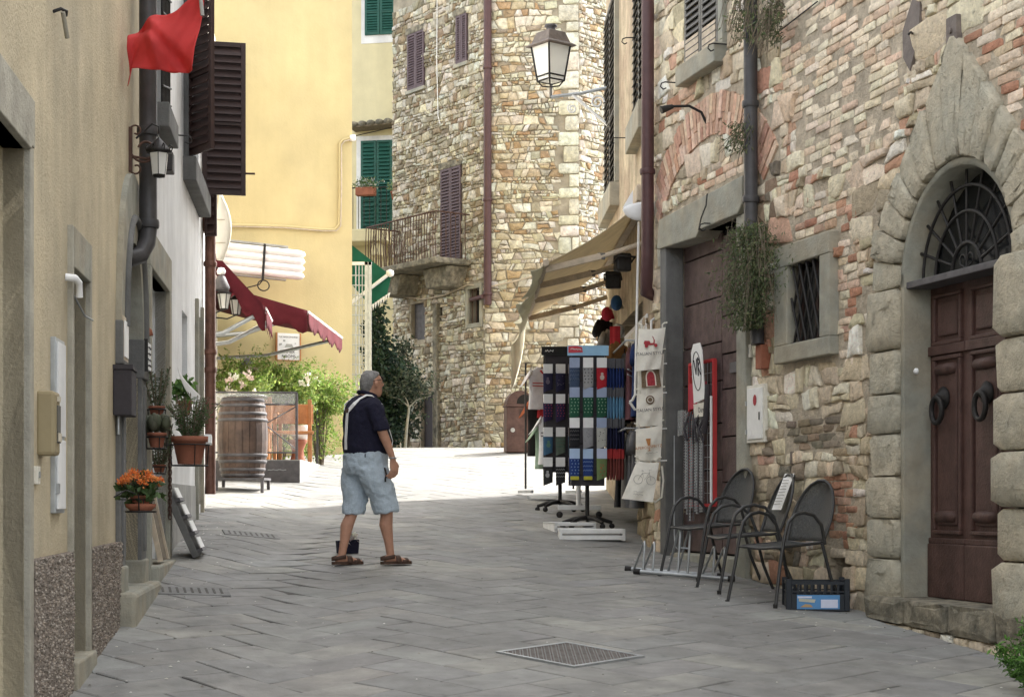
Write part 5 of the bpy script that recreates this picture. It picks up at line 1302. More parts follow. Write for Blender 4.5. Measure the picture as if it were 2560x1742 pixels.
# plants
def pot(parent, r, h, m='terracotta', M=None):
    MB().lathe([(r*.68, 0), (r*.95, h*.8), (r*1.06, h*.8), (r*1.08, h), (r*.92, h), (r*.9, h*.9)], 20).build('pot', m, parent, M)
    MB().lathe([(0.001, h*.9), (r*.9, h*.92)], 16, cap=False).build('soil', 'bark', parent, M)
def plant(name, label, M, r, h, kind, group=None, ring=True):
    t = thing(name, label, 'potted plant', M, group); pot(t, r, h)
    b = MB(); st_ = MB()
    if kind == 'orange':
        bush(b, (0, 0, h+.04), (.17, .16, .09), 260, .085, [(.06, .10, .035), (.08, .13, .05), (.045, .08, .03)], .7); b.build('foliage', 'leaf', t)
        f = MB()
        for _ in range(95):
            a = random.uniform(0, 6.3); q = math.sqrt(random.random()); p = Vector((.21*q*math.cos(a), .18*q*math.sin(a), h+.19-.09*q*q+random.uniform(-.02, .03)))
            st_.tube([(p.x*.3, p.y*.3, h), tuple(p)], .003, 4, cap=False)
            for _k in range(14): f.col = jit(random.choice([(.75, .24, .06), (.82, .33, .10), (.62, .16, .04)]), .15, .06); f.leaf(p+Vector((random.gauss(0, .012), random.gauss(0, .012), random.gauss(0, .008))), .022, .8)
        f.build('blossoms', 'petal', t)
    elif kind == 'rosemary':
        for _ in range(60):
            a = random.uniform(0, 6.3); l = random.uniform(.18, .36); sx = random.uniform(.1, .5); p0 = Vector((.05*math.cos(a), .05*math.sin(a), h)); p1 = p0+Vector((l*sx*math.cos(a)*1.2, l*sx*math.sin(a)*1.2, l*(1-.45*sx)))
            st_.tube([p0, (p0+p1)/2+Vector((0, 0, .02)), p1], .003, 4, cap=False)
            for k in range(22):
                c = k/22; p = p0.lerp(p1, c); b.col = jit(random.choice([(.07, .12, .045), (.10, .16, .06), (.055, .09, .04)]), .2, .06)
                b.leaf(p, random.uniform(.03, .05), .2, (random.gauss(0, 1), random.gauss(0, 1), random.gauss(.4, .6)))
        b.build('foliage', 'leaf', t)
    elif kind == 'cactus':
        for _ in range(22):
            a = random.uniform(0, 6.3); q = .08*math.sqrt(random.random()); b.col = jit((.12, .13, .085), .2)
            b.lathe([(.005, 0), (.03, .02), (.034, .05), (.022, .09), (.004, .1)], 8, c=(q*math.cos(a), q*math.sin(a), h-.01+random.uniform(0, .06)))
        b.build('foliage', 'leaf', t)
    elif kind == 'basil':
        bush(b, (0, 0, h+.1), (.12, .12, .12), 160, .07, [(.10, .19, .05), (.14, .25, .07), (.07, .14, .04)], .7); b.build('foliage', 'leaf', t)
    elif kind == 'upright':
        for _ in range(16):
            a = random.uniform(0, 6.3); l = random.uniform(.18, .33); p0 = Vector((.03*math.cos(a), .03*math.sin(a), h)); p1 = p0+Vector((.09*math.cos(a), .09*math.sin(a), l))
            st_.tube([p0, p1], .004, 4, cap=False)
            for k in range(30): b.col = jit(random.choice([(.07, .10, .05), (.09, .12, .06)]), .2); b.leaf(p0.lerp(p1, k/30), .03, .35)
        b.build('foliage', 'leaf', t)
    if st_.v: st_.build('stems', 'bark', t)
    if ring:
        w = MB(); w.tube([(r*1.15*math.cos(a), r*1.15*math.sin(a), h*.7) for a in [2*math.pi*k/20 for k in range(20)]], .005, 5, closed=True)
        w.tube([(r*1.05*math.cos(a), r*1.05*math.sin(a), -.01) for a in [2*math.pi*k/20 for k in range(20)]], .005, 5, closed=True)
        for k in range(4): a = R(90*k+20); w.tube([(r*1.05*math.cos(a), r*1.05*math.sin(a), -.01), (r*1.15*math.cos(a), r*1.15*math.sin(a), h*.7)], .004, 4)
        w.tube([(r*1.0, .0, h*.7), (.0, r*2.2, h*.7)], .005, 5); w.build('wire_holder', 'iron', t)
    return t
u, z = FL.at(352, 1272, .28); t = plant('flower_pot', 'terracotta pot of orange flowers in a wall ring', FL.M(u, z, .28)@Matrix.Scale(.7, 4), .085, .115, 'orange', 'plants along the left wall')
MB().lathe([(.09, -.015), (.125, .02), (.13, .045), (.1, .03)], 20).build('saucer', 'terracotta', t); MB().lathe([(.0, -.03), (.13, -.03), (.135, -.015), (0, -.015)], 20).build('tray', 'iron', t)
MB().tube([(-.22, .2, .1), (-.2, .1, .16), (-.17, 0, .12), (-.15, 0, .0), (-.1, 0, -.025)], .007, 5).build('scroll_arm', 'iron', t)
u, z = FL.at(474, 1160, .36); plant('herb_pot', 'terracotta pot of rosemary in a wire wall holder', FL.M(u, z, .36), .13, .21, 'rosemary', 'plants along the left wall')
u, z = FL.at(392, 1043, .1); plant('herb_pot', 'small terracotta pot of upright herbs, upper of two by the doorway', FL.M(u, z, .1), .06, .085, 'upright', 'plants along the left wall')
u, z = FL.at(392, 1118, .12); plant('cactus_pot', 'small terracotta pot with a cactus under the upright herbs', FL.M(u, z, .12), .07, .11, 'cactus', 'plants along the left wall')
u, z = FL.at(398, 1180, .08); plant('herb_pot', 'dark spiky plant in a small pot above the wooden board', FL.M(u, z, .08), .05, .06, 'upright', 'plants along the left wall')
u, z = FL.at(462, 1035, .12); plant('herb_pot', 'black pot of basil hanging by the white paper', FL.M(u, z, .12), .07, .12, 'basil', 'plants along the left wall', False)
# hanging menu board, paper, box, chain
t = wallthing('menu_board', 'small hanging menu board with handwriting by the doorway', 'sign', 370, 925, .06); MB().box(-.13, .13, -.01, .01, 0, .2).build('board', 'white_stucco', t); MB().box(-.15, -.13, -.014, .014, -.02, .22).build('edge', 'iron', t)
b = MB()
for k in range(4): b.tube([(-.1+.2*i/12, -.012, .165-k*.045+random.uniform(-.009, .009)) for i in range(13)], .004, 4)
b.build('handwriting', 'ink', t); MB().tube([(0, 0, .2), (0, 0, .3)], .004, 4).build('cord', 'iron', t)
MB().lathe([(.0, 0), (.04, .01), (.03, .05), (0, .08)], 8, c=(0, 0, .25)).build('terracotta_charm', 'terracotta', t)
t = wallthing('paper_notice', 'white paper sheet hanging slanted from the wall by the basil', 'paper sheet', 445, 975, .12); o = MB().grid(lambda a, c: (-.02+.3*a, -.16*a+.02*math.sin(a*4), .2-.26*a*.9-c*.12*(.2+a)), 8, 4).build('sheet', 'white_plastic', t, thick=.002)
t = wallthing('white_box', 'small white box fixed near the rosemary pot', 'box', 520, 1110, .12); MB().box(-.05, .05, -.04, .04, 0, .1).build('body', 'white_plastic', t, RY(14), bevel=.006)
t = wallthing('hanging_chain', 'rusty hanging chain beside the doorway of the white house', 'chain', 425, 1290, .04)
h = ZL(425, 1060)-ZL(425, 1290)
for k in range(26):
    MB().tube([(.014*math.cos(a)*(1 if k % 2 else .3), .014*math.cos(a)*(.3 if k % 2 else 1), h*k/26+.03*math.sin(a)) for a in [2*math.pi*q/10 for q in range(10)]], .005, 5, closed=True).build('link', 'rust_iron', t)
# boards leaning
p = G(395, 1400)
t = wallthing('leaning_board', 'pale edged wooden board leaning in the doorway', 'board', 388, 1400, .0)
MB().box(-.28, .28, -.012, .012, 0, .62, T(.0, -.06, 0)@RX(-12)@RZ(0)).build('panel', 'bark', t); MB().box(.27, .3, -.02, .02, 0, .64, T(0, -.07, 0)@RX(-12)).build('edge', 'pale_wood', t); MB().box(-.3, -.27, -.02, .02, 0, .64, T(0, -.07, 0)@RX(-12)).build('edge', 'pale_wood', t)
p = G(490, 1392)
t = thing('postcard_rack', 'grey wooden postcard rack leaning on the white wall', 'postcard rack', T(p.x, p.y+.1, p.z)@FL.M(0, 0).to_3x3().to_4x4())
Ml = RX(-24)
MB().box(-.24, .24, -.03, .03, 0, .66, Ml).build('board', 'serena_dark', t, bevel=.006)
for k in range(4):
    MB().box(-.24, .24, -.08, -.03, .03+k*.16, .06+k*.16, Ml).build('ledge', 'lead', t)
    for i in range(4): MB().box(-.21+i*.105, -.12+i*.105, -.075, -.069, .06+k*.16, .16+k*.16, Ml@T(0, 0, 0)).build('postcard', 'white_plastic', t)
# ---------------------------------------------------------------- sunlit restaurant house on the left
rest_h = thing('restaurant_house', 'pale sunlit plastered house behind the white one', 'house', FH.M(0, 0))
facade(rest_h, 0, FH.L, 0, 9.5, [], 'pale_stucco', depth=4)
# ---------------------------------------------------------------- yellow house
yel = thing('yellow_house', 'plain yellow stuccoed house facing the street at the back', 'house', FY.M(0, 0))
dz0, dz1 = FY.at(590, 1060)[1], FY.at(612, 893)[1]; du0, du1 = FY.at(598)[0], FY.at(640)[0]
facade(yel, .0, FY.L, 0, 11.5, [(du0, du1, 2.5, dz1-.15, .3)], 'yellow_stucco', depth=6)
b = MB(); b.prism([(du0, 2.5), (du1, 2.5), (du1, dz1-.2), ((du0*.2+du1*.8), dz1-.06), ((du0+du1)/2, dz1), (du0*.8+du1*.2, dz1-.06), (du0, dz1-.2)], -.012, .05); b.build('arched_doorway', 'serena_dark', yel)
a = [FY.at(x, y) for x, y in ((570, 563), (700, 566), (800, 574), (835, 574), (846, 562), (848, 480), (848, 360), (856, 350), (876, 346))]
MB().tube([(u, -.03, z) for u, z in a], .022, 8).build('cable_duct', 'yellow_stucco', yel)
MB().tube([(u+.02, -.06, z-.03) for u, z in a], .011, 6).build('cable', 'pale_wood', yel)
MB().lathe([(0, -.06), (.05, -.05), (.06, 0), (.05, .05), (0, .06)], 12, M=T(FY.at(876, 346)[0]+.03, -.03, FY.at(876, 346)[1])).build('junction', 'white_plastic', yel)
# white louvred lamp sign
u, z = FY.at(655, 690, .5); t = thing('light_box_sign', 'white ribbed light box on an iron bracket on the yellow wall', 'sign', FY.M(u, z, .5)@RZ(-8)@RY(3.5))
for k in range(4): MB().loft([((x, 0, .065+k*.125), (0, r, 0), (0, 0, r*.8)) for x, r in ((-.72, .06), (-.7, .085), (.62, .085), (.70, .06), (.73, .01))], 12).build('tube', 'white_plastic', t)
b = MB(); b.box(-.74, .42, -.02, .06, .52, .56); b.box(-.74, .42, -.02, .06, -.04, -.01); b.build('frame', 'grey_dado', t, bevel=.008)
MB().box(-.02, .02, -.09, -.07, -.08, .54).build('strap', 'iron', t)
MB().tube([(.0, -.08, -.08), (-.05, -.08, -.16), (-.3, -.05, -.25), (-.45, .2, -.5)], .012, 6).tube([(0.02*0+.1*math.cos(a)-.05+.07, -.08, -.17+.09*math.sin(a)) for a in [R(100-k*24) for k in range(16)]], .012, 6).build('scroll_bracket', 'iron', t)
# rooms plaque
u, z = FY.at(720, 900, .02); t = thing('rooms_sign', 'white painted plaque with floral drawings reading zimmer rooms', 'sign', FY.M(u, z, .03)); k_ = 29.6/4200
w, h = 56*k_*1.1, 66*k_
MB().box(-w/2, w/2, -.02, .02, 0, h).build('tile', 'white_plastic', t); b = MB()
for s in (-1, 1): b.box(s*w/2-.012, s*w/2+.012, -.03, .02, -.01, h+.01)
b.box(-w/2, w/2, -.028, .02, -.012, .0); b.build('frame', 'bench_wood', t)
text('ZIMMER', .075, 'ink', t, T(-.02, -.024, h*.30)); text('ROOMS', .075, 'ink', t, T(-.0, -.024, h*.13)); text('LA NASCONDINA', .042, 'ink', t, T(0, -.024, h*.86))
b = MB(); b.prism([(-.07, h*.47), (.09, h*.47), (.06, h*.6), (-.04, h*.6)], -.024, -.02); b.prism([(-.17, h*.52), (-.12, h*.56), (-.13, h*.62), (-.17, h*.6)], -.024, -.02); b.prism([(-.1, h*.7), (-.06, h*.7), (-.06, h*.75), (-.1, h*.75)], -.024, -.02); b.prism([(.11, h*.6), (.14, h*.62), (.12, h*.66)], -.024, -.02); b.build('drawing', 'grey_dado', t)
# red awnings
def awning(label, u0, u1, zw, zo, out, out1):
    t = thing('red_awning', label, 'awning', FH.M(0, 0), 'red restaurant awnings'); b = MB()
    oo = lambda a: out+(out1-out)*a
    b.grid(lambda a, c: (u0+(u1-u0)*a, -oo(a)*c, zw+(zo-zw)*c-.04*math.sin(math.pi*c)), 12, 8); b.build('canopy', 'maroon_cloth', t, thick=.006)
    b = MB()
    def v(a, c): s = abs(math.sin(a*math.pi*8)); return (u0+(u1-u0)*a, -oo(a)-.012-.02*math.sin(a*25)*c, zo-(.20+.10*s)*c)
    b.grid(v, 64, 4)
    b.build('valance', 'maroon_cloth', t, thick=.004)
    b = MB()
    b.grid(lambda a, c: (u0-.012, -out*(.25+.75*a), zw+(zo-zw)*(.25+.75*a)-.32*c*(1-.15*math.sin(a*19))), 16, 3); b.build('side_valance', 'maroon_cloth', t, thick=.004)
    MB().tube([(u0, -out, zo-.02), (u1, -out1, zo-.02)], .025, 8).build('front_bar', 'white_metal', t)
    for q, ot in ((u0+.06, out), (u1-.1, out1)): MB().tube([(q, -ot, zo-.03), (q, -ot*.4, zo-.34), (q, 0, zo-.4)], .03, 8).build('arm', 'zinc', t)
    return t
uB0 = (Vector((-3.1, 25.0, 0))-FH.o).dot(FH.u); 
awning('longer red scalloped awning reaching towards the yellow house', uB0, FH.L-.1, 5.04, 4.62, 1.5, 2.12)
uA0 = (Vector((-3.4, 22.3, 0))-FH.o).dot(FH.u)
awning('nearer red awning with drooping corner beside the copper pipe', uA0, uA0+1.5, 5.35, 4.36, .92, .98)
# two lanterns hanging from the restaurant frame
for px, py, Y, lab in ((590, 760, 22.8, 'small hanging lantern with amber glass below the red awning'), (560, 745, 22.2, 'round dark lantern under the nearer red awning')):
    c = pt(px, py, Y); t = thing('hanging_lantern', lab, 'lantern', c, 'lanterns under the awnings')
    MB().lathe([(.0, -.16), (.05, -.15), (.055, -.14)], 6).build('base', 'iron', t); MB().lathe([(.055, -.14), (.09, .05)], 6, cap=False).build('glass', 'frost', t)
    MB().lathe([(.1, .05), (.1, .065), (.03, .12), (0, .14)], 6).build('roof', 'iron', t)
    b = MB()
    for k in range(6): a = R(60*k); b.tube([(.056*math.cos(a), .056*math.sin(a), -.14), (.092*math.cos(a), .092*math.sin(a), .05)], .006, 5)
    b.tube([(0, 0, -.15), (-.12, 0, -.2), (-.3, 0, -.18)], .01, 5); b.build('cage', 'iron', t)
c = pt(553, 680, 22.0); t = thing('globe_lamp', 'white globe lamp with conical shade beside the copper pipe', 'lamp', c); MB().lathe([(0, -.04), (.05, -.03), (.06, .01), (.04, .05), (0, .06)], 14).build('globe', 'white_plastic', t); MB().lathe([(.1, -.24), (.11, -.2), (.05, -.06), (.03, -.05)], 14, cap=False).build('shade', 'lead', t, thick=.006); MB().tube([(0, 0, .05), (-.25, 0, .06)], .012, 6).build('arm', 'iron', t)
# barrel on its stand
c = G(603, 1226); c.y += .12; c.z = gz(c.x, c.y); hb = .16
t = thing('wine_barrel', 'large wooden wine barrel standing on a metal stand', 'barrel', c)
Rr = .335; Hh = 1.05
prof = lambda q: Rr*(.80+.20*math.sin(math.pi*min(max(q, 0), 1))**.8)
for k in range(22):
    a0, a1 = 2*math.pi*k/22+.008, 2*math.pi*(k+1)/22-.008; b = MB(); v = []
    for r in range(11):
        q = r/10; z = hb+Hh*q
        for a, rr in ((a0, prof(q)), (a1, prof(q)), (a1, prof(q)-.03), (a0, prof(q)-.03)): v.append((rr*math.cos(a), rr*math.sin(a), z))
    b.add(v, [(i*4+j, i*4+(j+1) % 4, i*4+4+(j+1) % 4, i*4+4+j) for i in range(10) for j in range(4)]+[(3, 2, 1, 0), (40, 41, 42, 43)], False); b.build('stave', 'barrel_wood', t)
MB().lathe([(0, 0), (Rr*.78, 0), (Rr*.78, .02), (0, .02)], 24, c=(0, 0, hb+Hh-.04)).build('head', 'barrel_wood', t)
for q in (.03, .10, .20, .28, .72, .80, .90, .97): MB().lathe([(prof(q-.02)+.002, -.02), (prof(q-.02)+.006, -.018), (prof(q+.02)+.006, .018), (prof(q+.02)+.002, .02)], 40, c=(0, 0, hb+Hh*q), cap=False).build('hoop', 'lead', t)
MB().lathe([(0, 0), (Rr*.98, 0), (Rr*.98, .02), (0, .02)], 30, c=(0, 0, hb+Hh+.012)).build('glass_top', 'pane', t)
s_ = thing('barrel_stand', 'dark metal stand under the wine barrel', 'stand', c)
for x in (-.3, .3):
    for y in (-.28, .28): MB().box(x-.02, x+.02, y-.02, y+.02, gz(c.x+x, c.y+y)-c.z, hb-.03).build('leg', 'lead', s_)
MB().box(-.33, .33, -.31, .31, hb-.035, hb-.005).build('shelf', 'lead', s_)
# platform, windscreen, bench, plants
pc = G(750, 1208); zpl = pc.z+.335; FP = Fr((pc.x-1.55, pc.y-.1), (pc.x, pc.y))
t = thing('terrace_platform', 'grey levelled terrace platform of the restaurant', 'platform', FP.M(0, pc.z))
dl = 3.4
def at2(u, y): q = FP.w(u, 0, -y); return gz(q.x, q.y)-.05
L_ = FP.L
v = [(0, 0, at2(0, 0)-pc.z), (L_, 0, at2(L_, 0)-pc.z), (L_+.12, dl, at2(L_, dl)-pc.z), (-.6, dl, at2(-.3, dl)-pc.z), (0, 0, .335), (L_, 0, .335), (L_+.12, dl, .335), (-.6, dl, .335)]
b = MB(); b.add(v, [(0, 1, 5, 4), (1, 2, 6, 5), (4, 5, 6, 7), (3, 0, 4, 7)]); b.build('deck', 'grey_dado', t)
MB().box(.0, L_-.005, -.012, -.002, .0, .32).build('front_board', 'lead', t)
b = MB()
for x0, x1 in ((.78, 1.02), (1.1, 1.36)): b.tube([(x0+(x1-x0)*k/10, -.014, .19+random.uniform(-.008, .008)) for k in range(11)], .007, 4)
b.build('faded_lettering', 'zinc', t)
t = thing('windscreen', 'clear plastic terrace windscreen in a thin dark metal frame', 'windscreen', FP.M(0, zpl))
hS = .95
for x, y in ((.05, .04), (L_-.05, .04), (L_+.08, dl-.2)): MB().box(x-.018, x+.018, y-.018, y+.018, 0, hS if y < 1 else .95).build('post', 'lead', t)
for z in (hS, hS-.17, .1): MB().tube([(.05, .04, z), (L_-.05, .04, z)], .014, 6).build('rail', 'lead', t)
MB().tube([(L_-.5, .04, .5), (L_-.06, .04, hS-.2)], .009, 5).tube([(L_-.5, .04, .5), (L_-.06, .04, .15)], .009, 5).build('brace', 'lead', t)
MB().grid(lambda a, c: (.06+a*(L_-.12), .04+.02*math.sin(a*23+c*4)+.012*math.sin(a*51-c*9), .12+c*(hS-.28)), 60, 12).build('plastic_sheet', 'film', t)
MB().box(.06, L_-.06, .035, .042, hS-.16, hS-.01).build('glass_strip', 'pane', t)
def bench(label, M, w):
    t = thing('wooden_bench', label, 'bench', M, 'wooden terrace benches')
    MB().box(-w/2, w/2, -.2, .2, .42, .46).build('seat', 'bench_wood', t, bevel=.008)
    MB().box(-w/2, w/2, .22, .25, .6, .9).build('backrest', 'bench_wood', t, RX(-4), bevel=.01)
    for s in (-1, 1):
        MB().box(s*w/2*.86-.03, s*w/2*.86+.03, .16, .22, 0, .95).build('leg', 'bench_wood', t, bevel=.01); MB().box(s*w/2*.86-.03, s*w/2*.86+.03, -.18, -.12, 0, .42).build('leg', 'bench_wood', t, bevel=.01)
        MB().box(s*w/2*.86-.02, s*w/2*.86+.02, -.12, .16, .12, .18).build('stretcher', 'bench_wood', t)
c = FP.w(L_-.28, zpl, -1.5); bench('reddish wooden bench with high back at the right of the terrace', T(*c)@RZ(8), .78)
c = FP.w(L_-.78, zpl, -.9); bench('reddish wooden bench behind the plastic windscreen', T(*c)@RZ(4), .62)
t = thing('terrace_table', 'dark wooden terrace table behind the windscreen', 'table', T(*FP.w(.75, zpl, -1.9)))
MB().box(-.4, .4, -.35, .35, .72, .75).build('top', 'bench_wood', t)
for x in (-.35, .35):
    for y in (-.3, .3): MB().box(x-.025, x+.025, y-.025, y+.025, 0, .72).build('leg', 'bench_wood', t)
for du, dy, m, lab in ((.02, 2.3, 'white_plastic', 'round white pot with leafy plant at the terrace edge'), (-.02, 2.1, 'terracotta', 'tall terracotta pot under the white one at the terrace edge')):
    c = FP.w(L_-.15+du, zpl+(.36 if m != 'terracotta' else 0), -dy-.0 if False else -2.2); t = thing('plant_pot', lab, 'plant pot', T(*c))
    if m == 'terracotta': MB().lathe([(.13, 0), (.10, .1), (.09, .2), (.13, .3), (.16, .35), (.13, .36)], 18).build('pot', m, t)
    else:
        MB().lathe([(.1, 0), (.16, .08), (.175, .17), (.15, .22)], 18).build('pot', m, t)
        b = MB(); bush(b, (0, 0, .42), (.2, .2, .24), 420, .05, [(.10, .17, .05), (.14, .22, .07), (.2, .22, .06)]); b.build('foliage', 'leaf', t)
YG = [(.20, .31, .06), (.27, .39, .09), (.14, .23, .05), (.36, .46, .13), (.25, .28, .08)]
def shrub(label, px, py0, Y, rx, rz, n, fl):
    c = pt(px, py0, Y); zb_ = gz(c.x, Y); t = thing('flowering_shrub', label, 'shrub', (c.x, Y, zb_), 'flowering shrubs on the terrace')
    hc = c.z-zb_; b = MB()
    for k in range(26):
        a = random.uniform(0, 6.3); q = random.uniform(.2, 1); b.tube([(.05*math.cos(a), .05*math.sin(a), 0), (.4*q*rx*math.cos(a), .3*q*math.sin(a), hc*.8), (rx*q*math.cos(a), .45*q*math.sin(a), hc+rz*random.uniform(-.4, 1.0))], [.01, .007, .002], 5)
    b.build('stems', 'bark', t); b = MB(); bush(b, (0, 0, hc), (rx, .45, rz), n, .065, YG, .45)
    bush(b, (0, 0, hc*.5), (rx*.8, .35, hc*.5), n//5, .065, YG, .45)
    for k in range(9):
        a = random.uniform(-1, 1); p0 = Vector((a*rx*.8, random.uniform(-.3, .3), hc+rz*.5)); p1 = p0+Vector((a*.3, 0, random.uniform(.15, .42)))
        for i in range(22): b.col = jit(random.choice(YG), .2); b.leaf(p0.lerp(p1, i/22), .05, .35)
    b.build('foliage', 'leaf', t)
    f = MB()
    for _ in range(fl):
        p = Vector((random.uniform(-1, 1)*rx*.85, -.42+random.uniform(-.05, .1), hc+random.uniform(-.7, .85)*rz)); f.col = jit(random.choice([(.85, .82, .7), (.85, .82, .75), (.85, .82, .7), (.8, .68, .6)]) if fl > 8 else (.85, .82, .7), .05)
        for _k in range(12): f.leaf(p+Vector((random.gauss(0, .02), random.gauss(0, .02), random.gauss(0, .02))), .06, .8)
    if fl: f.build('flowers', 'petal', t)['kind'] = 'stuff'
shrub('bright green flowering shrub in the middle of the terrace', 700, 962, 26.3, .66, .34, 6000, 9)
shrub('bright green shrub at the right end of the terrace', 800, 995, 27.2, .52, .34, 5000, 5)
shrub('yellow green climbing shrub at the left of the terrace', 600, 950, 26.0, .5, .34, 2200, 6)
shrub('low pink flowered shrub beside the windscreen', 615, 965, 25.0, .42, .18, 1500, 10)
# ---------------------------------------------------------------- cream house at the back
cream = thing('cream_house', 'cream house with green shutters at the back of the street', 'house', FC.M(0, 0))
k_ = 41.4/4200
gb0, gb1 = FC.at(903)[0], FC.at(981)[0]; gz0, gz1 = FC.at(940, 582)[1], FC.at(940, 352)[1]
gt0, gt1 = FC.at(913)[0], FC.at(988)[0]; gtz = FC.at(950, 88)[1]
facade(cream, -1, FC.L+.2, 0, 16, [(gb0, gb1, gz0, gz1, .15), (gt0, gt1, gtz, gtz+2, .15)], 'cream_stucco', depth=5)
for a, c, z0, z1 in ((gb0, gb1, gz0, gz1), (gt0, gt1, gtz, gtz+1.6)):
    w = (c-a)/2-.005
    for q in (0, 1): shutter(cream, T(a+q*(w+.01), -.03, z0), w, z1-z0, 'green_paint', 24, mid=.35, st=.06)
b = MB(); b.box(gt0-.1, gt1+.12, -.012, .02, gtz-.2, gtz); b.box(gt0-.1, gt0, -.012, .02, gtz, gtz+2); b.box(gt1, gt1+.12, -.012, .02, gtz, gtz+2); b.build('window_surround', 'white_stucco', cream)
b = MB(); b.box(gb0-.12, gb0, -.012, .02, gz0, gz1+.12); b.box(gb1, gb1+.12, -.012, .02, gz0, gz1+.12); b.box(gb0, gb1, -.012, .02, gz1, gz1+.12); b.build('door_surround', 'white_stucco', cream)
u0, z0 = FC.at(888, 325); u1 = FC.at(992, 325)[0]
cn_ = MB().prism([(u0, z0-.06), (u1, z0-.0), (u1, z0+.04), (u0, z0-.02)], -.5, .05).build('tiled_canopy', 'bark', cream)
for k in range(5):
    x = u0+.1+k*(u1-u0-.2)/4; MB().loft([((x, -.52, z0+.02+k*.012), (.1, 0, 0), (0, 0, .07)), ((x, .03, z0+.1+k*.012), (.08, 0, 0), (0, 0, .06))], 10).build('roof_tile', 'lichen', cn_)
MB().tube([(u0-.1, -.3, z0-.25), (u1+.35, -.3, z0+.02)], .012, 6).build('canopy_rod', 'iron', cream)
# its balcony
zB0, zB1 = FC.at(920, 615)[1], FC.at(920, 584)[1]; ub1 = FC.at(968, HY, .7)[0]
MB().box(-1, ub1, -.75, 0, zB0, zB1).build('balcony_slab', 'cream_stucco', cream, bevel=.03)
MB().box(ub1-.45, ub1-.2, -.6, 0, zB0-.32, zB0-.002).build('balcony_corbel', 'cream_stucco', cream, bevel=.03)
rl = MB().tube([(-.6, -.7, zB1+1.0), (ub1-.02, -.7, zB1+1.0)], .018, 6).build('balcony_railing', 'iron', cream)
for k in range(14): x = -.3+(ub1+.28)*k/13; MB().tube([(x, -.7, zB1), (x, -.7, zB1+1.0)], .009, 5).build('bar', 'iron', rl)
u, z = FC.at(915, 490, .8); t = thing('flower_box', 'orange planter box with white flowers on the balcony rail', 'flower box', FC.M(u, z, .82)); MB().box(-.24, .24, -.1, .1, 0, .2).build('box', 'terracotta', t, bevel=.02)
b = MB(); bush(b, (0, 0, .28), (.34, .18, .16), 420, .07, [(.08, .15, .05), (.13, .2, .07), (.5, .5, .45)]); b.build('foliage', 'leaf', t)
u, z = FC.at(989, 500, .75); t = thing('flower_pot', 'small terracotta pot with pale plant at the end of the balcony', 'flower pot', FC.M(u, z, .75)); pot(t, .12, .2); b = MB(); bush(b, (0, 0, .34), (.2, .18, .18), 300, .07, [(.22, .3, .15), (.3, .38, .2), (.15, .22, .09)]); b.build('foliage', 'leaf', t)
MB().tube([(0, 0, 0), (0, 0, -.9)], .02, 6).build('stand', 'iron', t)
# green awning and white trellis beside the yellow house
Yg = 33.0; q0 = pt(862, 600, Yg); t = thing('green_awning', 'dark green awning sticking out behind the yellow house corner', 'awning', q0)
A = pt(850, 590, Yg)-q0; B = pt(978, 690, Yg-.2)-q0; C = pt(978, 690, Yg+1.6)-q0; D = pt(850, 590, Yg+1.6)-q0
MB().grid(lambda a, c: (A*(1-a)+B*a)*(1-c)+(D*(1-a)+C*a)*c, 8, 6).build('canopy', 'green_cloth', t, thick=.006)
P = [pt(870, 605, Yg-.02)-q0, pt(978, 690, Yg-.22)-q0, pt(968, 735, Yg-.22)-q0, pt(925, 765, Yg-.12)-q0, pt(870, 700, Yg-.02)-q0]
MB().add(P, [(0, 1, 2, 3, 4)]).build('side_panel', 'green_cloth', t, thick=.008)
b = MB()
for k in range(8): p = pt(924+k*6.5, 765-k*4.5, Yg-.2)-q0; b.add([p, p+Vector((.05, 0, .02)), p+Vector((.015, 0, -.12))], [(0, 1, 2)])
b.build('fringe', 'white_metal', t, thick=.004)
e = pt(975, 683, Yg-.25)-q0
MB().tube([pt(850, 778, Yg-.25)-q0, e], .035, 8).build('arm', 'white_metal', t); MB().lathe([(0, -.08), (.07, -.05), (.08, 0), (.07, .05), (0, .08)], 12, c=e).build('end_knob', 'white_metal', t)
Yt = 32.0; g0 = pt(875, 1105, Yt); t = thing('trellis_gate', 'tall white metal trellis frame behind the yellow house corner', 'trellis', g0); hh = pt(0, 655, Yt).z-g0.z
for px in (916, 925): x = pt(px, 0, Yt).x-g0.x; MB().box(x-.03, x+.03, -.03, .03, 0, hh).build('post', 'zinc', t)
x1 = pt(916, 0, Yt).x-g0.x
MB().box(-.2, x1+.1, -.03, .03, hh-.06, hh).build('top_rail', 'white_metal', t)
for k in range(16): z = hh*(.1+k*.055); MB().tube([(-.2, 0, z), (x1, 0, z)], .012, 5).build('cross_wire', 'zinc', t)
for k in range(3): MB().tube([(x1*(.35+k*.2), 0, .2), (x1*(.35+k*.2), 0, hh)], .012, 5).build('upright_wire', 'zinc', t)
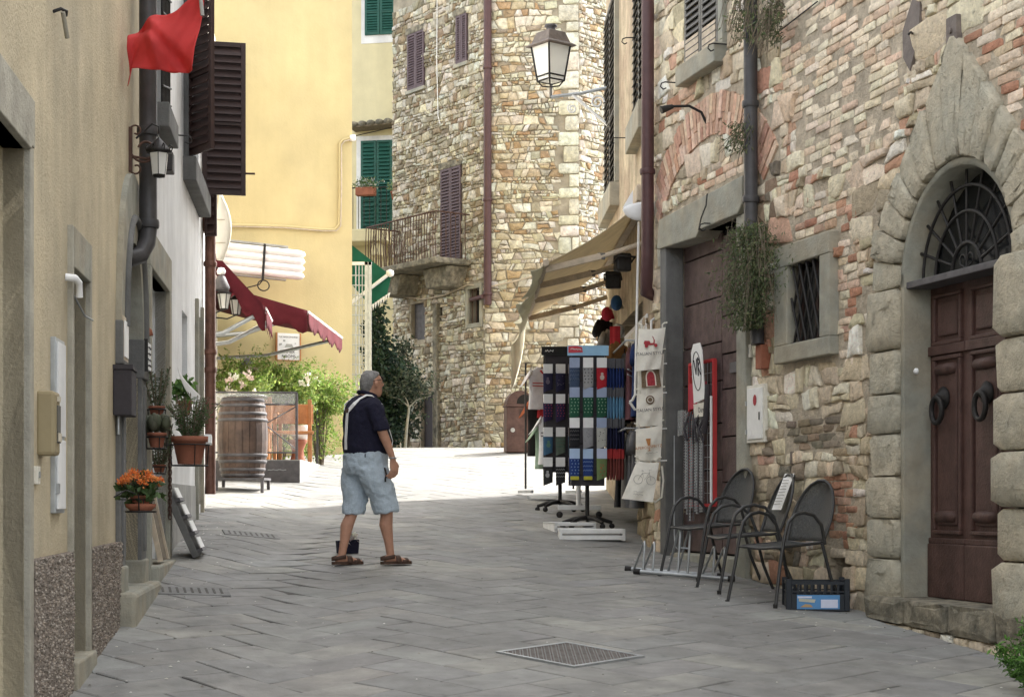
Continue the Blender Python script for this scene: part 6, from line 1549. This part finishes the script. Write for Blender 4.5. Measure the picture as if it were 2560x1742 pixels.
# ---------------------------------------------------------------- stone house at the back
tower = thing('stone_tower_house', 'tall rubble stone house with plum shutters at the back', 'house', FT.M(0, 0))
MQ = FT.M(0, 0).inverted()@FQ.M(0, 0); ME = FT.M(0, 0).inverted()@FE.M(0, 0)
def hol(F, px0, px1, py0, py1): pm = (px0+px1)/2; return (F.at(px0)[0], F.at(px1)[0], F.at(pm, py1)[1], F.at(pm, py0)[1])
hT = [hol(FT, 1022, 1063, 82, 222), hol(FT, 1143, 1170, 38, 158), hol(FT, 1105, 1155, 420, 650), hol(FT, 1028, 1062, 758, 850), hol(FT, 1091, 1106, 762, 803), hol(FT, 1052, 1090, 985, 1150), hol(FT, 1174, 1203, 722, 808)]
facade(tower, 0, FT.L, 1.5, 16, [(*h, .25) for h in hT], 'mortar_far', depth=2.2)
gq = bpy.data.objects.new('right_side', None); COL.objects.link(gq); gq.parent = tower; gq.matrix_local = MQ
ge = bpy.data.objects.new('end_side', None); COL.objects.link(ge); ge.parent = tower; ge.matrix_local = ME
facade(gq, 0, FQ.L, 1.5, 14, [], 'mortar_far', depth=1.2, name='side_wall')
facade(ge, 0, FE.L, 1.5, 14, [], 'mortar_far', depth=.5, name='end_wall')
GREYS = [(.56, .52, .43), (.50, .46, .37), (.62, .58, .50), (.44, .39, .30), (.70, .68, .60), (.40, .35, .26), (.66, .62, .53), (.30, .26, .19), (.36, .28, .19)]  # greyer, darker stones: weaker light on the left side put into the palette
WARM = [(.72, .66, .50), (.66, .59, .43), (.76, .71, .56), (.60, .52, .38), (.58, .48, .32), (.80, .76, .64), (.46, .34, .21), (.74, .69, .55), (.42, .36, .27), (.80, .78, .70), (.50, .35, .20)]  # warmer, paler stones: bounced light on the right side put into the palette
def rub(par, F, L, holes_, pal, nm, hs=(.06, .19), skip=None):
    L_ = []
    for p in coursed(0, L, 2.2, 13, hs, (.07, .36), (.55, 1.8)):
        u, z = mid(p)
        if 0 < u < L and not any(a-.05 < u < c+.05 and d-.04 < z < e+.08 for a, c, d, e in holes_) and not (skip and skip(u, z)): L_.append((p, pick(pal), random.uniform(.012, .045), random.uniform(.003, .013)))
    lay(par, F, L_, 'stone_far', nm, bnd=(.0, L))
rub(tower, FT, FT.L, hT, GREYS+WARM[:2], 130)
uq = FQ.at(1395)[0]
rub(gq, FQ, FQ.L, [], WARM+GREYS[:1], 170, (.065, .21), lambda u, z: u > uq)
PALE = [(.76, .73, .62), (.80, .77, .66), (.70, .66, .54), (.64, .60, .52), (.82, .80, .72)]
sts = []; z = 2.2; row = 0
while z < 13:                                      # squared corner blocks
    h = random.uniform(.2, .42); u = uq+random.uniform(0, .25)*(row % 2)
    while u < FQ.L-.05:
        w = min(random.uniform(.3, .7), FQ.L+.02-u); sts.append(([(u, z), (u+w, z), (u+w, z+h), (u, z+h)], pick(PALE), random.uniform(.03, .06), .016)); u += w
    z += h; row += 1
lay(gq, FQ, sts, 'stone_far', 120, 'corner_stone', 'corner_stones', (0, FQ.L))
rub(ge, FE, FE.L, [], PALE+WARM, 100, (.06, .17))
for i, h in enumerate(hT):
    a, c, d, e = h
    if i < 3:
        w = (c-a)/2-.004
        for q in (0, 1): shutter(tower, T(a+q*(w+.008), -.03, d), w, e-d, 'plum_paint', 22 if i < 2 else 30, mid=0 if i < 2 else .38, st=.05)
        if i < 2: MB().box(a-.06, c+.06, -.07, .1, d-.08, d-.005).build('window_sill', 'serena', tower)
        MB().box(a-.1, c+.1, -.04, .1, e+.005, e+.16).build('window_lintel', 'lichen', tower, bevel=.02)
    elif i in (3, 5): MB().box(a, c, .1, .14, d, e).build('door_leaf' if i == 5 else 'boarded_window', 'lead' if i == 3 else 'ink', tower)
    else: MB().box(a, c, .2, .24, d, e).build('window_pane', 'dark', tower)
a, c, d, e = hT[6]
b = MB(); b.box(a-.09, a, -.06, .1, d-.1, e+.1); b.box(c, c+.09, -.06, .1, d-.1, e+.1); b.box(a, c, -.06, .1, d-.1, d); b.box(a, c, -.06, .1, e, e+.1); b.build('window_frame', 'serena', tower, bevel=.01)
for k in range(3): MB().tube([(a+(c-a)*(k+.5)/3, .03, d), (a+(c-a)*(k+.5)/3, .03, e)], .012, 5).build('bar', 'rust_iron', tower)
MB().tube([(a+.05, -.0, e-.22), (c+.25, -.14, e-.22)], .05, 8).build('pipe_elbow', 'maroon_pipe', tower)
a, c, d, e = hT[5]; MB().box(c, c+.22, -.1, .1, d-.3, e+.05).build('door_post', 'lichen', tower, bevel=.02)
u, z = FT.at(1095, 950); MB().box(u-.09, u+.09, -.10, .06, 2.2, FT.at(1095, 760)[1]).build('wall_pier', 'lichen', tower, bevel=.03)
uP = FQ.at(1219, HY, .12)[0]
pipe(gq, [(uP, -.12, 14), (uP, -.12, FQ.at(1219, 762, .12)[1])], .085, 'maroon_pipe', [(uP, -.12, FQ.at(1219, y, .12)[1]) for y in (170, 500, 735)])
cw = [FT.w(*FT.at(940, 740), .1), FT.w(*FT.at(1100, 742), .1)]
def lw(p): return FT.M(0, 0).inverted()@Vector(p)
MB().tube([lw(FT.w(*FT.at(1012, 742, .06), .06)), lw(FT.w(*FT.at(1060, 748, .08), .08)), lw(FT.w(*FT.at(1110, 738, .08), .08)), lw(FT.w(*FT.at(1170, 712, .08), .08)), lw(FQ.w(*FQ.at(1230, 716, .1), .1)), lw(FQ.w(*FQ.at(1300, 700, .1), .1)), lw(FQ.w(*FQ.at(1390, 672, .1), .1))], .018, 6).build('cable', 'pale_wood', tower)
MB().tube([lw(FT.w(*FT.at(1093, -20, .06), .06)), lw(FT.w(*FT.at(1092, 150, .06), .06)), lw(FT.w(*FT.at(1095, 290, .06), .06)), lw(FT.w(*FT.at(1100, 310, .06), .06))], .012, 6).build('white_cord', 'white_metal', tower)
# balcony
u0, u1 = FT.at(985)[0], FT.at(1188)[0]; zb_ = FT.at(1130, 668)[1]; ov = .95
a = FT.at(968, 660, ov)[0]; u1 = FT.at(1130, HY, 0)[0]+.75
u0 = FT.at(1010, HY, 0)[0]-.2
bs = MB().prism([(u0, zb_-.05), (u1, zb_-.05), (u1, zb_+.08), (u0, zb_+.08)], -ov, .05).build('balcony_slab', 'lichen', tower, bevel=.03)
for uu in (u0+.5, u1-.55): MB().prism([(-.42, -.5), (.25, -.5), (.42, -.06), (-.55, -.06)], -.55, .05).build('corbel', 'lichen', bs, (uu, 0, zb_), bevel=.03)
rl = MB().tube([(u0+.03, -.02, zb_+1.05), (u0+.03, -ov+.04, zb_+1.05), (u1-.03, -ov+.04, zb_+1.05), (u1-.03, 0, zb_+1.05)], .018, 6).build('balcony_railing', 'rust_iron', tower)
n = 26
for k in range(n+1): x = u0+.03+(u1-u0-.06)*k/n; MB().tube([(x, -ov+.04, zb_+.06), (x+.015*math.sin(k*2.1), -ov+.02, zb_+.5), (x, -ov+.04, zb_+1.05)], .011, 5).build('bar', 'rust_iron', rl)
for k in range(1, 7):
    for x in (u0+.03, u1-.03): MB().tube([(x, -ov+.04+(ov-.06)*k/7, zb_+.06), (x, -ov+.04+(ov-.06)*k/7, zb_+1.05)], .011, 5).build('bar', 'rust_iron', rl)
b = MB()
for k in range(26):
    x = u0+random.uniform(.1, 1.5); b.tube([(x, -ov+.1, zb_+.1), (x+random.uniform(-.1, .1), -ov+.12, zb_+.5), (x+random.uniform(-.2, .2), -ov+.1, zb_+random.uniform(.6, 1.1))], .006, 4)
b.build('dry_canes', 'bark', tower)
# ---------------------------------------------------------------- dark ivy and small tree at the back
def ivy(label, pts, Y, n, cols, size=.1):
    c = pt(sum(p[0] for p in pts)/len(pts), 1112, Y); zb_ = gz(c.x, Y)
    t = thing('ivy_bush', label, 'bush', (c.x, Y, zb_), 'bushes at the back of the street'); b = MB(); st_ = MB()
    for px, py, r in pts:
        q = pt(px, py, Y)-Vector((c.x, Y, zb_)); R_ = r*Y/4200
        st_.tube([(q.x*.5, .1, 0), (q.x*.8, .1, q.z*.6), (q.x, .05, q.z+R_*.6)], [.03, .02, .006], 5)
        bush(b, q, (R_, .35, R_*1.15), int(n*(r/50)**2), size, cols, .6)
    st_.build('stems', 'bark', t); b.build('foliage', 'leaf', t)
DG = [(.025, .05, .03), (.035, .065, .035), (.05, .085, .045), (.018, .035, .025)]
ivy('dark ivy bush climbing beside the white trellis', [(945, 780, 22), (940, 830, 32), (950, 885, 42), (965, 940, 46), (975, 1000, 58), (960, 1060, 62), (925, 1030, 40), (1010, 960, 42), (930, 1100, 50)], 34.5, 1000, DG, .11)
ivy('dusty dark shrub beside the black door', [(1000, 905, 38), (1025, 1000, 40), (1020, 1060, 42), (1012, 870, 24)], 35.6, 520, [(.05, .065, .04), (.07, .085, .05), (.035, .05, .035)], .09)
c = pt(1019, 1112, 34.2); zb_ = gz(c.x, 34.2)
t = thing('young_tree', 'slim young tree with a pale stem in front of the dark shrubs', 'tree', (c.x, 34.2, zb_)); z1 = pt(0, 1018, 34.2).z-zb_
MB().tube([(-.05, 0, 0), (-.02, 0, z1*.5), (.03, 0, z1)], [.035, .03, .025], 7).build('trunk', 'serena', t)
for s, e in ((-1, .5), (1, .45), (-.3, .6)): MB().tube([(.03, 0, z1), (.03+s*.15, 0, z1+.15), (.03+s*.45, 0, z1+.3*e+.1)], [.02, .014, .006], 6).build('limb', 'serena', t)
b = MB(); bush(b, (.0, 0, z1+.45), (.6, .45, .35), 900, .09, [(.07, .085, .055), (.10, .115, .07), (.05, .07, .045)], .4); b.build('crown', 'leaf', t)
# litter bin
c = pt(1297, 1112, 30.6); c.z = gz(c.x, 30.6)
t = thing('litter_bin', 'brown metal litter bin with rounded hood beside the stall', 'litter bin', T(*c)@RZ(8)); hb = 1.06
MB().box(-.25, .25, -.2, .2, 0, hb*.78).build('body', 'brown_door', t, bevel=.015); MB().box(-.27, .27, -.22, .22, hb*.78, hb*.81).build('rim', 'brown_door', t, bevel=.006)
P = [(-.25, hb*.81), (.25, hb*.81)]+[(.25*math.cos(a), hb*.81+.26*math.sin(a)) for a in [math.pi*k/12 for k in range(1, 12)]]
MB().prism(P, -.2, .2).build('hood', 'brown_door', t); MB().lathe([(.04, 0), (.04, .012)], 14, M=T(-.14, -.2, hb*.38)@RX(90)).build('badge', 'zinc', t)
MB().box(-.02, .25, -.212, -.2, hb*.6, hb*.74).build('flap', 'brown_paint', t)
b = MB(); b.prism([(.15*math.cos(a)+.08, hb*.83+.17*math.sin(a)) for a in [math.pi*k/10 for k in range(11)]], -.206, -.2); b.build('opening', 'dark', t)
# ---------------------------------------------------------------- street lantern on its bracket
Yl = 23.4; c = pt(1377, 232, Yl); t = thing('street_lantern', 'large white glass street lantern on a wall bracket', 'street lamp', c); s = Yl/4200
def hw(px): return px*s
def sq(z, w): return [(-w, -w, z), (w, -w, z), (w, w, z), (-w, w, z)]
Zs = lambda py: (232-py)*s
R45 = RZ(38)
def frus(levels): b = MB(); v = [p for z, w in levels for p in sq(z, w)]; return b.add(v, [(i*4+k, i*4+(k+1) % 4, i*4+4+(k+1) % 4, i*4+4+k) for i in range(len(levels)-1) for k in range(4)]+[(3, 2, 1, 0), tuple(range(len(levels)*4-4, len(levels)*4))])
q = .76
MB().add(*[(lambda m_: (m_.v, m_.f))(frus([(Zs(203), hw(30)*q), (Zs(118), hw(44)*q)]))][0]).build('glass', 'frost', t, R45)
frus([(Zs(118), hw(60)*q), (Zs(115), hw(60)*q), (Zs(108), hw(46)*q), (Zs(82), hw(34)*q), (Zs(76), hw(14)*q)]).build('roof', 'slate', t, R45, bevel=.006)
MB().lathe([(hw(12), Zs(76)), (hw(11), Zs(70)), (hw(16), Zs(68)), (hw(15), Zs(63)), (hw(4), Zs(60))], 16).build('cap', 'lead', t)
b = MB()
for x, y in ((-1, -1), (1, -1), (1, 1), (-1, 1)): b.tube([(x*hw(30)*q*1.03, y*hw(30)*q*1.03, Zs(205)), (x*hw(44)*q*1.03, y*hw(44)*q*1.03, Zs(118))], .014, 6)
for z, w in ((Zs(203), hw(31)*q), (Zs(192), hw(33)*q)): b.tube(sq(z, w), .012, 6, closed=True)
for x, y in ((-1, -1), (1, -1), (1, 1), (-1, 1)): b.tube([(x*hw(30)*q, y*hw(30)*q, Zs(203)), (x*hw(20)*q, y*hw(20)*q, Zs(216)), (0, 0, Zs(218))], .011, 6)
b.build('cage', 'iron', t, R45)
wx = FS.w(FS.at(1515)[0]+.6, 0); 
MB().tube([(0, 0, Zs(218)), (0, 0, Zs(246))], .02, 8).build('stem', 'grey_paint', t)
zA_ = Zs(243); dx = 1.37-c.x
MB().tube([(0, 0, zA_), (dx*.5, 0, zA_+.05), (dx, 0, zA_+.14)], .024, 8).build('bracket_arm', 'zinc', t)
MB().tube([(dx*.36, 0, zA_+.03), (dx, 0, zA_-.42)], .022, 8).build('brace', 'white_metal', t)
MB().tube([(dx*.78+.1*(1-k/26)*math.cos(k*.5), 0, zA_-.07+.1*(1-k/26)*math.sin(k*.5)) for k in range(22)], .016, 6).build('scroll', 'white_metal', t)
MB().tube([(dx*.36+.07*(1-k/26)*math.cos(2+k*.5), 0, zA_-.16+.07*(1-k/26)*math.sin(2+k*.5)) for k in range(20)], .012, 6).build('scroll', 'white_metal', t)
# ---------------------------------------------------------------- the man
cm = G(918, 1401)
cm = Vector((pt(925, 0, 15.0).x, 15.0, 0)); cm.z = gz(cm.x, cm.y)
man = thing('person', 'man in navy shirt, white braces and pale denim shorts walking across the street', 'person', T(*cm)@RZ(33))
def blob(name, mb, m, parent, voxel, sm=4):
    o = mb.build(name, m, parent)
    r = o.modifiers.new('remesh', 'REMESH'); r.mode = 'VOXEL'; r.voxel_size = voxel; r.use_smooth_shade = True
    s = o.modifiers.new('smooth', 'SMOOTH'); s.iterations = sm; s.factor = .5
    return o
def limb(b, P, n=14):                                # P: (x, y, z, radius along x, radius along y)
    b.loft([((x, y, z), (rx, 0, 0), (0, ry, 0)) for x, y, z, rx, ry in P], n)
TOR = [(.95, -.045, .175, .185), (1.02, -.035, .205, .20), (1.10, -.03, .212, .205), (1.20, -.045, .19, .205), (1.30, -.065, .165, .208), (1.38, -.075, .145, .205), (1.44, -.07, .115, .185), (1.485, -.055, .088, .125), (1.52, -.035, .07, .075)]
def tor(z, phi, off=0):
    for i in range(len(TOR)-1):
        a, c = TOR[i], TOR[i+1]
        if z <= c[0] or i == len(TOR)-2:
            t = min(max((z-a[0])/(c[0]-a[0]), 0), 1); x, hx, hy = [a[k]+(c[k]-a[k])*t for k in (1, 2, 3)]
            return Vector((x+(hx+off)*math.cos(R(phi)), (hy+off)*math.sin(R(phi)), z))
# skin: head, neck, arms, legs on one body
b = MB()
limb(b, [(x*1, 0, z, hx*.8, hy*.8) for z, x, hx, hy in TOR])
limb(b, [(-.03, 0, 1.45, .065, .06), (-.01, 0, 1.53, .06, .056), (.01, 0, 1.58, .06, .055)])
hx0 = .015
limb(b, [(hx0+.05, 0, 1.495, .03, .028), (hx0+.035, 0, 1.51, .058, .05), (hx0+.02, 0, 1.545, .083, .062), (hx0+.005, 0, 1.585, .094, .07), (hx0-.0, 0, 1.625, .101, .074), (hx0-.005, 0, 1.665, .098, .072), (hx0-.012, 0, 1.70, .078, .058), (hx0-.02, 0, 1.72, .04, .03)], 18)
b.loft([((hx0+.088, 0, 1.645), (.0, .012, 0), (.008, 0, .01)), ((hx0+.105, 0, 1.615), (0, .015, 0), (.012, 0, .012)), ((hx0+.118, 0, 1.595), (0, .017, 0), (.012, 0, .01)), ((hx0+.095, 0, 1.583), (0, .012, 0), (.01, 0, .006))], 10)
b.loft([((hx0+.085, 0, 1.566), (0, .022, 0), (.012, 0, .007)), ((hx0+.09, 0, 1.562), (0, .02, 0), (.01, 0, .006))], 10)
b.loft([((hx0+.09, 0, 1.64), (0, .045, 0), (.012, 0, .008)), ((hx0+.082, 0, 1.65), (0, .05, 0), (.012, 0, .008))], 10)
for s in (-1, 1): b.loft([((hx0+.002, s*.078, 1.64), (.02, 0, .004), (0, .008, .0)), ((hx0, s*.092, 1.615), (.024, 0, 0), (0, .01, 0)), ((hx0+.006, s*.082, 1.575), (.014, 0, 0), (0, .009, 0))], 10)
def arm(s, sh, el, wr, hd, hold=False):
    b.loft([(sh, (.045, 0, 0), (0, .04, 0)), ((Vector(sh)+Vector(el))/2, (.04, 0, 0), (0, .036, 0)), (el, (.047, 0, .0), (0, .045, 0)), (Vector(el).lerp(Vector(wr), .3), (.046, 0, 0), (0, .043, 0)), (Vector(el).lerp(Vector(wr), .75), (.034, 0, 0), (0, .032, 0)), (wr, (.027, 0, 0), (0, .024, 0))], 14)
    w, h = Vector(wr), Vector(hd); d = (h-w)
    b.loft([(w+d*-.1, (.026, 0, 0), (0, .02, 0)), (w+d*.25, (.036, 0, 0), (0, .017, 0)), (w+d*.6, (.043, 0, 0), (0, .016, 0)), (w+d*.8, (.04, 0, 0), (0, .015, 0))], 12)
    base = w+d*.75
    for k, (ox, l) in enumerate(((.032, .075), (.011, .085), (-.011, .08), (-.031, .065))):
        p0 = base+Vector((ox, 0, .01)); p1 = p0+Vector((ox*.15-.004, s*-.006, -l*.45)); p2 = p1+Vector((-.014, s*-.016, -l*.34)); p3 = p2+Vector((-.018, s*-.018, -l*.18))
        b.tube([p0, p1, p2, p3], [.0105, .0098, .009, .0075], 8)
    t0 = w+d*.25+Vector((.03, 0, 0)); b.tube([t0, t0+Vector((.022, s*-.008, -.03)), t0+Vector((.018, s*-.018, -.06)), t0+Vector((.006, s*-.024, -.08))], [.013, .0125, .011, .009], 8)
arm(-1, (-.06, -.19, 1.40), (-.02, -.27, 1.17), (.075, -.285, .935), (.095, -.285, .80))
arm(1, (-.06, .19, 1.40), (-.04, .275, 1.17), (.12, .27, .97), (.16, .26, .84))
for (hx, hy), kn, an in (((-.03, -.1), (.105, -.105, .5), (.15, -.105, .085)), ((-.06, .1), (-.12, .1, .5), (-.23, .1, .085))):
    K, A = Vector(kn), Vector(an); H = Vector((hx, hy, .92))
    b.loft([(H, (.1, 0, 0), (0, .095, 0)), (H.lerp(K, .5), (.09, 0, 0), (0, .085, 0)), (K, (.062, 0, 0), (0, .06, 0)), (K.lerp(A, .15), (.056, 0, 0), (0, .055, 0)), (K.lerp(A, .35)+Vector((-.018, 0, 0)), (.062, 0, 0), (0, .058, 0)), (K.lerp(A, .7)+Vector((-.006, 0, 0)), (.042, 0, 0), (0, .042, 0)), (A, (.035, 0, 0), (0, .032, 0)), (A-Vector((0, 0, .045)), (.04, 0, 0), (0, .032, 0))], 14)
    b.loft([((A.x-.06, A.y, .045), (0, .03, 0), (0, 0, .03)), ((A.x, A.y, .055), (0, .036, 0), (0, 0, .04)), ((A.x+.08, A.y, .045), (0, .042, 0), (0, 0, .03)), ((A.x+.15, A.y, .033), (0, .044, 0), (0, 0, .018)), ((A.x+.195, A.y, .028), (0, .03, 0), (0, 0, .012))], 12)
body = blob('body', b, 'skin', man, .0075, 3)
# hair
b = MB(); b.loft([((hx0-.05, 0, 1.535), (.032, 0, .012), (0, .045, 0)), ((hx0-.042, 0, 1.565), (.054, 0, .02), (0, .060, 0)), ((hx0-.038, 0, 1.595), (.068, 0, .03), (0, .073, 0)), ((hx0-.032, 0, 1.635), (.08, 0, .038), (0, .0785, 0)), ((hx0-.018, 0, 1.672), (.092, 0, .028), (0, .0785, 0)), ((hx0-.014, 0, 1.706), (.08, 0, .012), (0, .062, 0)), ((hx0-.018, 0, 1.728), (.042, 0, 0), (0, .034, 0))], 18)
h_ = blob('hair', b, 'hair', man, .006, 1)
th = bpy.data.textures.new('tufts', 'CLOUDS'); th.noise_scale = .018; th.noise_depth = 3
d = h_.modifiers.new('tufts', 'DISPLACE'); d.texture = th; d.strength = .006; d.texture_coords = 'LOCAL'
# ears stand out over the hair line: eyebrow, eye, glasses
b = MB()
for s in (-1, 1):
    b.tube([(hx0-.03, s*.088, 1.632), (hx0+.03, s*.082, 1.642), (hx0+.085, s*.062, 1.655)], .0035, 5); b.tube([(hx0+.088, s*.035+.022*math.cos(a), 1.662+.014*math.sin(a)) for a in [2*math.pi*k/12 for k in range(12)]], .0035, 5, closed=True)
b.tube([(hx0+.097, -.013, 1.663), (hx0+.097, .013, 1.663)], .0035, 5); b.build('glasses', 'iron', man)
b = MB()
for s in (-1, 1): b.lathe([(0, -.006), (.007, -.004), (.007, .004), (0, .006)], 8, c=(hx0+.083, s*.034, 1.622))
b.build('eyes', 'ink', man)
# shirt
b = MB(); limb(b, [(x, 0, z, hx+.008, hy+.008) for z, x, hx, hy in TOR[:-1]]+[(-.035, 0, 1.505, .082, .09)], 24)
for s in (-1, 1):
    e = (-.025, s*.275, 1.185) if s < 0 else (-.04, s*.28, 1.185)
    b.loft([((-.065, s*.08, 1.41), (.095, 0, 0), (0, s*.02, .07)), ((-.062, s*.16, 1.41), (.092, 0, 0), (0, s*.035, .065)), ((-.06, s*.205, 1.38), (.086, 0, 0), (0, s*.055, .045)), (Vector((-.06, s*.23, 1.33)), (.08, 0, 0), (0, s*.062, 0)), (e, (.074, 0, .01), (0, s*.066, .0))], 16)
sh = blob('shirt', b, 'navy', man, .011, 5)
MB().tube([(-.03+.078*math.cos(a), .076*math.sin(a), 1.515+.022*math.cos(a+3.14)) for a in [2*math.pi*k/20 for k in range(20)]], .017, 8, closed=True).build('collar', 'navy', man)
# shorts
b = MB(); limb(b, [(-.04, 0, 1.03, .19, .195), (-.045, 0, .97, .20, .205), (-.045, 0, .88, .20, .205), (-.03, 0, .80, .185, .20)], 22)
b.loft([((-.04, -.1, .86), (.165, 0, 0), (0, .115, 0)), ((.0, -.11, .74), (.15, 0, 0), (0, .12, 0)), ((.07, -.112, .6), (.13, 0, .0), (0, .11, 0)), ((.11, -.112, .465), (.118, 0, .015), (0, .105, 0))], 20)
b.loft([((-.06, .1, .86), (.16, 0, 0), (0, .11, 0)), ((-.085, .105, .74), (.145, 0, 0), (0, .115, 0)), ((-.09, .105, .6), (.118, 0, 0), (0, .105, 0)), ((-.115, .1, .45), (.105, 0, .0), (0, .095, 0))], 20)
so = blob('shorts', b, 'denim', man, .011, 4)
tx = bpy.data.textures.new('creases', 'CLOUDS'); tx.noise_scale = .07; tx.noise_depth = 2
for o, st_ in ((so, .034), (sh, .022)): d = o.modifiers.new('creases', 'DISPLACE'); d.texture = tx; d.strength = st_; d.mid_level = .5; d.texture_coords = 'LOCAL'
b = MB(); P = tor(1.0, 235, .012); b.box(-.015, .015, -.003, .003, -.015, .015, T(P.x+.02, P.y-.005, .965)@RZ(40)); b.build('pocket_tag', 'navy', man)
# braces
def ribbon(pts, w=.016, m='white_plastic', name='brace_strap'):
    b = MB(); v = []
    for i, p in enumerate(pts):
        p = Vector(p); t = (Vector(pts[min(i+1, len(pts)-1)])-Vector(pts[max(i-1, 0)])).normalized(); out = Vector((p.x+.05, p.y, 0)).normalized()
        if p.z > 1.46: out = (out*.4+Vector((0, 0, 1))).normalized()
        sd = t.cross(out).normalized(); v += [p-sd*w, p+sd*w, p+sd*w+out*.005, p-sd*w+out*.005]
    b.add(v, [(i*4+j, i*4+(j+1) % 4, i*4+4+(j+1) % 4, i*4+4+j) for i in range(len(pts)-1) for j in range(4)]); return b.build(name, m, man)
cr = 1.36
ribbon([tor(z, 180+8, .018) for z in (1.02, 1.1, 1.18, 1.26, 1.32, cr)])
ribbon([tor(z, 180+6, .022) for z in (cr-.015, cr+.02)], .024, 'leather', 'brace_patch')
for s in (-1, 1):
    ribbon([tor(1.36, 180-s*10, .018), tor(1.42, 180-s*24, .02), Vector((-.155, s*.095, 1.465)), Vector((-.1, s*.12, 1.498)), Vector((-.045, s*.125, 1.495)), tor(1.42, s*40, .02), tor(1.32, s*32, .018), tor(1.2, s*30, .017), tor(1.1, s*31, .017), tor(1.0, s*33, .017)])
# watch, keys
MB().tube([(.073+.031*math.cos(a), -.285+.029*math.sin(a), .945) for a in [2*math.pi*k/16 for k in range(16)]], .006, 6, closed=True).build('bracelet', 'zinc', man)
kb = MB(); kb.tube([(.02, -.235, .86), (.03, -.25, .80), (.02, -.25, .76)], .008, 6); kb.box(.012, .026, -.256, -.248, .735, .765); kb.build('key_ring', 'iron', man)
# sandals
for ax, ay in ((.15, -.105), (-.23, .1)):
    P = [(-.085, -.038), (-.03, -.042), (.06, -.04), (.13, -.052), (.19, -.045), (.215, -.01), (.205, .03), (.14, .048), (.05, .042), (-.03, .042), (-.085, .036), (-.1, 0)]
    sd = MB().prism(P, -.028, -.002, T(ax, ay, 0)@RX(-90)@Matrix.Diagonal((1, 1, 1, 1))).build('sandal', 'leather', man)
    sd.matrix_local = Matrix.Identity(4)
    for x, r, w in ((.135, .05, .03), (.06, .058, .025)):
        b = MB(); b.grid(lambda a, c: (ax+x-w+2*w*c, ay+r*.95*math.cos(math.pi*a), .015+(r*1.15 if x < .1 else r*.85)*math.sin(math.pi*a)+.0), 12, 3); b.build('strap', 'leather', sd, thick=.006)
    b = MB(); b.grid(lambda a, c: (ax-.03-.068*math.sin(math.pi*a)+.05*(1-math.sin(math.pi*a)), ay+.045*math.cos(math.pi*a), .035+.035*c+.02*(1-math.sin(math.pi*a))), 14, 2); b.build('heel_strap', 'leather', sd, thick=.006)
# small blue bag standing behind his heel
p = pt(870, 1372, 15.9); p.z = gz(p.x, p.y)
t = thing('paper_bag', 'small dark blue carrier bag with white tissue behind the mans heel', 'bag', T(p.x, p.y, p.z)@RZ(20)); MB().prism([(-.1, 0), (.09, -.0), (.1, .13), (-.11, .12)], -.05, .05).build('bag', 'navy', t, bevel=.006)
b = MB(); b.col = (.7, .65, .6); bush(b, (.02, 0, .13), (.07, .03, .04), 60, .06, [(.75, .7, .66)], .9); b.build('tissue', 'petal', t)
